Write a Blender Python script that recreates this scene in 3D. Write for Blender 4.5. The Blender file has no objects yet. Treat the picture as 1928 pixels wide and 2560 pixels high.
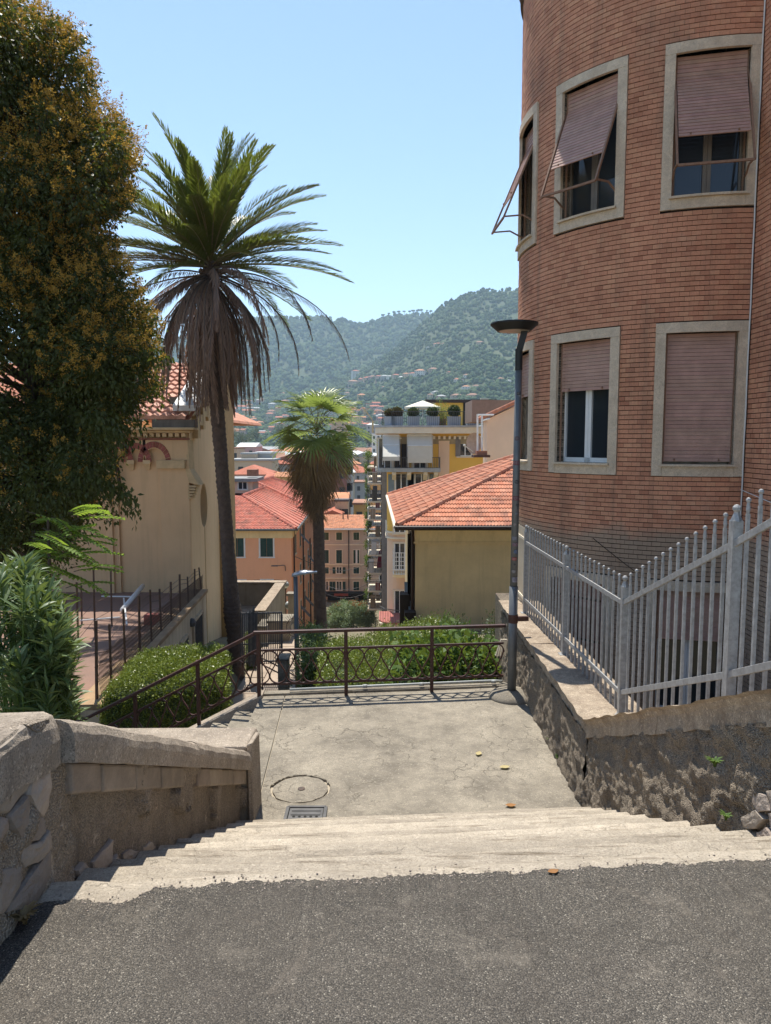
import bpy, bmesh, math, random
import numpy as np
from mathutils import Vector, Matrix, noise
random.seed(7); rng = np.random.default_rng(7)
PI = math.pi; R_ = math.radians

# ------------------------------------------------------------------ camera, sky, sun, exposure
S = bpy.context.scene
COL = S.collection
PITCH = R_(5.56); CAMZ = 1.6; FOC = 1850.0
cam = bpy.data.cameras.new('camera'); cam_o = bpy.data.objects.new('camera', cam); COL.objects.link(cam_o)
cam.sensor_fit = 'VERTICAL'; cam.sensor_height = 36; cam.sensor_width = 36
cam.lens = 36 * FOC / 2560
cam.clip_start = 0.05; cam.clip_end = 9000
cam_o.location = (0, 0, CAMZ); cam_o.rotation_euler = (PI / 2 - PITCH, 0, 0)
S.camera = cam_o
W = bpy.data.worlds.new('World'); S.world = W; W.use_nodes = True
nt = W.node_tree; nt.nodes.clear()
sky = nt.nodes.new('ShaderNodeTexSky'); sky.sky_type = 'NISHITA'; sky.sun_disc = False
SUN_EL = R_(67); SUN_AZ = R_(-14.3)
sky.sun_elevation = SUN_EL; sky.sun_rotation = SUN_AZ
sky.altitude = 60; sky.air_density = 1.0; sky.dust_density = 0.1; sky.ozone_density = 1.6
bg = nt.nodes.new('ShaderNodeBackground'); bg.inputs['Strength'].default_value = 0.118
out = nt.nodes.new('ShaderNodeOutputWorld')
nt.links.new(sky.outputs[0], bg.inputs[0]); nt.links.new(bg.outputs[0], out.inputs[0])
sun = bpy.data.lights.new('sun', 'SUN'); sun.energy = 4.3; sun.angle = R_(0.53); sun.color = (1.0, 0.95, 0.86)
sun_o = bpy.data.objects.new('sun', sun); COL.objects.link(sun_o)
sd = Vector((math.sin(SUN_AZ) * math.cos(SUN_EL), math.cos(SUN_AZ) * math.cos(SUN_EL), math.sin(SUN_EL)))
sun_o.rotation_euler = (-sd).to_track_quat('-Z', 'Y').to_euler(); sun_o.location = sd * 60
S.view_settings.view_transform = 'Standard'; S.view_settings.look = 'None'
S.view_settings.gamma = 1; S.view_settings.exposure = 0.8
S.view_settings.use_curve_mapping = False
S.render.engine = 'CYCLES'
S.cycles.use_denoising = True
S.cycles.max_bounces = 8; S.cycles.diffuse_bounces = 4; S.cycles.volume_bounces = 1; S.cycles.transparent_max_bounces = 12

# ------------------------------------------------------------------ helpers: rays through photo points
CP, SP = math.cos(PITCH), math.sin(PITCH)
def _d(px, py):
    u = (px - 964) / FOC; v = (py - 1280) / FOC
    return (u, CP - v * SP, -SP - v * CP)
def P(px, py, Y):
    d = _d(px, py); t = Y / d[1]
    return Vector((d[0] * t, Y, CAMZ + d[2] * t))
def G(px, py, z):
    d = _d(px, py); t = (z - CAMZ) / d[2]
    return Vector((d[0] * t, d[1] * t, z))
def ZY(py, Y): return P(964, py, Y).z
def XY(px, py, Y): return P(px, py, Y).x
def lerp(a, b, t): return a + (b - a) * t
def interp(x, xs, ys): return float(np.interp(x, xs, ys))

def wl(o):
    v = Vector((0, 0, 0))
    while o is not None: v = v + o.location; o = o.parent
    return v
def tag(o, label=None, cat=None, group=None, kind=None):
    if label: o['label'] = label
    if cat: o['category'] = cat
    if group: o['group'] = group
    if kind: o['kind'] = kind
    return o
def thing(name, label, cat, loc=(0, 0, 0), group=None, kind=None):
    o = bpy.data.objects.new(name, None); COL.objects.link(o); o.location = loc
    o.empty_display_size = .1
    return tag(o, label, cat, group, kind)
def link(name, me, parent=None, loc=None, rot=None, scale=None):
    o = bpy.data.objects.new(name, me); COL.objects.link(o)
    if parent is not None: o.parent = parent
    if loc is not None: o.location = Vector(loc) - (wl(parent) if parent is not None else Vector((0, 0, 0)))
    if rot is not None: o.rotation_euler = rot
    if scale is not None: o.scale = scale
    return o
def np_mesh(name, V, F, mats=None, smooth=False, mi=None):
    """V (n,3), F (m,k) of one polygon size"""
    V = np.asarray(V, dtype=np.float32); F = np.asarray(F, dtype=np.int32)
    me = bpy.data.meshes.new(name)
    m, k = F.shape
    me.vertices.add(len(V)); me.vertices.foreach_set('co', V.ravel())
    me.loops.add(m * k); me.loops.foreach_set('vertex_index', F.ravel())
    me.polygons.add(m); me.polygons.foreach_set('loop_start', np.arange(0, m * k, k, dtype=np.int32))
    me.polygons.foreach_set('loop_total', np.full(m, k, dtype=np.int32))
    if smooth: me.polygons.foreach_set('use_smooth', np.ones(m, dtype=bool))
    if mats:
        for q in (mats if isinstance(mats, (list, tuple)) else [mats]): me.materials.append(q)
    if mi is not None: me.polygons.foreach_set('material_index', np.asarray(mi, dtype=np.int32))
    me.update(calc_edges=True)
    return me

class MB:
    def __init__(s): s.v = []; s.f = []; s.m = []; s.cur = 0
    def mat(s, i): s.cur = i; return s
    def add(s, vs, fs):
        n = len(s.v); s.v += [tuple(p) for p in vs]
        for f in fs: s.f.append(tuple(i + n for i in f)); s.m.append(s.cur)
        return s
    def hexa(s, p):   # bottom 4 ccw, top 4 ccw
        return s.add(p, [(3, 2, 1, 0), (4, 5, 6, 7), (0, 1, 5, 4), (1, 2, 6, 5), (2, 3, 7, 6), (3, 0, 4, 7)])
    def mm(s, a, b):
        x0, y0, z0 = a; x1, y1, z1 = b
        return s.hexa([(x0, y0, z0), (x1, y0, z0), (x1, y1, z0), (x0, y1, z0), (x0, y0, z1), (x1, y0, z1), (x1, y1, z1), (x0, y1, z1)])
    def box(s, c, d, M=None):
        hx, hy, hz = d[0] / 2, d[1] / 2, d[2] / 2
        pts = [Vector(p) for p in ((-hx, -hy, -hz), (hx, -hy, -hz), (hx, hy, -hz), (-hx, hy, -hz), (-hx, -hy, hz), (hx, -hy, hz), (hx, hy, hz), (-hx, hy, hz))]
        if M is not None: pts = [M @ p for p in pts]
        c = Vector(c)
        return s.hexa([p + c for p in pts])
    def beam(s, a, b, w, h, up=(0, 0, 1)):   # rectangular bar from a to b
        a = Vector(a); b = Vector(b); d = (b - a).normalized(); u = Vector(up)
        r = d.cross(u)
        if r.length < 1e-4: r = d.cross(Vector((1, 0, 0)))
        r.normalize(); u = r.cross(d).normalized()
        r = r * (w / 2); u = u * (h / 2)
        return s.hexa([a - r - u, a + r - u, b + r - u, b - r - u, a - r + u, a + r + u, b + r + u, b - r + u])
    def tube(s, pts, r, n=6, cap=True):
        pts = [Vector(p) for p in pts]; N = len(pts)
        rs = r if isinstance(r, (list, tuple)) else [r] * N
        ring = []; prev = None
        for i, p in enumerate(pts):
            d = (pts[min(i + 1, N - 1)] - pts[max(i - 1, 0)]).normalized()
            if prev is None:
                u = d.cross(Vector((0, 0, 1)))
                if u.length < 1e-3: u = d.cross(Vector((1, 0, 0)))
            else: u = prev - d * prev.dot(d)
            u.normalize(); prev = u; w = d.cross(u)
            ring.append([p + (u * math.cos(2 * PI * k / n) + w * math.sin(2 * PI * k / n)) * rs[i] for k in range(n)])
        vs = [q for rg in ring for q in rg]; fs = []
        for i in range(N - 1):
            for k in range(n):
                k2 = (k + 1) % n
                fs.append((i * n + k, i * n + k2, (i + 1) * n + k2, (i + 1) * n + k))
        if cap: fs.append(tuple(range(n - 1, -1, -1))); fs.append(tuple((N - 1) * n + k for k in range(n)))
        return s.add(vs, fs)
    def lathe(s, prof, c, n=16):
        c = Vector(c); vs = []; fs = []
        for r, z in prof:
            for k in range(n):
                a = 2 * PI * k / n; vs.append((c.x + r * math.cos(a), c.y + r * math.sin(a), c.z + z))
        for i in range(len(prof) - 1):
            for k in range(n):
                k2 = (k + 1) % n; fs.append((i * n + k, i * n + k2, (i + 1) * n + k2, (i + 1) * n + k))
        fs.append(tuple(range(n - 1, -1, -1))); fs.append(tuple((len(prof) - 1) * n + k for k in range(n)))
        return s.add(vs, fs)
    def ball(s, c, r, n=10, sz=1.0):
        k = max(4, n // 2)
        return s.lathe([(max(.001, r * math.sin(PI * i / k)), -r * sz * math.cos(PI * i / k)) for i in range(k + 1)], c, n)
    def poly(s, pts): return s.add(pts, [tuple(range(len(pts)))])
    def slab(s, pts, t):   # polygon extruded along -normal
        pts = [Vector(p) for p in pts]; nrm = (pts[1] - pts[0]).cross(pts[-1] - pts[0]).normalized()
        n = len(pts); lo = [p - nrm * t for p in pts]
        return s.add(pts + lo, [tuple(range(n)), tuple(range(2 * n - 1, n - 1, -1))] + [(i, n + i, n + (i + 1) % n, (i + 1) % n) for i in range(n)])
    def mesh(s, name, mats, off=(0, 0, 0), smooth=False):
        me = bpy.data.meshes.new(name); o = Vector(off)
        me.from_pydata([(p[0] - o.x, p[1] - o.y, p[2] - o.z) for p in s.v], [], s.f)
        for q in (mats if isinstance(mats, (list, tuple)) else [mats]): me.materials.append(q)
        if any(s.m): me.polygons.foreach_set('material_index', s.m)
        if smooth: me.polygons.foreach_set('use_smooth', [True] * len(s.f))
        me.update(); return me
    def build(s, name, mats, parent=None, smooth=False, bevel=0, loc=None, seg=2):
        base = wl(parent) if parent is not None else Vector(loc or (0, 0, 0))
        me = s.mesh(name, mats, base, smooth)
        o = bpy.data.objects.new(name, me); COL.objects.link(o)
        if parent is not None: o.parent = parent
        else: o.location = base
        if bevel:
            b = o.modifiers.new('edge', 'BEVEL'); b.width = bevel; b.segments = seg; b.limit_method = 'ANGLE'; b.angle_limit = R_(40)
        return o

def rough_grid(fn, nu, nv, amp, sc, nrm, seed=0, closed=False):
    """grid surface fn(u,v) displaced by noise along nrm"""
    V = []; nrm = Vector(nrm)
    for j in range(nv + 1):
        for i in range(nu + 1):
            p = Vector(fn(i / nu, j / nv)); q = p * sc + Vector((seed, 0, 0))
            d = noise.fractal(q, 0.9, 2.1, 4)
            V.append(p + nrm * (d * amp))
    F = [(j * (nu + 1) + i, j * (nu + 1) + i + 1, (j + 1) * (nu + 1) + i + 1, (j + 1) * (nu + 1) + i) for j in range(nv) for i in range(nu)]
    return V, F

def stone(mb, c, d, seed, M=None, jag=.22, lev=1):
    """an irregular stone: a jittered rounded box"""
    bm = bmesh.new(); bmesh.ops.create_cube(bm, size=1)
    bmesh.ops.subdivide_edges(bm, edges=bm.edges[:], cuts=2, use_grid_fill=True)
    c = Vector(c)
    for v in bm.verts:
        p = v.co.copy(); r = p.normalized() * .62
        p = p.lerp(r, .42)
        n = noise.noise_vector(p * 2.3 + Vector((seed * 3.7, seed, 1)))
        p = p + n * jag
        p = Vector((p.x * d[0], p.y * d[1], p.z * d[2]))
        v.co = (M @ p if M is not None else p) + c
    bm.verts.index_update()
    mb.add([v.co[:] for v in bm.verts], [tuple(q.index for q in f.verts) for f in bm.faces]); bm.free()
# ------------------------------------------------------------------ materials (procedural)
MATS = {}
class NT:
    def __init__(s, name):
        s.m = bpy.data.materials.new(name); s.m.use_nodes = True; s.t = s.m.node_tree; s.t.nodes.clear()
        s.out = s.n('ShaderNodeOutputMaterial'); s.b = s.n('ShaderNodeBsdfPrincipled')
        s.t.links.new(s.b.outputs[0], s.out.inputs[0])
        s.pos = s.n('ShaderNodeNewGeometry').outputs['Position']
    def n(s, k, **kw):
        q = s.t.nodes.new(k)
        for a, b in kw.items(): setattr(q, a, b)
        return q
    def set(s, sock, v):
        if hasattr(v, 'is_output') or isinstance(v, bpy.types.NodeSocket): s.t.links.new(v, sock)
        else:
            if isinstance(v, (tuple, list)) and len(v) == 3 and sock.type == 'RGBA': v = (*v, 1)
            sock.default_value = v
    def noise(s, scale, detail=4, rough=.6, vec=None, stretch=None, dist=0):
        q = s.n('ShaderNodeTexNoise'); q.inputs['Scale'].default_value = scale; q.inputs['Detail'].default_value = detail
        q.inputs['Roughness'].default_value = rough; q.inputs['Distortion'].default_value = dist
        v = vec or s.pos
        if stretch:
            mp = s.n('ShaderNodeMapping'); mp.inputs['Scale'].default_value = stretch; s.t.links.new(v, mp.inputs[0]); v = mp.outputs[0]
        s.t.links.new(v, q.inputs['Vector']); return q.outputs['Fac']
    def vor(s, scale, feature='F1', vec=None, out='Distance'):
        q = s.n('ShaderNodeTexVoronoi'); q.feature = feature; q.inputs['Scale'].default_value = scale
        s.t.links.new(vec or s.pos, q.inputs['Vector']); return q.outputs[out]
    def ramp(s, f, stops):
        q = s.n('ShaderNodeValToRGB'); e = q.color_ramp.elements
        while len(e) < len(stops): e.new(.5)
        for i, (p, c) in enumerate(stops):
            e[i].position = p; e[i].color = (*c, 1) if isinstance(c, tuple) else (c, c, c, 1)
        s.t.links.new(f, q.inputs[0]); return q.outputs[0]
    def mix(s, f, a, b, mode='MIX'):
        q = s.n('ShaderNodeMix'); q.data_type = 'RGBA'; q.blend_type = mode
        s.set(q.inputs[0], f); s.set(q.inputs[6], a); s.set(q.inputs[7], b); return q.outputs[2]
    def math(s, op, a, b=0.0, c=None):
        q = s.n('ShaderNodeMath'); q.operation = op; s.set(q.inputs[0], a); s.set(q.inputs[1], b)
        if c is not None: s.set(q.inputs[2], c)
        return q.outputs[0]
    def bump(s, h, dist, strength=1.0):
        q = s.n('ShaderNodeBump'); q.inputs['Distance'].default_value = dist; q.inputs['Strength'].default_value = strength
        s.t.links.new(h, q.inputs['Height'])
        if s.b.inputs['Normal'].is_linked: s.t.links.new(s.b.inputs['Normal'].links[0].from_socket, q.inputs['Normal'])
        s.t.links.new(q.outputs[0], s.b.inputs['Normal'])
    def rnd(s):
        isl = s.n('ShaderNodeNewGeometry').outputs['Random Per Island']; ob = s.n('ShaderNodeObjectInfo').outputs['Random']
        return s.math('FRACT', s.math('ADD', isl, s.math('MULTIPLY', ob, 7.31)))
    def fin(s, col, rough=.85, spec=.3, metal=0):
        s.set(s.b.inputs['Base Color'], col); s.set(s.b.inputs['Roughness'], rough)
        s.b.inputs['Specular IOR Level'].default_value = spec; s.b.inputs['Metallic'].default_value = metal
        MATS[s.m.name] = s.m; return s.m
def xyz(t):
    q = t.n('ShaderNodeSeparateXYZ'); t.t.links.new(t.pos, q.inputs[0]); return q.outputs

def plain(name, c, rough=.8, var=.15, scale=3, bump=.0, bscale=40, metal=0, spec=.3, c2=None, streak=0, rndv=0, fine=0):
    t = NT(name)
    c2 = c2 or tuple(min(1, x * (1 - var * 2.2)) for x in c)
    col = t.mix(t.ramp(t.noise(scale, 5, .65), [(.3, 0.0), (.7, 1.0)]), c, c2)
    if fine: col = t.mix(t.math('MULTIPLY', t.noise(scale * 25, 2), fine), col, tuple(x * .35 for x in c))
    if streak:
        f = t.ramp(t.noise(1.0, 4, .6, stretch=(6, 6, .35)), [(.5, 0.0), (.75, 1.0)])
        col = t.mix(t.math('MULTIPLY', f, streak), col, tuple(x * .38 for x in c))
    if rndv:
        hs = t.n('ShaderNodeHueSaturation'); r = t.rnd()
        t.set(hs.inputs['Value'], t.math('MULTIPLY_ADD', r, rndv * 2, 1 - rndv)); t.set(hs.inputs['Color'], col)
        t.set(hs.inputs['Hue'], t.math('MULTIPLY_ADD', t.math('FRACT', t.math('MULTIPLY', r, 13.7)), .016, .492)); col = hs.outputs[0]
    if bump: t.bump(t.noise(bscale, 3), bump)
    return t.fin(col, rough, spec, metal)

def leaf(name, c, c2, rough=.45, trans=.35, tcol=None, spec=.4, back=None):
    t = NT(name); r = t.rnd()
    col = t.mix(r, c, c2)
    t.fin(col, rough, spec)
    tr = t.n('ShaderNodeBsdfTranslucent'); t.set(tr.inputs[0], tcol or t.mix(.5, col, (.25, .3, .02)))
    mx = t.n('ShaderNodeMixShader'); mx.inputs[0].default_value = trans
    t.t.links.new(t.b.outputs[0], mx.inputs[1]); t.t.links.new(tr.outputs[0], mx.inputs[2]); t.t.links.new(mx.outputs[0], t.out.inputs[0])
    return t.m

def m_asphalt():
    t = NT('asphalt')
    v = t.n('ShaderNodeTexVoronoi'); v.inputs['Scale'].default_value = 215; t.t.links.new(t.pos, v.inputs[0])
    sep = t.n('ShaderNodeSeparateColor'); t.t.links.new(v.outputs['Color'], sep.inputs[0])
    col = t.ramp(sep.outputs[0], [(0, (.085, .074, .06)), (.5, (.13, .114, .094)), (.85, (.18, .158, .13)), (.96, (.24, .214, .178)), (1, (.42, .38, .31))])
    col = t.mix(t.ramp(v.outputs['Distance'], [(.35, 0.0), (.75, 1.0)]), col, (.04, .038, .034))
    big = t.ramp(t.noise(1.7, 5, .7), [(.32, .85), (.7, 1.2)])
    col = t.mix(1.0, col, big, 'MULTIPLY')
    stn = t.ramp(t.noise(4.5, 6, .75, dist=1.5), [(.56, 0.0), (.7, 1.0)])
    col = t.mix(t.math('MULTIPLY', stn, .35), col, (.24, .2, .16))
    stn2 = t.ramp(t.noise(.9, 7, .75, dist=1), [(.42, 0.0), (.66, 1.0)])
    col = t.mix(t.math('MULTIPLY', stn2, .45), col, (.07, .06, .05))
    pl = t.ramp(t.noise(2.6, 7, .75), [(.55, 0.0), (.75, 1.0)]); col = t.mix(t.math('MULTIPLY', pl, .6), col, (.27, .235, .19))
    ck = t.ramp(t.noise(1.1, 8, .6, dist=3), [(.492, 0.0), (.5, 1.0), (.508, 0.0)]); col = t.mix(t.math('MULTIPLY', ck, .5), col, (.035, .03, .026))
    t.bump(t.math('ADD', t.math('MULTIPLY', v.outputs['Distance'], -1.0), t.math('MULTIPLY', t.noise(300, 2), .5)), .0045, .9)
    return t.fin(col, .85, .25)
def m_concrete(name, c, dark, crack=1.0, ag=.5, scale=1.6, lump=.03):
    t = NT(name)
    col = t.mix(t.ramp(t.noise(scale, 9, .78), [(.38, 0.0), (.62, 1.0)]), dark, c)
    col = t.mix(t.math('MULTIPLY', t.ramp(t.noise(scale * 7, 7, .8), [(.46, 0.0), (.6, 1.0)]), .42), col, tuple(x * .62 for x in c))
    col = t.mix(t.math('MULTIPLY', t.ramp(t.noise(130, 2, .6), [(.52, 0.0), (.62, 1.0)]), ag), col, tuple(x * .45 for x in c))
    col = t.mix(t.math('MULTIPLY', t.ramp(t.noise(55, 2, .6), [(.6, 0.0), (.68, 1.0)]), ag * .6), col, tuple(min(1, x * 1.35) for x in c))
    if crack:
        wv = t.n('ShaderNodeVectorMath'); wv.operation = 'ADD'
        nn = t.n('ShaderNodeTexNoise'); nn.inputs['Scale'].default_value = 5; nn.inputs['Detail'].default_value = 5; t.t.links.new(t.pos, nn.inputs['Vector'])
        sc = t.n('ShaderNodeVectorMath'); sc.operation = 'SCALE'; sc.inputs[3].default_value = .45; t.t.links.new(nn.outputs['Color'], sc.inputs[0])
        t.t.links.new(t.pos, wv.inputs[0]); t.t.links.new(sc.outputs[0], wv.inputs[1])
        e = t.vor(2.3, 'DISTANCE_TO_EDGE', wv.outputs[0])
        cr = t.ramp(e, [(.0, 1.0), (.012, 0.0)])
        msk = t.ramp(t.noise(1.1, 3), [(.42, 0.0), (.55, 1.0)])
        cr = t.math('MULTIPLY', cr, t.math('MULTIPLY', msk, crack))
        col = t.mix(t.math('MULTIPLY', cr, .75), col, tuple(x * .25 for x in c))
        t.bump(t.math('MULTIPLY', cr, -1.0), .006, .8)
    t.bump(t.noise(120, 4, .7), .006, .9)
    t.bump(t.noise(11, 6, .7), lump, .7)
    return t.fin(col, .92, .2)
def m_render(name, c, dark, ochre=(.3, .19, .09), bump=.012):   # coarse roughcast plaster
    t = NT(name)
    col = t.mix(t.ramp(t.noise(2.6, 7, .7), [(.35, 0.0), (.68, 1.0)]), c, dark)
    g = t.vor(120); col = t.mix(t.math('MULTIPLY', t.ramp(g, [(.15, 0.0), (.6, 1.0)]), .6), col, tuple(x * .35 for x in dark))
    sp = t.ramp(t.noise(45, 4, .75), [(.5, 0.0), (.62, 1.0)]); col = t.mix(t.math('MULTIPLY', sp, .45), col, tuple(x * .4 for x in dark))
    oc = t.ramp(t.noise(3.4, 5, .7, dist=1), [(.61, 0.0), (.7, 1.0)]); col = t.mix(t.math('MULTIPLY', oc, .7), col, ochre)
    pale = t.ramp(t.noise(5, 6, .75, dist=1), [(.6, 0.0), (.68, 1.0)]); col = t.mix(t.math('MULTIPLY', pale, .5), col, tuple(min(1, x * 1.6) for x in c))
    strk = t.ramp(t.noise(1.0, 4, .6, stretch=(5, 5, .5)), [(.56, 0.0), (.72, 1.0)]); col = t.mix(t.math('MULTIPLY', strk, .4), col, (.06, .05, .04))
    t.bump(g, bump, .9); t.bump(t.noise(18, 5, .7), .03, .7)
    return t.fin(col, .95, .15)
def m_brick(name, pal, dirty=None):
    t = NT(name)
    col = t.ramp(t.rnd(), [(i / (len(pal) - 1), c) for i, c in enumerate(pal)])
    col = t.mix(1.0, col, t.ramp(t.noise(60, 3, .7), [(.3, .86), (.7, 1.12)]), 'MULTIPLY')
    col = t.mix(1.0, col, t.ramp(t.noise(.9, 4, .6), [(.3, .8), (.65, 1.1)]), 'MULTIPLY')
    if dirty:   # old grime band at the foot of the wall and dark patches
        z = xyz(t)[2]
        f = t.ramp(t.math('ADD', t.math('MULTIPLY', z, -1.2), t.math('MULTIPLY', t.noise(1.2, 4), .9)), [(.05, 0.0), (.3, 1.0)])
        col = t.mix(t.math('MULTIPLY', f, .82), col, dirty)
        f2 = t.ramp(t.noise(.55, 5, .65, stretch=(1, 1, .45)), [(.56, 0.0), (.7, 1.0)])
        col = t.mix(t.math('MULTIPLY', f2, .6), col, (.2, .13, .095))
        f3 = t.ramp(t.noise(1.0, 5, .65, stretch=(4.5, 4.5, .22)), [(.53, 0.0), (.7, 1.0)]); col = t.mix(t.math('MULTIPLY', f3, .42), col, (.19, .135, .1))
        f4 = t.ramp(t.noise(2.2, 5, .7), [(.6, 0.0), (.72, 1.0)]); col = t.mix(t.math('MULTIPLY', f4, .3), col, (.66, .42, .29))
    t.bump(t.noise(90, 3), .002, .6)
    return t.fin(col, .85, .22)
def m_tile(name, pal):
    t = NT(name)
    col = t.ramp(t.rnd(), [(i / (len(pal) - 1), c) for i, c in enumerate(pal)])
    col = t.mix(t.ramp(t.noise(1.3, 6, .7), [(.5, 0.0), (.66, .7)]), col, (.16, .1, .075))
    col = t.mix(1.0, col, t.ramp(t.noise(25, 3, .7), [(.3, .8), (.7, 1.12)]), 'MULTIPLY')
    return t.fin(col, .85, .2)
def m_glass(name, c=(.02, .025, .03), rough=.05):
    t = NT(name); return t.fin(t.mix(t.noise(2), c, tuple(x * 1.4 for x in c)), rough, .6)

ASPH = m_asphalt()
CONC = m_concrete('landing_concrete', (.36, .315, .245), (.16, .14, .112), lump=.004, ag=.8)
STEPM = m_concrete('step_stone', (.55, .475, .375), (.38, .325, .255), .5, .6, 2.2)
def m_step():
    m = STEPM; t = m.node_tree; b = [n for n in t.nodes if n.type == 'BSDF_PRINCIPLED'][0]; src = b.inputs['Base Color'].links[0].from_socket
    q = NT('step_aux'); 
    oi = t.nodes.new('ShaderNodeObjectInfo'); mr = t.nodes.new('ShaderNodeMapRange'); mr.inputs[3].default_value = .74; mr.inputs[4].default_value = 1.08; t.links.new(oi.outputs['Random'], mr.inputs[0])
    g = t.nodes.new('ShaderNodeNewGeometry'); mp = t.nodes.new('ShaderNodeMapping'); mp.inputs['Scale'].default_value = (.9, 9, 9); t.links.new(g.outputs['Position'], mp.inputs[0])
    nz = t.nodes.new('ShaderNodeTexNoise'); nz.inputs['Scale'].default_value = 2.2; nz.inputs['Detail'].default_value = 6; nz.inputs['Roughness'].default_value = .7; t.links.new(mp.outputs[0], nz.inputs['Vector'])
    rp = t.nodes.new('ShaderNodeValToRGB'); rp.color_ramp.elements[0].position = .56; rp.color_ramp.elements[0].color = (1, 1, 1, 1); rp.color_ramp.elements[1].position = .68; rp.color_ramp.elements[1].color = (.5, .47, .43, 1); t.links.new(nz.outputs['Fac'], rp.inputs[0])
    m1 = t.nodes.new('ShaderNodeMix'); m1.data_type = 'RGBA'; m1.blend_type = 'MULTIPLY'; m1.inputs[0].default_value = 1; t.links.new(src, m1.inputs[6]); t.links.new(rp.outputs[0], m1.inputs[7])
    m2 = t.nodes.new('ShaderNodeMix'); m2.data_type = 'RGBA'; m2.blend_type = 'MULTIPLY'; m2.inputs[0].default_value = 1; t.links.new(m1.outputs[2], m2.inputs[6]); t.links.new(mr.outputs[0], m2.inputs[7]); t.links.new(m2.outputs[2], b.inputs['Base Color'])
    bpy.data.materials.remove(q.m)
m_step()
CAPM = m_concrete('coping_stone', (.48, .4, .315), (.27, .225, .178), .3, 1.1, 3)
CAPR = m_concrete('coping_right', (.5, .405, .3), (.22, .165, .12), .3, 1.1, 5)
ROUGHC = m_render('roughcast', (.52, .43, .335), (.37, .305, .235))
ROUGHR = m_render('roughcast_right', (.55, .455, .34), (.3, .245, .19), bump=.02)
STONEM = plain('field_stone', (.43, .35, .28), .9, .25, 3.5, .012, 30, c2=(.27, .23, .195), rndv=.25, fine=.4)
BRKB = plain('old_block', (.38, .31, .24), .92, .2, 6, .006, 60, rndv=.2, fine=.4)
SOIL = plain('soil', (.12, .085, .055), .95, .3, 3, .02, 20)
GROUND = plain('ground_earth', (.2, .16, .11), .95, .25, .6, .02, 8, c2=(.13, .125, .07))
PAVE = plain('paving', (.42, .33, .25), .9, .15, 2.5, .004, 20)
PINKPAVE = plain('pink_paving', (.5, .31, .23), .9, .12, .7)
TERR = plain('terrace_red', (.27, .16, .115), .9, .25, .9, .004, 30, c2=(.2, .13, .1))
BRICK = m_brick('facing_brick', [(.5, .225, .135), (.57, .265, .16), (.6, .285, .17), (.585, .275, .165), (.63, .32, .19), (.44, .19, .115)], (.36, .285, .205))
MORTAR = plain('shaded_brick_joint', (.035, .024, .019), .95, .2, 4)  # mortar darkened to near black: deep joint shadow is put into its colour
FRAME = m_concrete('window_stone', (.78, .64, .48), (.58, .47, .35), .35, .35, 4)
SLAT = plain('shutter_slat', (.5, .3, .23), .55, .12, 5, rndv=.06, spec=.4)
SLATD = plain('shutter_rail', (.22, .12, .07), .6, .2, 20, c2=(.3, .18, .12))
WHITEP = plain('white_sash', (.78, .78, .76), .4, .04, 6)
GLASS = m_glass('window_glass')
CURT = plain('curtain', (.34, .3, .25), .9, .2, 8)
DARK = plain('dark_interior', (.02, .018, .016), .9)
GALV = plain('galvanised_steel', (.38, .38, .375), .5, .18, 24, metal=.15, spec=.4, c2=(.23, .225, .215), rndv=.05)
RUST = plain('rusty_brown_paint', (.045, .02, .015), .5, .3, 14, spec=.35, c2=(.085, .033, .022))
RUSTO = plain('rust', (.3, .14, .06), .9, .3, 20)
POLEM = plain('grey_pole', (.17, .175, .18), .5, .2, 9, metal=.4, c2=(.13, .14, .145))
BLACKM = plain('black_lamp', (.02, .02, .02), .4, .1)
IRON = plain('old_iron', (.07, .058, .05), .7, .3, 14, c2=(.14, .075, .045))
IRONG = plain('grey_iron', (.13, .125, .12), .6, .2, 10)
PIPEM = plain('grey_pipe', (.42, .44, .43), .5, .1)
WHITEM = plain('white_paint', (.75, .74, .71), .5, .06)
CREAM = plain('cream_render', (.88, .66, .36), .9, .09, .9, .004, 30, streak=.22)
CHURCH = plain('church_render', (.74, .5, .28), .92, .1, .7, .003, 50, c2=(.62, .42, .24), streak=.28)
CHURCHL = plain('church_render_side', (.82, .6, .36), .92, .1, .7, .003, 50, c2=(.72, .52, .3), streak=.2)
CHTRIM = plain('church_trim', (.72, .52, .29), .9, .15, 3, streak=.2)
REDARCH = plain('arch_brick', (.42, .14, .11), .9, .2, 6, rndv=.2)
GREYST = plain('grey_parapet', (.22, .19, .16), .9, .2, 2, streak=.5)
OLDWALL = plain('old_stained_wall', (.62, .5, .34), .92, .25, 1.2, .006, 25, c2=(.42, .34, .25), streak=.6)
CONCW = plain('garden_wall', (.45, .38, .28), .92, .2, 1.6, .008, 20, c2=(.32, .27, .2), streak=.5)
ORANGE = plain('orange_render', (.85, .42, .235), .9, .06, .5, c2=(.78, .38, .22), streak=.12)
YELLOW = plain('yellow_render', (.8, .48, .1), .9, .05, .5)
BEIGE = plain('beige_render', (.58, .475, .385), .9, .06, .3, streak=.08)
PEACH = plain('peach_render', (.82, .58, .4), .9, .06, .6)
TRIMW = plain('pale_trim', (.78, .68, .52), .85, .06, 2)
GREENS = plain('green_shutter', (.022, .06, .05), .6, .2, 4)
GREENS2 = plain('olive_shutter', (.06, .1, .045), .6, .2, 4)
BLUES = plain('blue_grey_shutter', (.22, .27, .29), .6, .1, 4)
BROWNS = plain('brown_shutter', (.03, .018, .013), .6, .2, 4)
AWN = plain('awning_cloth', (.6, .57, .49), .9, .04, 3)
TILE = m_tile('roof_tile', [(.5, .19, .11), (.58, .25, .15), (.44, .17, .1), (.62, .3, .19), (.36, .15, .1)])
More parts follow.
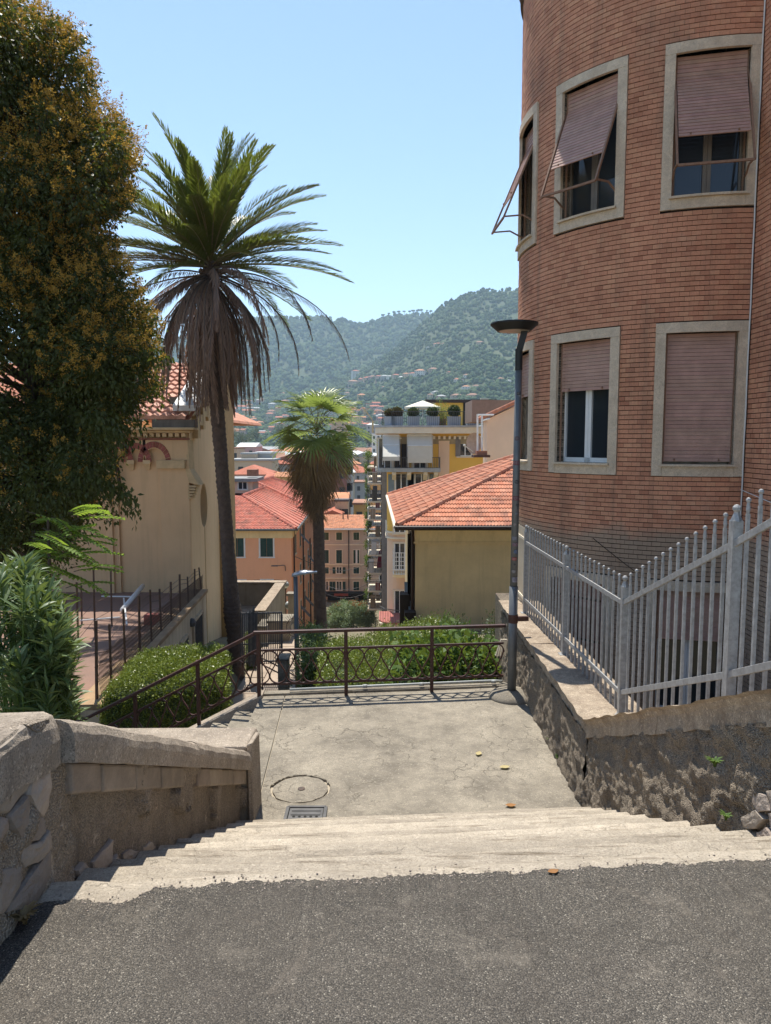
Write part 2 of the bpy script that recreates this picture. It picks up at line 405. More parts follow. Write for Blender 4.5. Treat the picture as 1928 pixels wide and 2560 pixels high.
TILER = m_tile('roof_tile_red', [(.5, .15, .1), (.56, .19, .125), (.42, .13, .09), (.52, .2, .14)])
TILEO = m_tile('roof_tile_orange', [(.62, .27, .14), (.66, .33, .19), (.55, .24, .13)])
GUTTER = plain('brown_gutter', (.05, .028, .022), .5, .15, 5)
BARKP = plain('palm_bark', (.17, .12, .09), .95, .3, 8, .02, 18, c2=(.095, .068, .055))
BARK = plain('bark', (.1, .075, .055), .95, .3, 8, .01, 25)
FRONDG = leaf('palm_green', (.09, .125, .03), (.16, .18, .04), .42, .3, spec=.5)
FRONDY = leaf('palm_yellow', (.2, .17, .04), (.15, .14, .03), .5, .35)
FRONDD = leaf('palm_dead', (.4, .27, .19), (.25, .17, .13), .8, .2, tcol=(.28, .17, .11))
RACHIS = plain('palm_rachis', (.28, .23, .1), .5, .2, 10)
RACHISD = plain('palm_rachis_dead', (.2, .145, .11), .8, .2, 10)
FANG = leaf('fan_green', (.2, .28, .08), (.32, .4, .15), .35, .5, spec=.6)
FAND = leaf('fan_dead', (.46, .32, .17), (.3, .2, .12), .8, .25, tcol=(.2, .12, .06))
PRIVET = leaf('privet_leaf', (.04, .057, .018), (.075, .085, .024), .5, .25, spec=.25)
PRIVF = leaf('privet_flower', (.56, .36, .07), (.42, .25, .05), .9, .45, tcol=(.42, .26, .04))
OLEA = leaf('oleander_leaf', (.075, .13, .045), (.15, .205, .085), .42, .25, spec=.35)
AIL = leaf('pinnate_leaf', (.12, .22, .03), (.16, .26, .05), .4, .45, tcol=(.3, .42, .05))
HEDGE = leaf('hedge_leaf', (.12, .175, .025), (.22, .255, .04), .38, .25, spec=.45)
SHRUB = leaf('shrub_leaf', (.07, .135, .03), (.13, .2, .05), .55, .3, spec=.2)
GREYL = leaf('street_tree_leaf', (.2, .28, .17), (.3, .38, .24), .6, .3)
REDFL = leaf('red_flower', (.4, .1, .03), (.3, .08, .03), .8, .3, tcol=(.4, .1, .03))
DARKL = leaf('dark_tree_leaf', (.03, .055, .02), (.06, .09, .03), .5, .2)
WHITEF = leaf('white_flower', (.75, .75, .68), (.7, .7, .6), .8, .3, tcol=(.7, .7, .6))
DRYL = leaf('dry_leaf', (.42, .2, .06), (.3, .14, .05), .8, .2)
DRYG = leaf('dry_grass', (.3, .21, .1), (.22, .15, .07), .8, .2)
YELL = leaf('yellow_leaf', (.5, .41, .2), (.5, .41, .2), .8, .2)
FOREST = m = None
def m_forest(name, a, b):
    t = NT(name); col = t.mix(t.rnd(), a, b)
    col = t.mix(t.ramp(t.noise(.006, 4, .6), [(.4, 0.0), (.62, .5)]), col, (.085, .11, .04))
    return t.fin(col, .9, .1)
FOREST = m_forest('forest_crowns', (.022, .046, .02), (.055, .088, .03))
HILLG = plain('hill_ground', (.045, .065, .027), .95, .25, .008, c2=(.07, .085, .035))
# ------------------------------------------------------------------ terrain
def terr(x, y):
    z = interp(y, [-100, 1.5, 5.5, 10, 16, 26, 40, 60, 78, 120, 400, 700], [-.35, -.35, -3.35, -3.35, -3.5, -5.2, -9.5, -14.5, -19.9, -20.6, -22, -23])
    if 13 < y < 34:
        k = min(1, max(0, (y - 13.5) / 3.0)) * min(1, max(0, min((x + 4.6) / .6, (-1.1 - x) / .8)))
        z = lerp(z, min(z, -5.0), k)
    if x < -5.25 and y < 23:      # the terrace block stands here: keep the earth under it
        z = min(z, -4.4) if y > 5 else z
    if abs(x) > 14 and y > 30: z += .4 * noise.noise(Vector((x * .05, y * .05, 0)))
    return z
def seq(*segs):
    a = []
    for lo, hi, st in segs: a += list(np.arange(lo, hi, st))
    a.append(segs[-1][1]); return a
xs = seq((-1900, -300, 200), (-300, -40, 20), (-40, -12, 4), (-12, 8, .5), (8, 40, 4), (40, 300, 20), (300, 1900, 200))
ys = seq((-70, 0, 10), (0, 36, .5), (36, 120, 4), (120, 720, 40))
V = [(x, y, terr(x, y)) for y in ys for x in xs]; n = len(xs)
F = [(j * n + i, j * n + i + 1, (j + 1) * n + i + 1, (j + 1) * n + i) for j in range(len(ys) - 1) for i in range(n - 1)]
tag(link('terrain', np_mesh('terrain', V, F, GROUND, True)), kind='structure')

# ------------------------------------------------------------------ hills
SKA = ([-900, 200, 420, 560, 620, 711, 773, 844, 906, 960, 1004, 1049, 1080, 1250, 1500, 2600], [900, 868, 850, 822, 800, 787, 790, 807, 811, 798, 789, 787, 789, 800, 830, 900])
SKB = ([-900, 300, 560, 740, 800, 860, 929, 1004, 1084, 1115, 1160, 1204, 1288, 1400, 1700, 2600], [1030, 1015, 1000, 985, 972, 948, 914, 858, 791, 767, 740, 724, 719, 705, 720, 800])
def hill_point(sk, Y0, Y1, z0, px, t):
    py = interp(px, *sk)
    top = P(px, py, Y1); u = (px - 964) / FOC
    if t <= 1:
        Y = lerp(Y0, Y1, t); f = .35 * t + .65 * t ** 1.7
        z = lerp(z0, top.z, f)
    else:
        Y = lerp(Y1, Y1 * 1.25, t - 1); z = lerp(top.z, z0, (t - 1))
    x = u * Y * (1 / CP) if False else P(px, 1100, Y).x
    k = min(1, t * 2.5) * (1 if t > 1 else min(1, (1.02 - t) * 6 + .25))
    q = Vector((x * .004, Y * .004, 3))
    z += k * (noise.fractal(q, .8, 2.1, 4) * 26 * (Y1 / 2400) + 3 * noise.noise(q * 14))
    return Vector((x, Y, z))
def hill(name, sk, Y0, Y1, z0):
    pxs = np.linspace(-900, 2600, 260); ts = np.linspace(0, 2, 70)
    V = [hill_point(sk, Y0, Y1, z0, px, t) for t in ts for px in pxs]; n = len(pxs)
    F = [(j * n + i, j * n + i + 1, (j + 1) * n + i + 1, (j + 1) * n + i) for j in range(len(ts) - 1) for i in range(n - 1)]
    tag(link(name, np_mesh(name, V, F, HILLG, True)), kind='structure')
HA = (SKA, 1250, 2500, -10); HB = (SKB, 640, 1750, -23)
hill('far_hills', *HA); hill('near_hill', *HB)
# tree crowns covering the hillsides
bm = bmesh.new(); bmesh.ops.create_icosphere(bm, subdivisions=1, radius=1); ICO_V = np.array([v.co[:] for v in bm.verts]); ICO_F = np.array([[v.index for v in f.verts] for f in bm.faces]); bm.free()
def crowns(name, H, n, r0, r1, tlo, px0=120, px1=1620, clear=None):
    VV = []; FF = []; k = 0; i = 0
    while k < n:
        i += 1
        px = random.uniform(px0, px1); t = random.uniform(tlo, 1.03)
        c = hill_point(*H, px, t)
        dens = noise.noise(Vector((c.x * .012, c.y * .012, 9)))
        if dens < -.28 and random.random() < .8 and t < .8: continue
        if clear and clear(px, t): continue
        r = random.uniform(r0, r1) * (1.25 if random.random() < .12 else 1)
        v = ICO_V * np.array([r, r, r * random.uniform(.75, 1.25)]) * (1 + .22 * rng.standard_normal((len(ICO_V), 1)))
        VV.append(v + np.array(c) + np.array([0, 0, r * .45])); FF.append(ICO_F + k * len(ICO_V)); k += 1
    tag(link(name, np_mesh(name, np.concatenate(VV), np.concatenate(FF), FOREST)), kind='stuff')
crowns('far_forest', HA, 17000, 4.5, 8, .12)
crowns('hillside_woods', HB, 22000, 2.4, 4.8, .03)
# pines standing on the ridge
for i, px in enumerate([958, 972, 985, 996, 1010, 1024, 1032, 1043, 1052, 1066, 1075]):
    c = hill_point(*HA, px, 1.0); r = random.uniform(5, 8)
    o = thing('ridge_pine', 'small dark pine on the far ridge against the sky', 'tree', c, 'pines along the far ridge')
    m = MB(); m.tube([c - Vector((0, 0, 4)), c + Vector((0, 0, 13))], .8, 5); m.build('trunk', BARK, o)
    v = ICO_V * np.array([r, r, r * .55]) * (1 + .2 * rng.standard_normal((12, 1))) + np.array([0, 0, 14])
    link('crown', np_mesh('crown', v, ICO_F, FOREST), o)

# ------------------------------------------------------------------ road
AE = lambda x: 2.575 + .075 * x - .085 * max(0, min(1, (-.83 - x) / .07)) + .02 * max(0, min(1, (-.98 - x) / .1)) + .02 * noise.noise(Vector((x * 3.3, 3, 0))) + .018 * noise.noise(Vector((x * 11, 7, 0))) + .014 * noise.noise(Vector((x * 37, 5, 0))) + .008 * noise.noise(Vector((x * 90, 2, 0)))
xs = np.concatenate([np.linspace(-1.75, 2.4, 700), np.linspace(2.45, 6, 40)]); V = []; F = []
for i, x in enumerate(xs): V += [(x, -60, 0.0), (x, 1.5, 0.0), (x, AE(x), .004), (x, AE(x) + .006, -.012)]
for i in range(len(xs) - 1):
    for k in range(3): F.append((i * 4 + k, i * 4 + 4 + k, i * 4 + 5 + k, i * 4 + 1 + k))
tag(link('road', np_mesh('road', V, F, ASPH)), kind='structure')

# ------------------------------------------------------------------ stairs
TREAD, RISE, NST = .33, .1545, 11
def nose(i, x): return 2.68 + TREAD * i + .083 * x
stairs = thing('stairs', kind='structure', label=None, cat=None, loc=(0, 6, -1.7))
for i in range(NST):
    zt = -RISE * i if i else -.003
    X0, X1 = -1.24, 1.82
    nx = 46; V = []; F = []
    y0 = (lambda x: 1.5) if i == 0 else (lambda x: nose(i - 1, x) - .06)
    rows = [(0, 0), (.35, 0), (.7, 0), (.9, 0), (.97, -.002), (1.0, -.018), (1.0, -.08), (.985, -.30)]
    for (a, dz) in rows:
        for k in range(nx + 1):
            x = lerp(X0, X1, k / nx)
            w = .014 * noise.noise(Vector((x * 3.1, i * 5.3, 0))) + .008 * noise.noise(Vector((x * 11, i * 3.3, 1)))
            chip = max(0, noise.noise(Vector((x * 5.5, i * 7.7, 4))) - .33) * .09
            yn = nose(i, x) + w - (chip if a > .85 and dz > -.05 else 0)
            y = lerp(y0(x), yn, a)
            z = zt + dz + .006 * noise.noise(Vector((x * 2.2, y * 3, i))) - (.008 * math.exp(-((x - .3) / .7) ** 2) if dz > -.05 else 0)
            V.append((x, y - 6, z + 1.7))
    n = nx + 1
    F = [(j * n + k, j * n + k + 1, (j + 1) * n + k + 1, (j + 1) * n + k) for j in range(len(rows) - 1) for k in range(nx)]
    link('step', np_mesh('step', V, F, STEPM, False), stairs)
# landing: slab with a fine grid, cut at its joint lines
LZ = -1.7
LF = lambda x: 9.60 + .109 * x           # far edge under the railing
def landing_z(x, y): return LZ + .007 * noise.noise(Vector((x * .9, y * .9, 2))) + .002 * noise.noise(Vector((x * 4, y * 4, 2)))
land = thing('landing', label=None, cat=None, kind='structure', loc=(0, 8, -1.7))
MH = G(751, 1972, LZ); 
def slab(name, xa, xb, nx=40, ny=50):
    V = []; F = []
    for j in range(ny + 1):
        for i in range(nx + 1):
            t = j / ny; xl, xr = xa(t), xb(t); x = lerp(xl, xr, i / nx)
            ya = nose(NST - 1, x) - .02; y = lerp(ya, LF(x), t)
            V.append((x, y - 8, landing_z(x, y) + 1.7))
    n = nx + 1
    F = [(j * n + i, j * n + i + 1, (j + 1) * n + i + 1, (j + 1) * n + i) for j in range(ny) for i in range(nx)]
    c = MH
    F = [f for f in F if (Vector((sum(V[q][0] for q in f) / 4 - c.x, sum(V[q][1] for q in f) / 4 + 8 - c.y, 0))).length > .29]
    # front and side skirts
    link(name, np_mesh(name, V, F, CONC, True), land)
JX = lambda t: lerp(-1.135, -1.31, t)     # the straight joint seen left of the manhole
slab('slab', lambda t: lerp(-1.22, -1.61, min(1, t * 1.6)), lambda t: JX(t) - .006, 8, 60)
slab('slab', lambda t: JX(t) + .006, lambda t: 1.86, 90, 110)
mb = MB()
mb.hexa([(-1.6, 6.0, -3.6), (1.86, 6.2, -3.6), (1.86, LF(1.86), -3.6), (-1.6, LF(-1.6), -3.6), (-1.6, 6.0, LZ - .02), (1.86, 6.2, LZ - .02), (1.86, LF(1.86) - .01, LZ - .02), (-1.6, LF(-1.6) - .01, LZ - .02)])
mb.build('slab_base', CONCW, land)
mb = MB(); mb.beam((-1.6, LF(-1.6) - .06, LZ + .012), (1.86, LF(1.86) - .06, LZ + .012), .13, .03); mb.build('edge_kerb', CONC, land, bevel=.006)
# patch round the manhole with a ragged hole, and its loose concrete lid
def ring(mb, c, ra, rb, za, zb, n=72):
    vs = []
    for k in range(n):
        a = 2 * PI * k / n; vs.append((c.x + ra(a) * math.cos(a), c.y + ra(a) * math.sin(a), za)); vs.append((c.x + rb(a) * math.cos(a), c.y + rb(a) * math.sin(a), zb))
    mb.add(vs, [(2 * k, 2 * ((k + 1) % n), 2 * ((k + 1) % n) + 1, 2 * k + 1) for k in range(n)])
hole = lambda a: .285 + .016 * noise.noise(Vector((math.cos(a) * 3, math.sin(a) * 3, 1))) + .008 * noise.noise(Vector((math.cos(a) * 11, math.sin(a) * 11, 1)))
mb = MB(); ring(mb, MH, hole, lambda a: .335, LZ + .004, LZ - .012); ring(mb, MH, lambda a: hole(a) + .001, hole, LZ - .05, LZ + .003)
mb.build('manhole_surround', CONC, land)
lid = thing('manhole_lid', 'round concrete manhole lid set in a cracked hole in the landing', 'manhole cover', (MH.x, MH.y, LZ - .03))
lr = lambda a: .262 + .012 * noise.noise(Vector((math.cos(a) * 4, math.sin(a) * 4, 5)))
mb = MB(); n = 64; vs = [(MH.x + lr(2 * PI * k / n) * math.cos(2 * PI * k / n), MH.y + lr(2 * PI * k / n) * math.sin(2 * PI * k / n), LZ - .002) for k in range(n)]
mb.poly(vs); ring(mb, MH, lambda a: lr(a), lambda a: lr(a), LZ - .06, LZ - .002, n); mb.build('lid', CONC, lid)
mb = MB(); mb.lathe([(.012, 0), (.032, .002), (.035, .008), (.012, .012)], (MH.x + .01, MH.y, LZ - .004), 14); mb.build('lifting_ring', IRON, lid)
mb = MB(); mb.lathe([(.3, 0), (.3, .01)], (MH.x, MH.y, LZ - .075), 32); mb.build('pit', DARK, lid)
# iron drain grate at the foot of the steps
dg = G(764, 2040, LZ)
gr = thing('drain_grate', 'rectangular grey iron drain cover at the foot of the steps', 'drain cover', (dg.x, dg.y, LZ))
mb = MB(); w, h = .17, .14
for a, b in (((-w, -h), (w, -h)), ((w, -h), (w, h)), ((w, h), (-w, h)), ((-w, h), (-w, -h))):
    mb.beam((dg.x + a[0], dg.y + a[1], LZ + .012), (dg.x + b[0], dg.y + b[1], LZ + .012), .03, .016)
mb.build('frame', IRONG, gr, bevel=.003)
mb = MB(); mb.box((dg.x, dg.y, LZ + .006), (.3, .24, .012))
for k in range(-1, 2): mb.box((dg.x, dg.y + k * .07, LZ + .015), (.26, .02, .008))
mb.build('plate', IRONG, gr, bevel=.002)
for k in range(5): mb = MB(); mb.lathe([(.013, 0), (.013, .002)], (dg.x - .1 + .05 * k, dg.y - .035, LZ + .013), 10); mb.build('drain_hole', DARK, gr)
# fallen leaves
def fallen(px, py, z, s, m, label, rot):
    c = G(px, py, z); V = []; 
    for k in range(7):
        t = k / 6; w = s * .32 * math.sin(PI * min(1, t * .95 + .03)); zz = .02 * s / .1 * (t - .5) ** 2 * 2 + .004
        V += [(s * (t - .5), -w, zz + w * .3), (s * (t - .5), 0, zz), (s * (t - .5), w, zz + w * .25)]
    F = [(3 * k + q, 3 * k + q + 1, 3 * k + q + 4, 3 * k + q + 3) for k in range(6) for q in range(2)]
    o = link('fallen_leaf', np_mesh('fallen_leaf', V, F, m, True), None, c + Vector((0, 0, .006)), (0, 0, rot)); tag(o, label, 'leaf')
fallen(1197, 1887, LZ, .10, YELL, 'curled pale yellow leaf lying in the middle of the landing', 1.2)
fallen(1262, 1921, LZ, .11, YELL, 'thin flat yellowish leaf on the landing nearer the steps', .2)
fallen(1277, 2017, LZ, .10, DRYL, 'dark reddish brown leaf lying just above the bottom step', .1)
fallen(1383, 2186, -.002, .045, DRYL, 'small orange leaf scrap at the edge of the asphalt near the right', .3)
fallen(392, 1853, -.35, .07, DRYL, 'small orange dry leaf caught on the left wall coping', .5)

# grit and pebbles gathered along the broken edge of the asphalt and at the wall feet
n = 700; xq = rng.uniform(-1.15, 1.75, n); yq = np.array([AE(x) for x in xq]) + rng.exponential(.022, n) * rng.choice([-1, -1, 1], n); yq = np.minimum(yq, np.array([nose(0, x) - .035 for x in xq])); VV = []; FF = []
for i in range(n): r = random.uniform(.0018, .0045); VV.append(ICO_V * r * (1 + .3 * rng.standard_normal((12, 1))) + np.array([xq[i], yq[i], .004 if yq[i] < AE(xq[i]) else -.003])); FF.append(ICO_F + 12 * i)
tag(link('grit', np_mesh('grit', np.concatenate(VV), np.concatenate(FF), STONEM)), kind='stuff')
# ------------------------------------------------------------------ left parapet wall of the stair
lw = thing('stair_parapet', 'rough stone and plaster parapet wall sloping down the left side of the steps', 'wall', (-1.4, 4.3, -1.5))
def topL(y): return interp(y, [0, 2.35, 2.72, 6.16], [.66, .66, .545, -1.075])
XL = -1.19; THK = .44
# plaster body with its chipped foot
def body(u, v):
    y = lerp(2.45, 6.14, u); zt = topL(y) - .17; zb = -RISE * max(0, min(10.5, (y - 2.55) / TREAD)) - .35
    return (XL - .012 + .01 * math.sin(y * 2), y, lerp(zb, zt, v))
V, F = rough_grid(body, 150, 40, .022, 5.5, (1, 0, 0), 3)
# the plaster has fallen off near the foot: push the surface back there
V2 = []
for p in V:
    h = p.z - (-RISE * max(0, (p.y - 2.6) / TREAD))
    k = noise.fractal(Vector((p.y * 2.2, p.z * 2.2, 4)), .8, 2, 4) * .35
    edge = .30 + k + .25 * max(0, 3.6 - p.y)
    if h < edge: p = p + Vector((-.055, 0, 0))
    V2.append(p)
link('plaster', np_mesh('plaster', [tuple(p - wl(lw)) for p in V2], [f[::-1] for f in F], ROUGHC, False), lw)
mb = MB()
mb.hexa([(XL - THK, 2.4, -3.4), (XL - .07, 2.4, -3.4), (XL - .07, 6.14, -3.4), (XL - THK, 6.14, -3.4), (XL - THK, 2.4, topL(2.4) - .18), (XL - .07, 2.4, topL(2.4) - .18), (XL - .07, 6.14, topL(6.14) - .18), (XL - THK, 6.14, topL(6.14) - .18)])
mb.build('core', ROUGHC, lw)
# coping stones
def coping(y0, y1, x0, x1, top, th, name, m, parent, seed, n=26, ov=.0, jag=.008):
    prof = [(x1, -th), (x1 + .004, -th * .5), (x1, -.05), (x1 - .018, -.014), (x1 - .05, .0), (lerp(x0, x1, .5), .008), (x0 + .05, 0), (x0, -.04), (x0, -th)]
    V = []; F = []; k = len(prof)
    for j in range(n + 1):
        y = lerp(y0, y1, j / n)
        for (x, dz) in prof:
            d = noise.noise_vector(Vector((x * 6, y * 6, dz * 6 + seed))) * jag
            V.append((x + d.x, y, top(y) + dz + d.z * 1.2))
    for j in range(n):
        for q in range(k): F.append((j * k + q, j * k + (q + 1) % k, (j + 1) * k + (q + 1) % k, (j + 1) * k + q))
    me_v = [Vector(p) - wl(parent) for p in V]
    me = bpy.data.meshes.new(name); me.from_pydata([tuple(p) for p in me_v], [], F + [tuple(range(k)), tuple(range(len(V) - 1, len(V) - k - 1, -1))]); me.materials.append(m); me.update()
    return link(name, me, parent)
for i, (a, b) in enumerate(((2.64, 4.42), (4.425, 6.13))):
    coping(a, b, XL - THK - .03, XL + .04, topL, .168, 'coping_stone', CAPM, lw, i * 9, 70, jag=.007)
# course of blocks under the coping
y = 2.7; i = 0
while y < 6.05:
    L = random.uniform(.28, .46); y1 = min(6.1, y + L)
    d = .006 * random.random() - .004
    if not (i == 4): 
        mb = MB(); za, zb = topL(y + .01) - .17, topL(y1 - .012) - .17
        mb.hexa([(XL - .08, y + .006, za - .125), (XL + d, y + .006, za - .125), (XL + d, y1 - .006, zb - .125), (XL - .08, y1 - .006, zb - .125), (XL - .08, y + .006, za), (XL + d, y + .006, za), (XL + d, y1 - .006, zb), (XL - .08, y1 - .006, zb)])
        mb.build('block', BRKB, lw, bevel=.012)
    y = y1; i += 1
# flat irregular stones, each a piece of its own, bedded in the wall plane x = const
def on_plane(px, py, X):
    d = _d(px, py); t = X / d[0]; return Vector((X, d[1] * t, CAMZ + d[2] * t))
def flat_stone(parent, pts, X, out_, depth, seed, mat=STONEM, name='stone', bulge=.02):
    """polygon (y,z) on plane X, standing out by bulge towards out_ (+1/-1)"""
    n0 = len(pts); P2 = []
    for i in range(n0):
        a, b = Vector(pts[i]), Vector(pts[(i + 1) % n0])
        for k in range(3):
            q = a.lerp(b, k / 3); nz = noise.noise_vector(Vector((q.x * 9, q.y * 9, seed))); P2.append(Vector((q.x + nz.x * .012, q.y + nz.y * .012)))
    c = sum(P2, Vector((0, 0))) / len(P2); n = len(P2); vs = []; fs = []
    for (k, off) in ((1.0, -depth), (.99, 0.0), (.93, bulge * .75), (.7, bulge), (.35, bulge * 1.15)):
        for q in P2:
            r = c.lerp(q, k); w = noise.noise(Vector((r.x * 7, r.y * 7, seed * 3.1))) * .014 + noise.noise(Vector((r.x * 22, r.y * 22, seed))) * .006
            vs.append((X + out_ * (off + (w if off > 0 else 0)), r.x, r.y))
    vs.append((X + out_ * bulge * 1.15, c.x, c.y))
    for j in range(4):
        for i in range(n): fs.append((j * n + i, j * n + (i + 1) % n, (j + 1) * n + (i + 1) % n, (j + 1) * n + i))
    for i in range(n): fs.append((4 * n + i, 4 * n + (i + 1) % n, 5 * n))
    if out_ < 0: fs = [f[::-1] for f in fs]
    m = MB(); m.add(vs, fs); o = m.build(name, mat, parent); return o
C8 = lambda x, y: (x / 4.0225, 1750 + y / 4.0225)
STN = [[(-60, 480), (0, 430), (230, 250), (330, 420), (345, 640), (250, 930), (60, 1150), (-60, 1140)], [(240, 240), (450, 172), (560, 420), (575, 600), (480, 680), (360, 690), (345, 450)], [(300, 760), (480, 680), (500, 880), (480, 1080), (430, 1180), (330, 1120), (250, 960)],
  [(60, 1170), (240, 960), (330, 1130), (430, 1200), (450, 1330), (370, 1420), (200, 1440), (100, 1300)], [(-60, 1160), (60, 1180), (80, 1300), (0, 1400), (-60, 1410)], [(200, 1460), (380, 1430), (470, 1300), (490, 1480), (360, 1640), (230, 1700), (190, 1620)], [(-80, 1690), (190, 1660), (170, 1850), (0, 2150), (-80, 2200)],
  [(200, 1860), (350, 1660), (500, 1480), (510, 1700), (450, 1880), (280, 2130), (60, 2160), (90, 2040)], [(510, 1500), (650, 1470), (660, 1560), (590, 1700), (520, 1760)], [(600, 1720), (690, 1560), (700, 1700), (650, 1790), (600, 1860), (520, 1870), (520, 1780)], [(660, 1800), (720, 1680), (740, 1800), (640, 1870), (610, 1870)],
  [(930, 1640), (1060, 1480), (1120, 1400), (1125, 1620), (1050, 1720), (940, 1690)], [(1130, 1650), (1180, 1560), (1200, 1640), (1110, 1760), (1050, 1740)], [(490, 1340), (580, 1250), (600, 1180), (620, 1250), (560, 1320), (510, 1380)], [(760, 1700), (830, 1640), (900, 1680), (880, 1760), (780, 1790)], [(1240, 1560), (1330, 1490), (1390, 1520), (1360, 1600), (1250, 1620)], [(1420, 1480), (1500, 1430), (1560, 1460), (1520, 1530), (1430, 1540)]]
for i, st_ in enumerate(STN):
    xx = XL - .03 if i < 8 else XL - .058
    pts = [on_plane(*C8(*q), xx) for q in st_]
    flat_stone(lw, [(p.y, p.z) for p in pts], xx, 1, .12, i + 1, ROUGHC if i == 1 else STONEM, bulge=.014 if i < 8 else .008)
for i in range(0):
    y = 3.9 + i * .33; z = -RISE * (y - 2.6) / TREAD + .03; w = random.uniform(.09, .14)
    flat_stone(lw, [(y - w, z - .05), (y + w * .8, z - .1), (y + w, z + .06), (y, z + .13), (y - w * .8, z + .08)], XL - .05, 1, .1, 30 + i)
coping(.3, 2.62, XL - THK - .06, XL - .01, lambda y: .66 - .05 * max(0, y - 2.35) / .27, .2, 'coping_stone', CAPM, lw, 77, 60, jag=.016)
V, F = rough_grid(lambda u, v: (XL - .03, lerp(.3, 2.75, u), lerp(-.6, .5, v)), 110, 50, .035, 5, (1, 0, 0), 21)
link('plaster', np_mesh('plaster', [tuple(Vector(p) - wl(lw)) for p in V], [f[::-1] for f in F], ROUGHC, False), lw)
mb = MB(); mb.mm((-1.62, .3, -.6), (-1.36, 2.5, .5)); mb.build('core', ROUGHC, lw)
# return wall along the landing's near left
mb = MB(); rw = thing('landing_parapet', 'low flat-topped concrete wall across the lower end of the left parapet', 'wall', (-2.2, 6.35, -1.7))
mb.hexa([(-3.6, 6.17, -3.5), (-1.17, 6.17, -3.5), (-1.16, 6.57, -3.5), (-3.6, 6.53, -3.5), (-3.6, 6.17, -1.08), (-1.17, 6.17, -1.08), (-1.16, 6.57, -1.08), (-3.6, 6.53, -1.08)]); mb.build('wall_body', CONCW, rw, bevel=.02)
mb = MB(); mb.hexa([(-3.65, 6.15, -1.078), (-1.19, 6.15, -1.078), (-1.17, 6.6, -1.078), (-3.65, 6.56, -1.078), (-3.65, 6.15, -1.03), (-1.2, 6.15, -1.03), (-1.19, 6.59, -1.03), (-3.65, 6.56, -1.03)]); mb.build('coping_stone', CAPM, rw, bevel=.015)
mb = MB(); mb.hexa([(-1.185, 6.12, -1.9), (-1.135, 6.12, -1.9), (-1.13, 6.5, -1.9), (-1.18, 6.5, -1.9), (-1.19, 6.12, -1.0), (-1.145, 6.14, -.99), (-1.14, 6.46, -1.03), (-1.18, 6.5, -1.03)]); mb.build('render_edge', CAPM, rw, bevel=.012)

# ------------------------------------------------------------------ second flight going down to the left, its stringer
st2 = thing('lower_stairs', kind='structure', label=None, cat=None, loc=(-2.6, 8.6, -2.4))
for i in range(9):
    x1 = -1.58 - .3 * i; z = LZ - .155 * (i + 1)
    mb = MB(); mb.mm((x1 - .34, 7.2, z - .5), (x1, 9.2, z)); mb.build('step', CONC, st2, bevel=.012)
mb = MB(); mb.mm((-9, 7.0, -3.6), (-4.2, 9.6, -3.2)); mb.build('lower_landing', CONC, st2)
def strg(x): return LZ + .02 + .517 * (x + 1.6)
mb = MB(); a, b = -1.58, -4.7
mb.hexa([(b, 9.2, strg(b) - .6), (a, 9.2, strg(a) - .6), (a, 9.45, strg(a) - .6), (b, 9.45, strg(b) - .6), (b, 9.2, strg(b) + .02), (a, 9.2, strg(a) + .02), (a, 9.45, strg(a) + .02), (b, 9.45, strg(b) + .02)])
mb.build('stringer', CAPM, st2, bevel=.012)

# ------------------------------------------------------------------ right retaining wall
rwall = thing('retaining_wall', 'roughcast retaining wall with a stone coping along the right side of landing and steps', 'wall', (2.1, 6.4, -1.7))
XR = 1.84
def topR(y): return interp(y, [0, 6.42, 11.5], [1.895, -.9, -.9])
def bodyr(y0, y1):
    def f(u, v):
        y = lerp(y0, y1, u); zb = (-RISE * max(0, min(11, (y - 2.8) / TREAD)) - .35); zt = topR(y) - .15
        b = -.085 * (1 - v) ** 1.5
        return (XR - .03 + b, y, lerp(zb, zt, v))
    return f
for (y0, y1, nu, sd, amp) in ((1.2, 6.42, 330, 8, .034), (6.42, 11.4, 220, 11, .026)):
    V, F = rough_grid(bodyr(y0, y1), nu, 72, amp, 8.5, (-1, 0, 0), sd)
    if sd == 8:
        V = [p + Vector((.045 * max(0, min(1, ((noise.fractal(Vector((p.y * 2.4, p.z * 2.4, 9)), .7, 2.2, 6) + .5 * max(0, 4.4 - p.y) - 2.2 * (p.z + RISE * max(0, (p.y - 2.8) / TREAD))) - .1) * 3)), 0, 0)) for p in V]
    link('roughcast', np_mesh('roughcast', [tuple(p - wl(rwall)) for p in V], F, ROUGHR, False), rwall)
mb = MB()
for (y0, y1) in ((1.2, 6.42), (6.42, 11.4)):
    mb.hexa([(XR + .03, y0, -4), (XR + .5, y0, -4), (XR + .5, y1, -4), (XR + .03, y1, -4), (XR + .03, y0, topR(y0) - .15), (XR + .5, y0, topR(y0) - .15), (XR + .5, y1, topR(y1) - .15), (XR + .03, y1, topR(y1) - .15)])
mb.build('core', ROUGHR, rwall)
for i, (a, b) in enumerate(((1.2, 3.1), (3.104, 4.75), (4.754, 6.41))): coping(a, b, XR + .5, XR - .04, topR, .17, 'coping_stone', CAPR, rwall, 40 + i * 7, 40, jag=.016)
for i, (a, b) in enumerate(((6.42, 8.9), (8.904, 11.4))): coping(a, b, XR + .5, XR - .02, topR, .16, 'coping_stone', CAPR, rwall, 70 + i * 7, 50, jag=.012)
C2 = lambda x, y: (964 + x / 1.728, 1700 + y / 1.728)
RST = [[(1590, 480), (1640, 500), (1660, 560), (1610, 570), (1580, 520)], [(1540, 590), (1600, 560), (1640, 600), (1600, 650), (1550, 640)], [(1600, 655), (1650, 640), (1680, 690), (1610, 690)], [(1645, 480), (1700, 470), (1720, 560), (1665, 565)], [(1650, 575), (1720, 570), (1730, 640), (1660, 640)]]
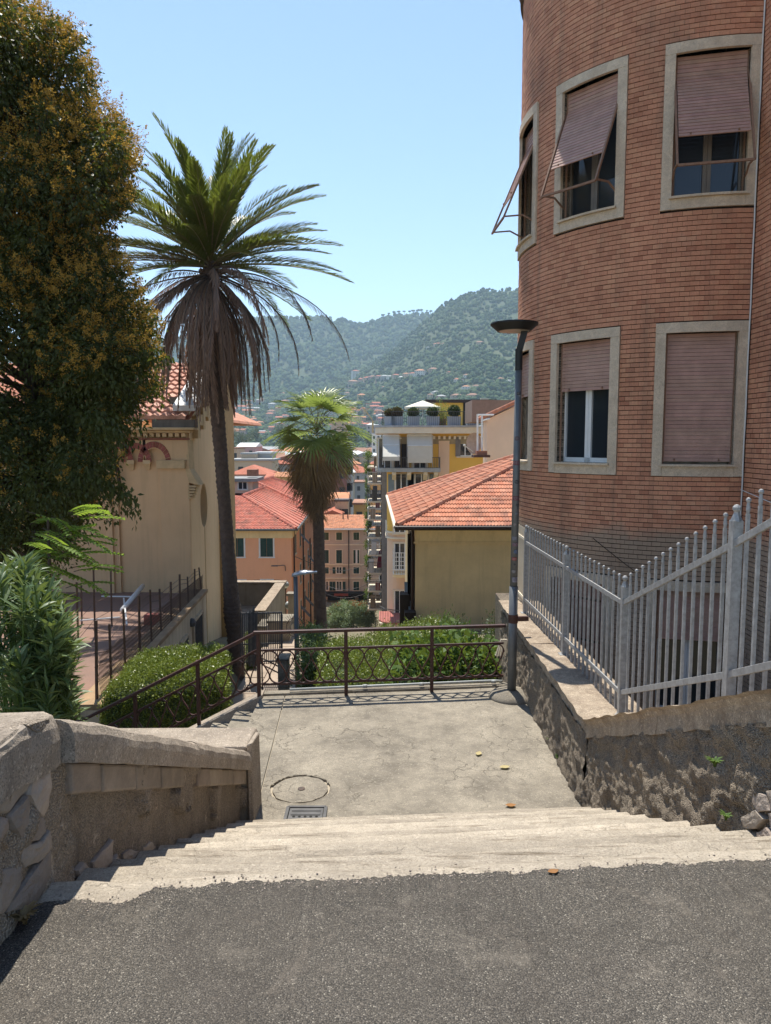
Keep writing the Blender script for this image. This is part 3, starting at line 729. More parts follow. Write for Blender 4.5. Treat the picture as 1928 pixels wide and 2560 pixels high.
for i, st_ in enumerate(RST):
    pts = [on_plane(*C2(*q), XR - .055) for q in st_]; flat_stone(rwall, [(p.y, p.z) for p in pts], XR - .055, -1, .12, 50 + i, bulge=.006)
# weeds in the wall foot
def tuft(c, n, h, label, mat=None):
    V = []; F = []
    for k in range(n):
        a = random.uniform(0, 2 * PI); l = h * random.uniform(.5, 1); w = .006; d = Vector((math.cos(a), math.sin(a), 0)); s_ = Vector((-d.y, d.x, 0)) * w
        p0 = Vector((0, 0, 0)); p1 = d * l * .35 + Vector((0, 0, l * .7)); p2 = d * l * .8 + Vector((0, 0, l * .75))
        b = len(V); V += [p0 - s_, p0 + s_, p1 + s_, p1 - s_, p2 + s_ * .2, p2 - s_ * .2]; F += [(b, b + 1, b + 2, b + 3), (b + 3, b + 2, b + 4, b + 5)]
    o = link('weed', np_mesh('weed', [tuple(p) for p in V], F, mat or SHRUB), None, c); tag(o, label, 'weed')
tuft(G(1377, 1858, LZ), 26, .10, 'small green weed at the foot of the right wall, farther one on the landing')
tuft(G(1399, 1903, LZ), 20, .09, 'small green weed at the foot of the right wall, nearer one on the landing')
tuft(Vector((XR - .12, 3.72, -.10)), 34, .07, 'green weed growing out of the right wall beside the steps')
tuft(Vector((XR - .13, 3.55, -.30)), 24, .05, 'weed at the right end of an upper step')
tuft(Vector((-1.19, 2.3, .01)), 40, .07, 'dry weed tuft at the foot of the left wall beside the asphalt', DRYG)
# ------------------------------------------------------------------ galvanised fence on the right wall
fence = thing('picket_fence', 'grey galvanised steel fence with ball-topped pickets on the right wall coping', 'fence', (2.1, 6.55, -.9))
def fx(y): return interp(y, [2, 4.55, 6.55, 10.53], [2.2, 2.17, 2.15, 2.02])
def picket_mesh(h):
    m = MB(); m.box((0, 0, h / 2 - .06), (.02, .02, h - .02))
    m.lathe([(.009, 0), (.013, .03), (.009, .075)], (0, 0, h - .075), 8); m.ball((0, 0, h + .012), .017, 8)
    return m.mesh('picket', GALV)
PK = picket_mesh(1.2)
posts = [(10.53, 0), (8.45, 1), (6.55, 2), (4.55, 3), (2.6, 4)]
for y, i in posts:
    w = .055 if i < 3 else .062; b = topR(y); m = MB(); x = fx(y); h = 1.19
    m.box((x, y, b + h / 2 - .02), (w, w, h + .04)); m.lathe([(w * .68, 0), (w * .3, .05), (w * .3, .06)], (x, y, b + h - .005), 4); m.ball((x, y, b + h + .075), .026, 10)
    m.box((x, y, b + .006), (.12, .12, .012)); m.build('post', GALV, fence)
for (ya, ia), (yb, ib) in zip(posts[:-1], posts[1:]):
    xa, xb = fx(ya), fx(yb); za, zb = topR(ya), topR(yb)
    for hh in (1.04, .21):
        m = MB(); m.beam((xa - .012, ya, za + hh), (xb - .012, yb, zb + hh), .018, .045); m.build('rail', GALV, fence, bevel=.003)
    n = max(1, round((ya - yb) / .142))
    for k in range(1, n):
        t = k / n; y = lerp(ya, yb, t)
        zb_ = lerp(za, zb, t)
        link('picket', PK, fence, (lerp(xa, xb, t), y, zb_ + .055))
# second short fence beyond, along the lower yard
f2 = thing('picket_fence', 'small beige iron fence seen behind the lamp post beyond the galvanised fence', 'fence', (2.25, 11.2, -.95))
for k in range(9):
    m = MB(); y = 10.75 + k * .13; m.box((2.1, y, -.3), (.02, .02, 1.15)); m.build('picket', TRIMW, f2)
for z in (-.78, .12):
    m = MB(); m.beam((2.09, 10.7, z), (2.09, 11.9, z), .02, .04); m.build('rail', TRIMW, f2)
m = MB(); m.mm((1.84, 11.4, -4), (2.34, 12.2, -.95)); m.build('base_wall', ROUGHR, f2)

# ------------------------------------------------------------------ street lamp with stickers
lb = G(1279, 1743, LZ); LX, LY = lb.x, lb.y
lamp = thing('street_lamp', 'tall grey lamp post covered in stickers with a flat black disc head beside the tower', 'street lamp', (LX, LY, LZ))
ztop = P(1284, 905, LY).z
m = MB(); m.lathe([(.30, -.02), (.29, .03), (.24, .07), (.09, .10)], (LX, LY, LZ), 28); m.build('concrete_foot', CONC, lamp, smooth=True)
m = MB(); m.tube([(LX, LY, LZ + .05), (LX + .004, LY, -.25)], [.057, .055], 20); m.tube([(LX + .004, LY, -.252), (LX + .02, LY, ztop)], [.048, .04], 20); m.build('pole', POLEM, lamp, smooth=True)
m = MB(); m.tube([(LX + .02, LY, ztop - .1), (LX + .02, LY, ztop + .16)], .046, 16); m.beam((LX + .02, LY, ztop + .13), (LX + .1, LY - .01, ztop + .44), .07, .08); m.build('arm', BLACKM, lamp, smooth=False)
hz = P(1283, 806, LY).z; HX = LX - .045
m = MB(); m.lathe([(.19, -.092), (.205, -.096), (.275, -.034), (.292, -.016), (.29, 0), (.23, .01), (.02, .015)], (HX, LY, hz - .01), 40); m.build('lamp_head', BLACKM, lamp, smooth=False)
m = MB(); m.lathe([(.18, -.0), (.18, .004)], (HX, LY, hz - .108), 32); m.build('lens', plain('lamp_lens', (.4, .36, .29), .3, .1), lamp)
m = MB(); m.lathe([(.062, 0), (.062, .11)], (LX + .004, LY, -.72), 16); m.beam((LX + .04, LY, -.67), (LX + .2, LY + .02, -.67), .05, .06); m.build('clamp', RUST, lamp, bevel=.004)
stk = [(984, 'd', .035, (0.030, 0.030, 0.035)), (990, 'd', .02, (0.275, 0.275, 0.275)), (1096, 'o', .05, (0.100, 0.061, 0.066)), (1157, 'r', .05, (0.176, 0.060, 0.070)), (1204, 'o', .045, (0.020, 0.020, 0.020)), (1245, 'r', .05, (0.165, 0.050, 0.060)), (1262, 'd', .03, (0.020, 0.020, 0.020)),
       (1283, 'o', .03, (0.165, 0.193, 0.220)), (1310, 'o', .032, (0.248, 0.193, 0.165)), (1345, 'd', .05, (0.220, 0.209, 0.231)), (1360, 'r', .04, (0.220, 0.121, 0.138)), (1378, 'o', .05, (0.099, 0.138, 0.220)), (1396, 'r', .035, (0.385, 0.088, 0.060)), (1410, 'o', .02, (0.030, 0.030, 0.030)), (1427, 'o', .04, (0.275, 0.248, 0.231)), (1448, 'd', .06, (0.330, 0.303, 0.341)), (1478, 'd', .02, (0.165, 0.176, 0.187))]
def pole_r(z): return interp(z, [LZ + .05, -.25, -.249, ztop], [.057, .055, .048, .04]), LX + interp(z, [LZ, -.25, ztop], [0, .004, .02])
INK = plain('sticker_ink', (.04, .04, .05), .6, .05); PAPER = plain('sticker_paper', (.24, .235, .24), .6, .05)
for i, (py, kind, h, c) in enumerate(stk):
    z = P(1280, py, LY).z; r, x0 = pole_r(z); r += .0015
    mt = plain('sticker_colour', c, .6, .1, 30)
    a0 = random.uniform(-.35, .35); hw = (h if kind != 'r' else h * 1.5) / r / 1.6; hw = min(hw, 1.0)
    m = MB(); n = 14; vs = []; nn = 9
    for k in range(n + 1):
        t = k / n * 2 - 1; hh = h / 1.9
        if kind == 'o': hh *= math.sqrt(max(.001, 1 - t * t))
        if kind == 'd': hh *= .75 + .35 * random.random()
        a = a0 + t * hw - PI / 2
        vs += [(x0 + r * math.cos(a), LY + r * math.sin(a), z - hh), (x0 + r * math.cos(a), LY + r * math.sin(a), z + hh)]
    m.add(vs, [(2 * k, 2 * k + 2, 2 * k + 3, 2 * k + 1) for k in range(n)]); st = m.build('sticker', mt, lamp)
    m = MB(); r += .001   # print on the sticker: bars of small lettering or a ring
    ink = PAPER if sum(c) < .9 else INK
    def patch(ta, tb, za, zb):
        vs = []
        for k in range(4):
            a = a0 + lerp(ta, tb, k / 3) * hw - PI / 2; vs += [(x0 + r * math.cos(a), LY + r * math.sin(a), z + za * h), (x0 + r * math.cos(a), LY + r * math.sin(a), z + zb * h)]
        m.add(vs, [(2 * k, 2 * k + 2, 2 * k + 3, 2 * k + 1) for k in range(3)])
    if kind == 'o':
        for k in range(16):
            a = 2 * PI * k / 16
            if random.random() < .8: patch(.6 * math.cos(a) - .09, .6 * math.cos(a) + .09, .3 * math.sin(a) - .04, .3 * math.sin(a) + .04)
        patch(-.2, .2, -.1, .1)
    else:
        for q in range(3):
            t = -.8
            while t < .75:
                w = random.uniform(.06, .2)
                if random.random() < .75: patch(t, t + w, -.3 + q * .24, -.3 + q * .24 + .13)
                t += w + .05
    m.build('print', ink, st)

# ------------------------------------------------------------------ brown wrought iron railing
rail = thing('iron_railing', 'dark brown wrought iron railing with looping scrolls along landing and lower stairs', 'railing', (0, 9.4, LZ))
RY = lambda x: 9.405 + .109 * x
xP = [G(650, 1742, LZ).x, P(866, 1735, 9.38).x, P(1079, 1728, 9.5).x, LX - .06]
H = .86
def frame_at(x):  # a point on the railing plane, level part
    return Vector((x, RY(x), LZ))
for x in xP[:3]:
    c = frame_at(x); m = MB(); m.box(c + Vector((0, 0, H / 2)), (.045, .045, H)); m.lathe([(.03, 0), (.03, .03)], c + Vector((0, 0, H - .30)), 8); m.build('post', RUST, rail, bevel=.004)
m = MB(); m.beam(frame_at(xP[0] - .06) + Vector((0, 0, H)), frame_at(xP[3] + .02) + Vector((0, 0, H)), .06, .04); m.build('handrail', RUST, rail, bevel=.008)
def scroll(p, s, z0, z1, n=9):
    """one S-bar over a half period p to each side; returns points (x,z): round head, diagonal, round foot"""
    r = p / 2; pts = []
    zt = z1 - r; zb = z0 + r
    for k in range(n): a = PI / 2 + (PI * .98 - PI / 2) * k / (n - 1); pts.append((r * math.cos(a), zt + r * math.sin(a)))
    for k in range(1, 4): pts.append((lerp(-r, 0, k / 4 - .04 * math.sin(k / 4 * 2 * PI)), lerp(zt, zb, k / 4)))
    for k in range(n): a = PI + PI / 2 * k / (n - 1); pts.append((r + r * math.cos(a), zb + r * math.sin(a)))
    return [(s * x, z) for x, z in pts]
def flat_bar(pts, w, t):   # pts 3D, ribbon bar with width w along Y and thickness t
    m = MB(); N = len(pts); vs = []
    for i in range(N):
        d = (pts[min(i + 1, N - 1)] - pts[max(0, i - 1)]).normalized(); nrm = Vector((-d.z, 0, d.x)) * (t / 2); y = Vector((0, w / 2, 0))
        vs += [pts[i] - nrm - y, pts[i] + nrm - y, pts[i] + nrm + y, pts[i] - nrm + y]
    fs = [(4 * i + k, 4 * i + (k + 1) % 4, 4 * i + 4 + (k + 1) % 4, 4 * i + 4 + k) for i in range(N - 1) for k in range(4)] + [(3, 2, 1, 0), tuple(4 * N - 4 + k for k in range(4))]
    m.add(vs, fs); return m
zl, zh = .19, H - .245
def span(xa, xb, base, n, shear=0.0, za=None):
    """rails and scrolls of one bay. base(x)->Vector foot point; the bay follows base"""
    A, B = base(xa), base(xb)
    for hh in (zl - .012, zh + .012):
        m = MB(); m.beam(A + Vector((0, 0, hh)), B + Vector((0, 0, hh)), .022, .028); m.build('rail', RUST, rail, bevel=.004)
    p = (xb - xa) / n
    for s in (1, -1):
        pts = scroll(abs(p), s, zl, zh); sl = (B.z - A.z) / (xb - xa); sy = (B.y - A.y) / (xb - xa)
        bar = flat_bar([Vector((x, sy * x, z + sl * x)) for x, z in pts], .022, .015)
        for (cx, cz) in ((-s * abs(p) / 2, zh - abs(p) / 2), (0, zl + abs(p) / 2)): bar.box((cx, sy * cx, cz + sl * cx), (.022, .03, .028))
        me = bar.mesh('scroll', RUST)
        for k in range(n):
            x = xa + p * (k + .5)
            c = base(x); 
            if s * abs(p) / 2 + 0 > 0 and k == n - 1 and s > 0 and False: continue
            link('scroll', me, rail, c)
span(xP[0] + .03, xP[1] - .02, frame_at, 5); span(xP[1] + .02, xP[2] - .02, frame_at, 5); span(xP[2] + .02, xP[3], frame_at, 5)
# descending part: same plane direction turned down the lower flight
def lowf(x): return Vector((x, 9.30, LZ + .517 * (x - xP[0])))
xQ = [xP[0], xP[0] - .80, xP[0] - 1.62, xP[0] - 2.5]
for x in xQ[1:]:
    c = lowf(x); m = MB(); m.box(c + Vector((0, 0, H / 2 + .03)), (.045, .045, H)); m.build('post', RUST, rail, bevel=.004)
m = MB(); a = frame_at(xP[0] - .02) + Vector((0, 0, H)); b = lowf(xQ[3] - .3) + Vector((0, 0, H + .02)); m.beam(a, b, .06, .04); m.build('handrail', RUST, rail, bevel=.008)
for i in range(3): span(xQ[i + 1] + .02, xQ[i] - .03, lowf, 4)
# water pipe along the landing edge
pipe = thing('water_pipe', 'thin grey pipe lying along the landing edge behind the railing', 'pipe', (0, 9.55, LZ + .1))
m = MB(); y = lambda x: 9.52 + .109 * x
m.tube([(-1.25, y(-1.25), LZ + .06), (0, y(0), LZ + .07), (LX - .16, y(LX), LZ + .075), (LX - .05, y(LX) + .02, LZ + .06)], .016, 10)
for x in (-.3, .45, LX - .2): m.tube([(x, y(x), LZ + .068), (x + .06, y(x + .06), LZ + .068)], .024, 10)
m.build('pipe', PIPEM, pipe, smooth=True)
rk = thing('folded_rack', 'pale folded slatted rack leaning beside the lamp post behind the railing', 'rack', (1.5, 9.8, -1))
for k in range(5):
    m = MB(); a = P(1254 + k * 3, 1598, 9.9 + k * .06); b = P(1240 + k * 6, 1640, 9.9 + k * .06); m.beam(a, b, .02, .02); m.build('slat', TRIMW, rk)
SASHD = plain('old_sash', (.2, .17, .14), .6, .1, 5)
# ------------------------------------------------------------------ brick building with its round bay
CX, CY, RR = 5.08, 13.22, 2.72
def cyl(th, r, z): return Vector((CX - r * math.sin(th), CY - r * math.cos(th), z))
tw = thing('brick_building', 'red brick apartment building with a rounded bay and roller shutters beside the steps', 'building', (CX, CY, -4))
def arcbox(mb, t0, t1, r0, r1, z0, z1, n=8, parts='all'):
    vs = []; 
    for k in range(n + 1):
        t = lerp(t0, t1, k / n); vs += [cyl(t, r1, z0), cyl(t, r0, z0), cyl(t, r0, z1), cyl(t, r1, z1)]
    fs = [(4 * k + q, 4 * k + (q + 1) % 4, 4 * k + 4 + (q + 1) % 4, 4 * k + 4 + q) for k in range(n) for q in range(4)]
    fs += [(3, 2, 1, 0), tuple(4 * n + q for q in range(4))]
    mb.add(vs, fs)
ZB, ZT = -4.0, 9.15
WH = 13.0                                   # half angle of a window surround, degrees
WINS = []                                   # (centre angle, zbottom, ztop, type)
for row, (zb, zt) in enumerate(((-2.65, -.45), (1.08, 3.25), (4.80, 7.01))):
    for c in (13.4, 50.0, 87.0): WINS.append((c, zb, zt, row, c))
TH1 = 118.0
# core wall with window openings
INN = 2.9                                   # angle taken by the stone jamb inside the surround
tb = {0.0, TH1}
for c in (13.4, 50.0, 87.0): tb |= {c - WH + INN, c + WH - INN}
tb = sorted(tb); t2 = []
for a, b in zip(tb[:-1], tb[1:]):
    k = max(1, int((b - a) / 4)); t2 += [lerp(a, b, i / k) for i in range(k)]
t2.append(tb[-1])
zb_ = {ZB, ZT + .6}
for w in WINS: zb_ |= {w[1] + .14, w[2] - .14}
z2 = sorted(zb_)
mb = MB(); rc = RR - .022
for a, b in zip(t2[:-1], t2[1:]):
    for z0, z1 in zip(z2[:-1], z2[1:]):
        tm, zm = (a + b) / 2, (z0 + z1) / 2
        if any(abs(tm - w[0]) < WH - INN and w[1] + .14 < zm < w[2] - .14 for w in WINS): continue
        arcbox(mb, R_(a), R_(b), rc - .3, rc, z0, z1, 1)
mb.build('wall', MORTAR, tw)
# main facade, plain return and the rest of the block
mb = MB(); mb.mm((CX + .022, 2.6, -4), (CX + 7, CY - RR - .01, ZT + .6)); mb.mm((CX + .3, CY - RR + .3, -4), (CX + 7, CY + 7, ZT + .6)); mb.build('wall', MORTAR, tw)
mb = MB(); mb.mm((CX - .1, 2.5, ZT + .6), (CX + 7.1, CY + 7, ZT + .75)); arcbox(mb, R_(0), R_(150), .0, RR + .12, ZT + .6, ZT + .75, 30); mb.build('roof', GREYST, tw)
mb = MB(); arcbox(mb, R_(0), R_(TH1), RR - .2, RR + .05, ZT, ZT + .32, 40); arcbox(mb, R_(0), R_(TH1), RR - .2, RR + .11, ZT + .325, ZT + .6, 40); mb.build('cornice', GREYST, tw)
# --- bricks
BH, BL, JT = .0685, .128, .0035
BM = {}
def brick_quad(mb, t0, t1, z0, z1, dr):
    r1 = RR + dr; r0 = RR - .03
    a, b = R_(t0), R_(t1)
    p = [cyl(b, r1, z0), cyl(a, r1, z0), cyl(a, r1, z1), cyl(b, r1, z1), cyl(b, r0, z0), cyl(a, r0, z0), cyl(a, r0, z1), cyl(b, r0, z1)]
    mb.add(p, [(0, 1, 2, 3), (3, 2, 6, 7), (1, 0, 4, 5), (0, 3, 7, 4), (2, 1, 5, 6)])
bigs = []; rest = MB()
def clear_iv(z0, z1, full0, full1, wins, half):
    iv = [(full0, full1)]
    for w in wins:
        if z1 > w[1] - .003 and z0 < w[2] + .003:
            nv = []
            for a, b in iv:
                lo, hi = w[0] - half, w[0] + half
                if hi <= a or lo >= b: nv.append((a, b)); continue
                if lo > a: nv.append((a, lo))
                if hi < b: nv.append((hi, b))
            iv = nv
    return iv
dth = math.degrees(BL / RR); jth = math.degrees(JT / RR)
nc = int((ZT - ZB) / BH)
for c in range(nc):
    z0 = ZB + c * BH + .0105; z1 = ZB + (c + 1) * BH
    for a, b in clear_iv(z0, z1, 0.15, TH1 - 4, WINS, WH + .12):
        k0 = math.floor(a / dth) - 1; off = .5 * (c % 2)
        k = k0
        while True:
            t0 = (k + off) * dth; t1 = t0 + dth - jth; k += 1
            if t0 >= b: break
            t0, t1 = max(t0, a), min(t1, b)
            if t1 - t0 < dth * .12: continue
            dr = random.uniform(-.0025, .0025)
            full = t1 - t0 > dth * .9
            zm = (z0 + z1) / 2
            if full and len(bigs) < 300 and .45 < zm < 3.4 and (26.5 < t0 < 36.5 or (t0 < 62 and (3.28 < zm < 4.2))): bigs.append(((t0 + t1) / 2, zm))
            else: brick_quad(rest, t0, t1, z0, z1, dr)
rest_o = rest.build('brick_field', BRICK, tw); rest_o['kind'] = 'stuff'
m = MB(); w = BL - JT; hh = BH - .0105
m.hexa([(-w / 2, 0, -hh / 2), (w / 2, 0, -hh / 2), (w / 2, .03, -hh / 2), (-w / 2, .03, -hh / 2), (-w / 2, 0, hh / 2), (w / 2, 0, hh / 2), (w / 2, .03, hh / 2), (-w / 2, .03, hh / 2)])
bme = m.mesh('brick', BRICK)
for t, z in bigs: link('brick', bme, tw, cyl(R_(t), RR + random.uniform(-.002, .002), z), (0, 0, -R_(t)))
# facade bricks
fb = MB(); 
for c in range(nc):
    z0 = ZB + c * BH + .0105; z1 = ZB + (c + 1) * BH; y = CY - RR - .012 - (BL / 2 if c % 2 else 0)
    if c % 2: x = CX; y0 = y + JT; y1_ = CY - RR - .012; fb.add([(x, y1_, z0), (x, y0, z0), (x, y0, z1), (x, y1_, z1), (CX + .03, y1_, z0), (CX + .03, y0, z0), (CX + .03, y0, z1), (CX + .03, y1_, z1)], [(0, 1, 2, 3), (3, 2, 6, 7), (1, 0, 4, 5)])
    while y > 7.2:
        y0 = y - BL + JT; dr = random.uniform(-.002, .002); x = CX + dr
        fb.add([(x, y, z0), (x, y0, z0), (x, y0, z1), (x, y, z1), (CX + .03, y, z0), (CX + .03, y0, z0), (CX + .03, y0, z1), (CX + .03, y, z1)], [(0, 1, 2, 3), (3, 2, 6, 7), (1, 0, 4, 5)])
        y -= BL
o = fb.build('brick_field', BRICK, tw); o['kind'] = 'stuff'
# --- windows
def chord(c, r, x, z, d=0):
    """point in the window's own flat plane: x along the chord (to the viewer's right), d outward"""
    t = R_(c); n = Vector((-math.sin(t), -math.cos(t), 0)); u = Vector((math.cos(t), -math.sin(t), 0))
    return Vector((CX, CY, 0)) + n * (r + d) + u * x + Vector((0, 0, z))
HWc = RR * math.sin(R_(WH - INN)) - .004     # half width of the opening
def window(c, zb, zt, row, kind):
    t0, t1 = R_(c - WH), R_(c + WH); i0, i1 = R_(c - WH + INN), R_(c + WH - INN)
    m = MB(); pr = RR + .028; dp = RR - .24
    arcbox(m, t0, i0, dp, pr, zb + .003, zt - .142, 2); arcbox(m, i1, t1, dp, pr, zb + .003, zt - .142, 2)
    arcbox(m, t0, t1, dp, pr + .004, zt - .14, zt, 8); arcbox(m, i0 + .001, i1 - .001, dp, pr - .002, zb, zb + .14, 6)
    f = m.build('window_frame', FRAME, tw)
    m = MB(); arcbox(m, i0 - R_(.6), i1 + R_(.6), dp - .02, pr + .045, zb + .142, zb + .172, 6); m.build('sill', FRAME, f)
    o0, o1 = zb + .175, zt - .143
    rin = RR * math.cos(R_(WH - INN)) - .16    # plane of the sash
    # sash and panes
    sash = WHITEP if (row, c) == (1, 50.0) else (CURT if row == 1 else WHITEP if row == 0 else SASHD)
    m = MB()
    for x in (-HWc + .03, -.028, .028, HWc - .03):
        a = chord(c, rin, x, o0, -.03); b = chord(c, rin, x, o1, -.03); m.beam(a, b, .052, .05, chord(c, 1, 0, 0) - chord(c, 0, 0, 0))
    for z in (o0 + .035, o1 - .03):
        m.beam(chord(c, rin, -HWc, z, -.03), chord(c, rin, HWc, z, -.03), .05, .07)
    m.build('sash', sash, f)
    for sx in (-1, 1):
        m = MB(); a = chord(c, rin, sx * HWc * .96, o0 + .03, -.045); b = chord(c, rin, sx * .05, o0 + .03, -.045); a2 = chord(c, rin, sx * HWc * .96, o1 - .03, -.045); b2 = chord(c, rin, sx * .05, o1 - .03, -.045)
        m.add([a, b, b2, a2], [(0, 1, 2, 3)] if sx < 0 else [(3, 2, 1, 0)]); m.build('pane', GLASS, f)
    # curtain behind one half
    m = MB(); pts = []
    for k in range(13):
        x = lerp(-HWc * .95, HWc * .95, k / 12); pts += [chord(c, rin, x, o0, -.16 + .015 * (k % 2)), chord(c, rin, x, o1, -.16 + .015 * (k % 2))]
    m.add(pts, [(2 * k, 2 * k + 2, 2 * k + 3, 2 * k + 1) for k in range(12) if not (4 <= k <= 8)]); m.build('curtain', CURT, f)
    m = MB(); m.add([chord(c, rin, -HWc - .3, o0 - .2, -.5), chord(c, rin, HWc + .3, o0 - .2, -.5), chord(c, rin, HWc + .3, o1 + .2, -.5), chord(c, rin, -HWc - .3, o1 + .2, -.5)], [(0, 1, 2, 3)]); m.build('room_back', DARK, f)
    # roller shutter of separate slats
    SP = .0535
    if kind == 'closed': n = int((o1 - o0) / SP); tilt = 0; drop = None
    elif kind == 'half': n = int((o1 - o0) * .41 / SP); tilt = 0
    else: n = int(1.3 / SP); tilt = 1
    sm = MB(); w = 2 * HWc - .05; h = SP - .004
    sm.hexa([(-w / 2, -.008, -h / 2), (w / 2, -.008, -h / 2), (w / 2, .008, -h / 2), (-w / 2, .008, -h / 2), (-w / 2, -.003, h / 2), (w / 2, -.003, h / 2), (w / 2, .008, h / 2), (-w / 2, .008, h / 2)])
    me = sm.mesh('slat', SLAT)
    free = int(.32 / SP)                      # slats that stay vertical under the lintel
    ang = R_(23)
    z = o1; d = .0; dsh = .075
    pz, pd = z, dsh
    for k in range(n):
        if tilt and k >= free: st = ang
        else: st = 0
        cz = pz - SP / 2 * math.cos(st); cd = pd + SP / 2 * math.sin(st)
        pos = chord(c, rin, 0, cz, cd)
        o = link('slat', me, f, pos); o.rotation_mode = 'XYZ'
        o.rotation_euler = (Matrix.Rotation(-R_(c), 4, 'Z') @ Matrix.Rotation(-st, 4, 'X')).to_euler()
        pz -= SP * math.cos(st); pd += SP * math.sin(st)
    # guides
    m = MB()
    for sx in (-1, 1): m.beam(chord(c, rin, sx * (HWc - .012), o0, dsh), chord(c, rin, sx * (HWc - .012), o1, dsh), .03, .03)
    m.build('guide', SLATD, f)
    m = MB()
    for x in (-.3, .3):
        p = chord(c, rin, x, pz + .03, pd + .02); m.ball(p, .016, 6)
    m.build('stop', SLATD, f)
    if tilt:   # the projecting iron frame that carries the slats
        zt_ = o1 - free * SP; L = 1.48
        ez, ed = zt_ - L * math.cos(ang), dsh + L * math.sin(ang)
        m = MB()
        for sx in (-1, 1): m.beam(chord(c, rin, sx * (HWc + .002), zt_, dsh + .01), chord(c, rin, sx * (HWc + .002), ez, ed), .028, .03)
        m.beam(chord(c, rin, -HWc, ez, ed), chord(c, rin, HWc, ez, ed), .03, .03)
        m.build('awning_frame', SLATD, f)
        for sx in (-1, 1):
            m = MB(); e = chord(c, rin, sx * HWc, ez + .02, ed); g = chord(c, rin, sx * HWc, o0 + .30, dsh)
            m.beam(e, chord(c, rin, sx * HWc, ez + .05, lerp(ed, dsh, .55)), .022, .022); m.beam(chord(c, rin, sx * HWc, ez + .05, lerp(ed, dsh, .55)), g - Vector((0, 0, .12)), .022, .022)
            m.build('arm', SLATD, f)
    return f
KIND = {(2, 13.4): 'tilt', (2, 50.0): 'tilt', (2, 87.0): 'tilt', (1, 13.4): 'closed', (1, 50.0): 'half', (1, 87.0): 'half', (0, 13.4): 'closed0', (0, 50.0): 'closed', (0, 87.0): 'closed'}
for c, zb, zt, row, _ in WINS:
    k = KIND[(row, c)]
    window(c, zb, zt, row, 'half' if k == 'closed0' else k)
# iron grilles over the low windows
for c in (50.0,):
    m = MB()
    for k in range(8): m.beam(chord(c, RR, lerp(-.44, .44, k / 7), -2.45, .03), chord(c, RR, lerp(-.44, .44, k / 7), -.6, .03), .018, .018)
    for z in (-2.2, -1.5, -.85): m.beam(chord(c, RR, -.47, z, .03), chord(c, RR, .47, z, .03), .025, .03)
    m.build('window_grille', IRON, tw)
# white cable down the inner corner
m = MB(); pts = []
for k in range(60):
    z = lerp(9.3, .2, k / 59); pts.append((CX - .03 + .012 * noise.noise(Vector((0, 0, z * 1.3))), CY - RR - .03 + .01 * noise.noise(Vector((5, 0, z * 1.7))), z))
m.tube(pts, .011, 6); m.build('cable', WHITEM, tw, smooth=True)
m = MB(); m.tube([(CX - .05, CY - RR - .04, .9), (CX - .04, 9.6, .78), (CX - .04, 8.6, .7)], .006, 5); m.build('cable', WHITEM, tw)
m = MB(); pts = [cyl(R_(lerp(44, 30, k / 9)), RR + .012, .1 - .05 * k + .03 * noise.noise(Vector((k, 2, 0)))) for k in range(10)]; m.tube(pts, .006, 4); m.build('dry_vine', BARK, tw)
# dark yard floor in front of the low windows
yd = MB(); yd.mm((2.34, 3, -4.1), (5.08, 16, -3.6)); tag(yd.build('yard', CONCW), kind='structure')
# ------------------------------------------------------------------ plants
def unit(v): return v / np.maximum(1e-9, np.linalg.norm(v, axis=1, keepdims=True))
def leaf_quads(Pn, D, L, Wd, N=None, fold=.25):
    """leaves as folded quads: positions (n,3), unit direction D, length, width"""
    n = len(Pn); D = unit(D)
    if N is None: N = rng.standard_normal((n, 3))
    Sd = unit(np.cross(D, N)); Nn = np.cross(Sd, D)
    L = np.broadcast_to(np.asarray(L), (n,))[:, None]; Wd = np.broadcast_to(np.asarray(Wd), (n,))[:, None]
    a = Pn; t = Pn + D * L; m = Pn + D * L * .42
    V = np.stack([a, m - Sd * Wd / 2 + Nn * Wd * fold, t, m + Sd * Wd / 2 + Nn * Wd * fold], 1).reshape(-1, 3)
    F = np.arange(4 * n).reshape(n, 4)
    return V, F
def join(lst):
    VV = []; FF = []; k = 0
    for V, F in lst: VV.append(V); FF.append(F + k); k += len(V)
    return np.concatenate(VV), np.concatenate(FF)
def put(name, V, F, mat, parent, smooth=False, mi=None):
    return link(name, np_mesh(name, V - np.array(wl(parent)), F, mat, smooth, mi), parent)
def clump_pts(c, r, n, shell=.55, sq=(1, 1, 1)):
    d = unit(rng.standard_normal((n, 3))); q = r * (shell + (1 - shell) * rng.random((n, 1))) ** 1
    return np.array(c) + d * q * np.array(sq) * (1 + .25 * rng.standard_normal((n, 1)) * .5), d

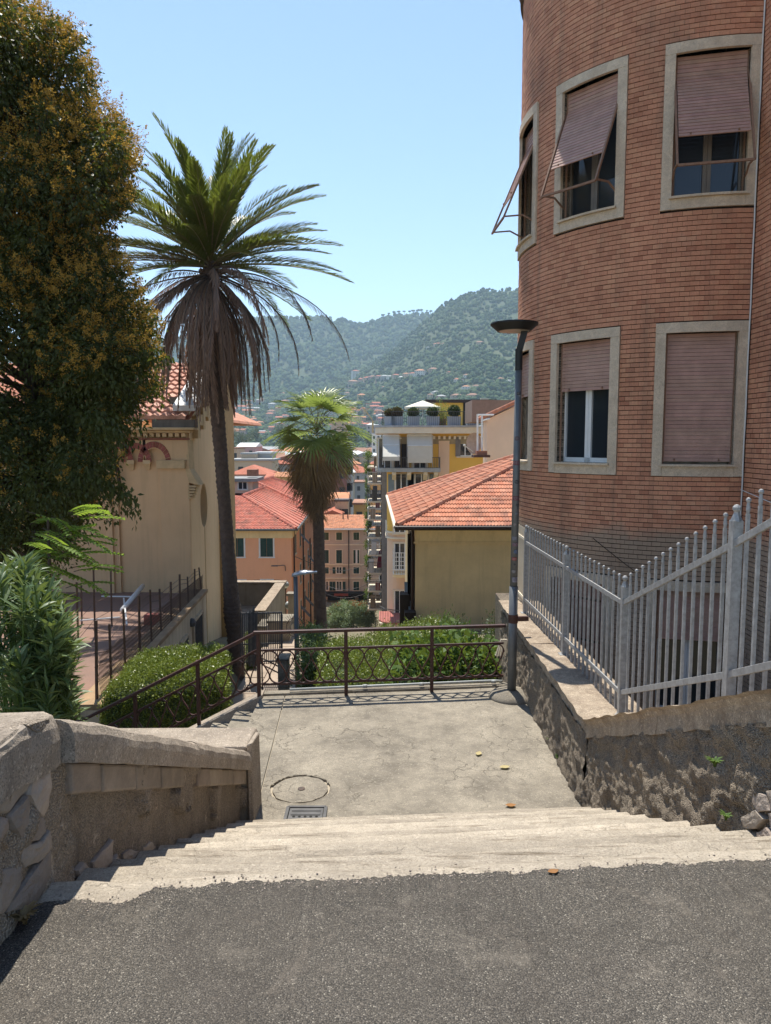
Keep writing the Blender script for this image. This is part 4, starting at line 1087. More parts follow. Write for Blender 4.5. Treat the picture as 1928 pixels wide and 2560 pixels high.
# ---- large flowering privet on the left
EDGE_Y = [-120, -20, 30, 70, 98, 130, 190, 280, 335, 380, 465, 510, 580, 650, 700, 740, 800, 880, 995, 1040, 1065, 1160, 1190, 1240, 1310, 1420]
EDGE_X = [-50, 0, 60, 135, 170, 188, 205, 240, 290, 325, 325, 312, 275, 275, 305, 335, 362, 378, 370, 358, 310, 300, 300, 270, 225, 170]
tr = thing('privet_tree', 'tall dense privet tree with dark leaves and ochre blossom filling the left edge', 'tree', (-5.4, 11.2, -3.2))
m = MB(); m.tube([(-5.4, 11.2, -3.4), (-5.35, 11.15, -1), (-5.2, 11.0, 1.5), (-5.1, 10.9, 4.2), (-5.0, 10.8, 6.3)], [.22, .18, .14, .09, .03], 8)
lim = []
lv = []; fl = []
cl = []
tries = 0
while len(cl) < 470 and tries < 20000:
    tries += 1
    py = random.uniform(-130, 1400); Y = random.uniform(9.2, 12.2); r = random.choice([.2, .26, .32, .4, .5, .62])
    e = interp(py, EDGE_Y, EDGE_X); rp = r * FOC / Y
    px = e - rp * .9 - (abs(random.gauss(0, 1)) * 110 if random.random() < .45 else random.random() * 700)
    if px < -460: continue
    if py > 1180 and random.random() < .25: continue
    c = P(px, py, Y); cl.append((c, r, py))
for c, r, py in cl:
    n = int(480 * (r / .4) ** 2)
    p, d = clump_pts(c, r, n, .35)
    D = d * .8 + rng.standard_normal((n, 3)) * .5 + np.array([0, 0, -.75])
    lv.append(leaf_quads(p, D, rng.uniform(.05, .085, n), rng.uniform(.026, .038, n)))
    # blossom panicles on the outside of the clump
    k = int((54 if py < 800 else 26 if py < 950 else 9) * (r / .4) ** 2)
    fz_ = noise.noise(Vector((c.x * 1.1, c.z * 1.1, c.y)) ) ; k = int(k * max(.15, min(2.0, 1.0 + 2.6 * fz_)))
    q, dd = clump_pts(c, r * 1.06, k, .9)
    up = unit(dd + np.array([0, -.35, .5])); keep = (dd[:, 2] > -.35); q, up = q[keep], up[keep]
    for i in range(len(q)):
        nn = 26; t = rng.random((nn, 1)) ** .8; L = random.uniform(.09, .17)
        pp = q[i] + up[i] * t * L + rng.standard_normal((nn, 3)) * (.034 * (1.15 - t))
        fl.append(leaf_quads(pp, rng.standard_normal((nn, 3)), .026, .016))
    if random.random() < .5:
        zt = min(max(c.z - .6, -1), 5.5); s = Vector((-5.4 + .06 * (zt + 3), 11.2 - .05 * (zt + 3), zt))
        m.tube([s, s.lerp(c, .5) + Vector((0, 0, .15)), c], [.045, .028, .01], 5)
# ragged sprays standing out of the outline
for i in range(90):
    py = random.uniform(-20, 1000); e = interp(py, EDGE_Y, EDGE_X); Y = random.uniform(9.6, 11.6); a = np.array(P(e - random.uniform(20, 60), py + 15, Y)); b = np.array(P(e + random.uniform(0, 30), py - random.uniform(-5, 40), Y)); n = 70
    t = rng.random((n, 1)); p = a + (b - a) * t + rng.standard_normal((n, 3)) * .05
    lv.append(leaf_quads(p, rng.standard_normal((n, 3)) * .6 + np.array([.2, 0, -.3]), rng.uniform(.05, .08, n), rng.uniform(.026, .036, n)))
    for q in range(5):
        t = rng.random((30, 1)) ** .8; d = unit(rng.standard_normal((1, 3)) * .6 + np.array([[.3, -.2, .9]])); pp = a + (b - a) * random.uniform(.3, 1) + d * t * random.uniform(.1, .18) + rng.standard_normal((30, 3)) * (.034 * (1.15 - t)); fl.append(leaf_quads(pp, rng.standard_normal((30, 3)), .024, .015))
m.build('trunk', BARK, tr, smooth=True)
# hanging sprays at the lower right
for (x0, y0, x1, y1) in ((300, 880, 395, 960), (300, 1000, 350, 1065), (240, 1060, 325, 1110), (250, 1080, 285, 1180), (215, 1040, 300, 1120), (180, 1180, 290, 1225), (200, 1200, 335, 1265), (250, 1215, 340, 1290), (160, 1240, 280, 1300), (120, 1100, 210, 1200), (300, 930, 420, 900), (60, 1250, 200, 1330), (280, 830, 400, 1010)):
    Y = random.uniform(9.2, 10.4); a = np.array(P(x0, y0, Y)); b = np.array(P(x1, y1, Y - .1)); n = 190
    t = rng.random((n, 1)); sag = np.array([0, 0, .12]) * np.sin(t * PI)
    p = a + (b - a) * t + sag + rng.standard_normal((n, 3)) * .07
    lv.append(leaf_quads(p, rng.standard_normal((n, 3)) * .45 + np.array([.1, 0, -1]), rng.uniform(.07, .10, n), rng.uniform(.03, .042, n)))
V, F = join(lv); put('leaves', V, F, PRIVET, tr)['kind'] = 'stuff'
V, F = join(fl); put('blossom', V, F, PRIVF, tr)['kind'] = 'stuff'

# ---- oleander in front of it, behind the parapet
ol = thing('oleander_bush', 'oleander bush with long narrow green leaves just behind the left parapet wall', 'bush', (-2.1, 4.4, -1.6))
m = MB(); LV = []; LF = []
def lance(p, d, L, w, droop):
    d = Vector(d).normalized(); s = d.cross(Vector((random.gauss(0, .35), random.gauss(0, .35), 1))).normalized(); b = len(LV); up = s.cross(d)
    for k, ww in enumerate((.25, 1.0, .85, .04)):
        t = k / 3; c = p + d * (L * t) + Vector((0, 0, -droop * L * t * t)); 
        LV.append(c - s * (w * ww / 2) + up * (w * .18 * ww)); LV.append(c); LV.append(c + s * (w * ww / 2) + up * (w * .18 * ww))
    for k in range(3):
        for q in range(2): LF.append((b + 3 * k + q, b + 3 * k + q + 1, b + 3 * k + q + 4, b + 3 * k + q + 3))
for i in range(150):
    py = random.uniform(1395, 1800); e = interp(py, [1380, 1420, 1500, 1560, 1600, 1640, 1700, 1760, 1800], [40, 95, 140, 175, 190, 165, 165, 185, 190])
    px = e - abs(random.gauss(0, 1)) * 85
    if px < -120: continue
    Y = random.uniform(3.9, 5.0); tip = P(px, py, Y)
    base = Vector((-2.1 + random.gauss(0, .15), 4.6 + random.gauss(0, .2), -1.6)); mid = base.lerp(tip, .55) + Vector((-.05, 0, .12))
    ax = (tip - mid).normalized() + Vector((0, 0, .35)); ax.normalize()
    m.tube([base, mid, tip], [.012, .008, .004], 5)
    for k in range(30):
        a = random.uniform(0, 2 * PI); u = ax.cross(Vector((0, 1, .2))).normalized(); w = ax.cross(u)
        sp = random.uniform(.35, 1.25); d = ax * math.cos(sp) + (u * math.cos(a) + w * math.sin(a)) * math.sin(sp)
        lance(tip - ax * random.uniform(0, .26), d, random.uniform(.11, .18), random.uniform(.017, .024), random.uniform(.05, .3))
m.build('stems', SHRUB, ol)
put('leaves', np.array(LV), np.array(LF), OLEA, ol, True)['kind'] = 'stuff'

# ---- light green pinnate sapling between them
ai = thing('pinnate_sapling', 'young tree with bright green feather-shaped leaves below the privet', 'sapling', (-3.7, 7.8, -3.2))
m = MB(); 
V_, F_ = [], []
for i in range(46):
    a = P(random.uniform(40, 190), random.uniform(1270, 1500), random.uniform(7.2, 8.4)); dpx = random.uniform(70, 150)
    L = random.uniform(.42, .62); az = random.uniform(-.9, .9); d = Vector((math.cos(az), math.sin(az) * .8 - .1, random.uniform(-.25, .55))).normalized(); s = d.cross(Vector((0, .2, 1))).normalized(); up = s.cross(d)
    pts = [a + d * (L * t / 6) + Vector((0, 0, -.26 * L * (t / 6) ** 2)) for t in range(7)]; m.tube(pts, .004, 4)
    P_ = []; D_ = []
    for k in range(22):
        t = .14 + .86 * k / 21; p = a + d * (L * t) + Vector((0, 0, -.26 * L * t * t)); sg = 1 if k % 2 else -1
        P_.append(p); D_.append(s * sg + d * .45 + Vector((0, 0, -.35)))
    v, f = leaf_quads(np.array(P_), np.array(D_), rng.uniform(.085, .12, 22) * (1 - .3 * np.abs(np.linspace(-1, 1, 22))), .05, np.tile(np.array(up), (22, 1)))
    V_.append(v); F_.append(f)
m.tube([(-3.7, 7.8, -3.3), (-3.6, 7.8, -1.2), P(120, 1300, 7.8)], [.04, .03, .012], 6); m.build('stem', BARK, ai)
V, F = join(list(zip(V_, F_))); put('leaves', V, F, AIL, ai)['kind'] = 'stuff'

# ---- tall date palm
PY = 20.0; PK_ = 20.0 / 12.4
pc = P(527, 655, PY)
pb = P(595, 1750, PY)
palm = thing('date_palm', 'tall date palm with a shaggy skirt of dead brown fronds beside the church', 'palm tree', pb)
ctr = [P(x, y, PY) for x, y in ((596, 1790), (594, 1720), (592, 1640), (583, 1540), (575, 1450), (566, 1320), (557, 1200), (548, 1080), (538, 950), (531, 800), (527, 680), (527, 640))]
wid = [w * 1.1 for w in (.19, .185, .18, .195, .165, .15, .15, .155, .16, .17, .2, .12)]
NS = 300; rows = []; zz = np.linspace(0, len(ctr) - 1, NS)
V = []; nseg = 22
for j, q in enumerate(zz):
    i = min(int(q), len(ctr) - 2); f = q - i; c = ctr[i].lerp(ctr[i + 1], f); r = lerp(wid[i], wid[i + 1], f)
    if 2.6 < q < 3.4: r *= 1 + .12 * math.sin((q - 2.6) / .8 * PI)
    for k in range(nseg):
        a = 2 * PI * k / nseg; ph = (j * .33 + (k % 2) * .5 + .2 * math.sin(a)) % 1.0
        rr = r * (1 + .32 * (ph - .5) + .10 * noise.noise(Vector((math.cos(a) * 3, math.sin(a) * 3, j * .35))))
        V.append((c.x + rr * math.cos(a), c.y + rr * math.sin(a), c.z))
F = [(j * nseg + k, j * nseg + (k + 1) % nseg, (j + 1) * nseg + (k + 1) % nseg, (j + 1) * nseg + k) for j in range(NS - 1) for k in range(nseg)]
put('trunk', np.array(V), np.array(F), BARKP, palm)
def frond(name, L, e0, bend, mats, nl, ll, spread, lift, dead=False, curl=0):
    """pinnate frond along local +X, in the XZ plane; two materials: rachis, leaflets"""
    n = 14; pts = []; p = Vector((0, 0, 0)); e = e0; ds = L / n; tang = []
    for i in range(n + 1):
        pts.append(p.copy()); d = Vector((math.cos(e), 0, math.sin(e))); tang.append(d); p = p + d * ds; e = max(-1.52, e - bend / n * (.4 + 1.2 * i / n))
    mb = MB(); mb.tube(pts, [lerp(.018, .003, i / n) for i in range(n + 1)], 4)
    Vr = np.array(mb.v); Fr = np.array([f for f in mb.f if len(f) == 4])
    Pq, D, Nn, LL = [], [], [], []
    for k in range(nl):
        t = .14 + .86 * (k / (nl - 1)); x = t * n; i = min(int(x), n - 1); c = pts[i].lerp(pts[i + 1], x - i); d = tang[i]
        up = Vector((-d.z, 0, d.x)); l = ll * (math.sin(PI * min(1, .12 + t * .83)) ** .7) * random.uniform(.85, 1.1)
        for sg in (-1, 1):
            sp = spread * random.uniform(.8, 1.15) * (1 - .35 * t)
            v = d * math.cos(sp) + (Vector((0, sg, 0)) * math.cos(lift) + up * math.sin(lift)) * math.sin(sp)
            if dead: v = v + Vector((random.gauss(0, .12), random.gauss(0, .12), -.55 + random.gauss(0, .1)))
            else: v = v + Vector((0, 0, -.10)) + Vector((random.gauss(0, .05), random.gauss(0, .05), random.gauss(0, .05)))
            Pq.append(c); D.append(v); LL.append(l); Nn.append(up)
    Vl, Fl = leaf_quads(np.array(Pq), np.array(D), np.array(LL), .024 if not dead else .018, np.array(Nn))
    Vv = np.concatenate([Vr, Vl]); Ff = np.concatenate([Fr, Fl + len(Vr)])
    return np_mesh(name, Vv, Ff, mats, False, [0] * len(Fr) + [1] * len(Fl))
GR = []
for e in (84, 72, 60, 47, 35, 24, 12, 2, -8): GR.append((e, [frond('frond', random.uniform(2.3, 2.75), R_(e), R_(38 if e > 40 else 30), [RACHIS, FRONDG], 78, .36, R_(42), R_(32)) for _ in range(2)]))
for i in range(95):
    q = [0, 1, 1, 2, 2, 3, 3, 3, 4, 4, 4, 5, 5, 5, 6, 6, 7, 7, 8][i % 19]; e, ms = GR[q]
    s = PK_ * random.uniform(.79, .98) * (.86 if e > 55 else .96 if e > 40 else .98)
    o = link('frond', random.choice(ms), palm, pc + Vector((0, 0, -.12 + .0022 * e)), (R_(random.uniform(-12, 12)), 0, random.uniform(0, 2 * PI) if i > 3 else i * 1.6), (s, s, s)); o.rotation_mode = 'XYZ'
YF = frond('frond', .9, R_(60), R_(80), [RACHIS, FRONDY], 34, .22, R_(50), R_(10))
for a in (-2.2, -1.1, -1.7): link('frond', YF, palm, pc + Vector((math.cos(a) * .22, math.sin(a) * .25, .1)), (0, 0, a))
DD = []
for e in (0, -18, -36, -52, -68): DD.append([frond('frond', random.uniform(2.4, 2.9), R_(e), R_(88), [RACHISD, FRONDD], 64, .27, R_(26), R_(-20), True) for _ in range(2)])
for i in range(112):
    q = [0, 1, 1, 2, 2, 2, 3, 3, 3, 4, 4][i % 11]
    s = PK_ * random.uniform(.74, .98); link('frond', random.choice(DD[q]), palm, pc + Vector((0, 0, -.25 - .12 * random.random() - .05 * q)), (R_(random.uniform(-8, 8)), 0, random.uniform(0, 2 * PI)), (s, s, s))
# stubs of cut stalks under the crown
m = MB()
for k in range(60):
    a = random.uniform(0, 2 * PI); z = random.uniform(-.75, -.05); c = pc + Vector((.16 * math.cos(a), .16 * math.sin(a), z)); m.beam(c, c + Vector((.16 * math.cos(a), .16 * math.sin(a), .14)), .05, .02)
m.build('stalk_stubs', RACHISD, palm)['kind'] = 'stuff'

# ---- fan palm
fc = P(792, 1090, 22); fb = P(800, 1600, 22)
fp = thing('fan_palm', 'fan palm with round green leaves and a thatch of dry fronds in the middle distance', 'palm tree', (fb.x, 22, -5.2))
ctr = [Vector((fb.x + .03, 22, -5.3))] + [P(x, y, 22) for x, y in ((801, 1560), (799, 1450), (797, 1330), (795, 1250), (793, 1120))]
wid = [.22, .2, .175, .165, .15, .12]; V = []; NS = 160; nseg = 16
for j, q in enumerate(np.linspace(0, len(ctr) - 1, NS)):
    i = min(int(q), len(ctr) - 2); f = q - i; c = ctr[i].lerp(ctr[i + 1], f); r = lerp(wid[i], wid[i + 1], f)
    for k in range(nseg):
        a = 2 * PI * k / nseg; rr = r * (1 + .05 * ((j * .5) % 1) + .06 * noise.noise(Vector((math.cos(a) * 2, math.sin(a) * 2, j * .4)))); V.append((c.x + rr * math.cos(a), c.y + rr * math.sin(a), c.z))
F = [(j * nseg + k, j * nseg + (k + 1) % nseg, (j + 1) * nseg + (k + 1) % nseg, (j + 1) * nseg + k) for j in range(NS - 1) for k in range(nseg)]
put('trunk', np.array(V), np.array(F), BARKP, fp)
def fan(e0, pet, R, mats, dead=False, segs=26, span=250):
    mb = MB(); pts = []; p = Vector((0, 0, 0)); e = e0
    for i in range(6): pts.append(p.copy()); p = p + Vector((math.cos(e), 0, math.sin(e))) * (pet / 5); e -= .12 if not dead else .2
    mb.tube(pts, [.016, .014, .012, .011, .01, .009], 4); c = pts[-1]; Vr = np.array(mb.v); Fr = np.array([f for f in mb.f if len(f) == 4])
    ax = Vector((math.cos(e), 0, math.sin(e))); up = Vector((-ax.z, 0, ax.x)); Vs = []; Fs = []
    for k in range(segs):
        a = R_(lerp(-span / 2, span / 2, k / (segs - 1))); d = ax * math.cos(a) + Vector((0, 1, 0)) * math.sin(a)
        d = (d + up * (.22 * abs(math.sin(a)) - (.1 if dead else 0))).normalized(); s = d.cross(up).normalized(); L = R * (1 - .25 * abs(a) / PI) * random.uniform(.9, 1.06)
        b = len(Vs); dr = random.uniform(.5, 1.0) * (1.5 if dead else .34)
        for t, w in ((0, .008), (.45, .045), (.75, .034), (1.0, .003)):
            q = c + d * (L * t) + Vector((0, 0, -dr * L * max(0, t - .38) ** 2 * 1.7))
            Vs.append(q - s * w * R * .75 + up * .01); Vs.append(q); Vs.append(q + s * w * R * .75 + up * .01)
        for j in range(3):
            for z in range(2): Fs.append((b + 3 * j + z, b + 3 * j + z + 1, b + 3 * j + z + 4, b + 3 * j + z + 3))
    return np_mesh('frond', np.concatenate([Vr, np.array(Vs)]), np.concatenate([Fr, np.array(Fs) + len(Vr)]), mats, False, [0] * len(Fr) + [1] * len(Fs))
FG = {e: [fan(R_(e), 1.0, 1.0, [RACHIS, FANG], False, 22, sp) for sp in (190, 230)] for e in (82, 62, 42, 22, 4, -14)}
for i in range(34):
    e = [82, 82, 62, 62, 42, 42, 22, 22, 4, 4, -14][i % 11]; s = random.uniform(.74, .95)
    link('frond', random.choice(FG[e]), fp, fc + Vector((0, 0, .002 * e)), (R_(random.uniform(-25, 25)), 0, random.uniform(0, 2 * PI)), (s, s, s))
FD = [fan(R_(e), .45, 1.0, [RACHISD, FAND], True, 18, 150) for e in (-20, -40, -55, -66)]
for i in range(120):
    t = random.random(); z = -.15 - 2.0 * t; a = random.uniform(0, 2 * PI); rr = lerp(.28, .11, t); s = lerp(.95, .36, t ** .7) * random.uniform(.6, 1.1)
    q = random.choice([0, 1, 2, 2, 3]) if t < .3 else random.choice([2, 3, 3])
    link('frond', FD[q], fp, fc + Vector((rr * math.cos(a), rr * math.sin(a), z)), (R_(random.uniform(-35, 35)), R_(lerp(0, 16, t) + random.uniform(-14, 14)), a), (s, s, s))
# dry flower sprays among the leaves
m = MB(); q = []
for k in range(26):
    a = random.uniform(0, 2 * PI); L = random.uniform(.9, 1.35); c = [fc + Vector((math.cos(a), math.sin(a), 0)) * (L * t) + Vector((0, 0, -.1 - .9 * t * t)) for t in (0, .4, .75, 1.0)]; m.tube(c, .008, 4)
    p = np.array(c[-1]) + rng.standard_normal((60, 3)) * np.array([.10, .10, .18]); q.append(leaf_quads(p, rng.standard_normal((60, 3)), .05, .014))
m.build('flower_stalks', RACHISD, fp); V, F = join(q); put('flower_sprays', V, F, leaf('dry_flower', (.42, .25, .1), (.34, .2, .09), .8, .3), fp)['kind'] = 'stuff'

# ---- clipped hedges and shrubs
def hedge(name, label, cat, pts, z0, z1, n, size, mat, asp=.5, amp=.12, flowers=0, core=True, wild=0.0):
    """leafy block over a ground polygon given as quad corners"""
    c = sum((Vector((p[0], p[1], 0)) for p in pts), Vector((0, 0, 0))) / 4; o = thing(name, label, cat, (c.x, c.y, z0))
    A = np.array([(p[0], p[1]) for p in pts])
    def bil(u, v): return ((1 - u) * (1 - v))[:, None] * A[0] + (u * (1 - v))[:, None] * A[1] + (u * v)[:, None] * A[2] + ((1 - u) * v)[:, None] * A[3]
    u, v, h = rng.random(n), rng.random(n), rng.random(n); face = rng.random(n)
    h = np.where(face < .5, 1 - .13 * rng.random(n) ** 2, h); v = np.where((face >= .5) & (face < .75), .06 * rng.random(n), v); v = np.where((face >= .75) & (face < .8), 1 - .06 * rng.random(n), v)
    u = np.where((face >= .8) & (face < .9), .05 * rng.random(n), u); u = np.where(face >= .9, 1 - .05 * rng.random(n), u)
    xy = bil(u, v)
    bump = np.array([noise.fractal(Vector((a * 2.2, b * 2.2, 1)), .8, 2, 3) for a, b in xy[::1]]) if n < 60000 else np.zeros(n)
    edge = np.minimum(np.minimum(u, 1 - u), np.minimum(v, 1 - v)); rnd = 1 - .22 * np.exp(-edge * 14)
    if isinstance(z1, (list, tuple)):
        zt = (1 - u) * (1 - v) * z1[0] + u * (1 - v) * z1[1] + u * v * z1[2] + (1 - u) * v * z1[3]; zc = list(z1)
    else: zt = np.full(n, z1); zc = [z1] * 4
    z = z0 + (zt - z0) * h * rnd + bump * amp * h + wild * np.maximum(0, rng.standard_normal(n)) * h * .5
    p = np.column_stack([xy, z]); p += rng.standard_normal((n, 3)) * size * .7
    out_ = np.column_stack([(u - .5), (v - .5), np.full(n, .9)]); D = out_ + rng.standard_normal((n, 3)) * .9
    V, F = leaf_quads(p, D, size * rng.uniform(.75, 1.3, n), size * asp, np.column_stack([rng.standard_normal(n) * .6, rng.standard_normal(n) * .6, np.ones(n)]))
    put('leaves', V, F, mat, o)['kind'] = 'stuff'
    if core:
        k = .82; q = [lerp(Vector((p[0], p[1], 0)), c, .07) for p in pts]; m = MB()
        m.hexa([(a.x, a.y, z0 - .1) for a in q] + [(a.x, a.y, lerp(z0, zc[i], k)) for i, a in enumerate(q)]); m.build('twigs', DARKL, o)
    if flowers:
        nf = flowers; u, v = rng.random(nf), rng.random(nf); xy = bil(u, v); p = np.column_stack([xy, z1 + rng.random(nf) * .3 - .15])
        ps = np.repeat(p, 6, 0) + rng.standard_normal((nf * 6, 3)) * .05; V, F = leaf_quads(ps, rng.standard_normal((nf * 6, 3)), .08, .06); put('flowers', V, F, WHITEF, o)['kind'] = 'stuff'
    return o
def gp(px, Y): return (P(px, 1280, Y).x, Y)
hedge('clipped_hedge', 'clipped bright green hedge below the date palm with a dark shaded side', 'hedge', [gp(232, 11.0), gp(556, 11.6), gp(566, 13.5), gp(328, 13.2)], -3.6, -2.12, 40000, .042, HEDGE, .5, .10, wild=.03)
hedge('clipped_hedge', 'small clipped hedge block just right of the date palm foot', 'hedge', [gp(608, 20.6), gp(634, 20.6), gp(636, 23), gp(608, 23)], -5.8, -4.3, 4000, .042, HEDGE)
hedge('oleander_shrub', 'dark green shrub with pale leaf tips behind the railing next to the modern lamp', 'shrub', [gp(748, 14.5), gp(800, 14.5), gp(812, 17), gp(752, 17)], -4.6, ZY(1605, 15.5), 4200, .11, OLEA, .26, .2, wild=.12)
hedge('pittosporum_hedge', 'light green leafy hedge behind the middle of the railing', 'hedge', [gp(790, 12.0), gp(985, 12.0), gp(990, 14.8), gp(800, 14.8)], -3.6, ZY(1626, 13.5), 24000, .045, HEDGE, .48, .16, wild=.06)
hedge('pittosporum_hedge', 'taller bushy green hedge farther back towards the cream house', 'hedge', [gp(940, 15.0), gp(1095, 15.0), gp(1110, 18), gp(950, 18)], -4, ZY(1590, 16.5), 17000, .055, HEDGE, .48, .25, wild=.1)
hedge('climbing_vine', 'broad-leaved climbing plant tangled behind the right end of the railing', 'climbing plant', [gp(985, 10.9), gp(1255, 10.9), gp(1262, 12.6), gp(1000, 12.6)], -3.6, ZY(1632, 11.6), 5200, .12, SHRUB, .62, .3, wild=.16)
hedge('oleander_shrub', 'white flowering shrub at the foot of the cream house wall', 'shrub', [gp(1055, 20), gp(1140, 20), gp(1150, 22), gp(1060, 22)], -5, ZY(1572, 21), 5200, .12, SHRUB, .2, .35, 10, wild=.3)
hedge('dark_shrub', 'thin dark bush standing against the right part of the cream wall', 'shrub', [gp(1215, 17.5), gp(1258, 17.5), gp(1264, 19), gp(1220, 19)], -4.6, ZY(1585, 18), 1500, .09, DARKL, .3, .3, 0, False, .4)
hedge('dark_shrub', 'thin dark bush in the middle of the cream wall foot', 'shrub', [gp(1140, 20), gp(1168, 20), gp(1170, 21.5), gp(1142, 21.5)], -5, ZY(1575, 20.5), 900, .09, DARKL, .3, .3, 0, False, .4)
# spiky grass clump behind the railing
gs = thing('grass_clump', 'spiky fountain of long grass leaves behind the railing', 'plant', (.55, 10.6, -3.4)); Pq, D, L = [], [], []
for k in range(160):
    a = random.uniform(0, 2 * PI); e = random.uniform(.5, 1.5); Pq.append((.55 + random.gauss(0, .04), 10.6 + random.gauss(0, .04), -2.6)); D.append((math.cos(a) * math.cos(e), math.sin(a) * math.cos(e), math.sin(e))); L.append(random.uniform(.5, .9))
V, F = leaf_quads(np.array(Pq), np.array(D), np.array(L), .014); put('blades', V, F, SHRUB, gs)['kind'] = 'stuff'
m = MB(); m.tube([(.55, 10.6, -3.5), (.55, 10.6, -2.55)], .08, 7); m.build('stump', BARK, gs)
# thorny leaf sprig reaching over the landing edge
# ------------------------------------------------------------------ helpers for houses
def quadm(a, b, c, d): m = MB(); m.add([a, b, c, d], [(0, 1, 2, 3)]); return m
def tiles(parent, A, U, Vv, nu, nv, tw_, tl, mat, inside, first=0, waves=2, thick=.035, pieces_name='tile'):
    """interlocking tiles on a roof plane: A corner, U along the eave, Vv up the slope (unit vectors)"""
    U = Vector(U).normalized(); Vv = Vector(Vv).normalized(); N = U.cross(Vv).normalized(); 
    if N.z < 0: N = -N
    m = MB(); npt = 2 * waves + 1
    sec = [(tw_ * k / (npt - 1), (thick * .9 if k % 2 else 0)) for k in range(npt)]
    def tile(org, mb):
        vs = []
        for j, (v, lift) in enumerate(((0, thick), (tl * 1.06, .004))):
            for (u, h) in sec: vs.append(org + U * u + Vv * v + N * (h + lift + random.uniform(0, .004)))
        base = [org + U * u + N * -.01 for (u, h) in sec]
        vs += base
        fs = [(k, k + 1, npt + k + 1, npt + k) for k in range(npt - 1)] + [(2 * npt + k, 2 * npt + k + 1, k + 1, k) for k in range(npt - 1)]
        mb.add(vs, fs)
    one = MB(); tile(Vector((0, 0, 0)), one)
    me = one.mesh(pieces_name, mat); cnt = 0; rest = MB()
    for j in range(nv):
        for i in range(nu):
            org = A + U * (i * tw_) + Vv * (j * tl); c = org + U * (tw_ / 2) + Vv * (tl / 2)
            if not inside(c): continue
            if cnt < first: link(pieces_name, me, parent, org); cnt += 1
            else: tile(org, rest)
    if rest.v: rest.build('tile_field', mat, parent)['kind'] = 'stuff'
def shutter_win(parent, c, w, h, right, nrm, sm, state='closed', frame=TRIMW, deep=.05, fw=.1, pane=True):
    """a window on a wall: frame part; shutter leaves or panes as sub-parts. c = centre on the wall"""
    c = Vector(c); r = Vector(right).normalized(); n = Vector(nrm).normalized(); z = Vector((0, 0, 1))
    def B(mb, x0, x1, z0, z1, d0, d1): mb.hexa([c + r * a + z * b + n * d for (a, b, d) in ((x0, z0, d1), (x1, z0, d1), (x1, z0, d0), (x0, z0, d0), (x0, z1, d1), (x1, z1, d1), (x1, z1, d0), (x0, z1, d0))])
    m = MB()
    if fw:
        B(m, -w / 2 - fw, -w / 2, -h / 2, h / 2, 0, .04); B(m, w / 2, w / 2 + fw, -h / 2, h / 2, 0, .04); B(m, -w / 2 - fw, w / 2 + fw, h / 2, h / 2 + fw, 0, .045); B(m, -w / 2 - fw * 1.3, w / 2 + fw * 1.3, -h / 2 - fw * .8, -h / 2, 0, .09)
    else: B(m, -w / 2, w / 2, -h / 2 - .05, -h / 2, 0, .05)
    f = m.build('window', frame, parent)
    if state in ('closed', 'ajar'):
        for s in (-1, 1):
            m = MB(); x0, x1 = (-w / 2 + .01, -.012) if s < 0 else (.012, w / 2 - .01)
            B(m, x0, x1, -h / 2 + .02, h / 2 - .01, .003, .03); o = m.build('shutter', sm, f)
            m = MB(); ns = max(3, int(h / .22))
            for k in range(ns): B(m, x0 + .06, x1 - .06, -h / 2 + .08 + (h - .16) * k / ns, -h / 2 + .08 + (h - .16) * (k + .6) / ns, .031, .042)
            for fc_ in []: pass
            v = m.build('louvres', sm, f); v['kind'] = 'stuff'
    else:
        m = MB(); B(m, -w / 2, w / 2, -h / 2 + .01, h / 2, -.02, .006); m.build('pane', GLASS, f)
        m = MB()
        for x in (-w / 2 + .04, 0, w / 2 - .04): B(m, x - .035, x + .035, -h / 2 + .01, h / 2 - .005, .007, .03)
        B(m, -w / 2 + .005, w / 2 - .005, -h / 2 + .015, -h / 2 + .08, .008, .028); m.build('sash', WHITEP, f)
        if state == 'open':
            for s in (-1, 1):
                m = MB(); x0, x1 = (-w - fw, -w / 2 - fw) if s < 0 else (w / 2 + fw, w + fw)
                B(m, x0, x1, -h / 2, h / 2, .046, .08); m.build('shutter', sm, f)
        if state == 'curtain':
            m = MB(); B(m, -w * .12, w * .3, -h / 2, h / 2, .031, .04); m.build('curtain', WHITEP, f)
            for s in (-1, 1):
                m = MB(); x0, x1 = (-w / 2, -w * .2) if s < 0 else (w * .2, w / 2); B(m, x0, x1, -h / 2, h / 2, .042, .06); m.build('shutter', sm, f)
    return f
FX, FN = (1, 0, 0), (0, -1, 0)
# ------------------------------------------------------------------ cream house, right
eL, eY, eZ, SL = .41, 26.0, ZY(1316, 26.0), .39
ch = thing('cream_house', 'cream rendered house with a red tiled hip roof below the street lamp', 'house', (4, 30, -9))
m = MB(); m.mm((1.09, 26.55, -9.5), (9, 40.2, eZ - .12)); m.build('wall', CREAM, ch)
m = MB(); m.hexa([(1.09, 26.48, eZ - .62), (9, 26.48, eZ - .62), (9, 26.547, eZ - .62), (1.2, 26.547, eZ - .62), (1.09, 26.30, eZ - .13), (9, 26.30, eZ - .13), (9, 26.547, eZ - .13), (1.2, 26.547, eZ - .13)]); m.mm((1.02, 26.46, eZ - .68), (9, 26.547, eZ - .622)); m.build('cornice', CREAM, ch)
m = MB(); m.mm((eL - .02, 26.02, eZ - .13), (9, 40.7, eZ - .09)); m.build('eave_soffit', TRIMW, ch)
apx = Vector((eL + 7.4, 33.4, eZ + 7.4 * SL)); fl_ = Vector((eL, 26, eZ)); bl_ = Vector((.13, 40.8, eZ)); fr_ = Vector((12, 26, eZ)); rr_ = Vector((12, 33.4, apx.z))
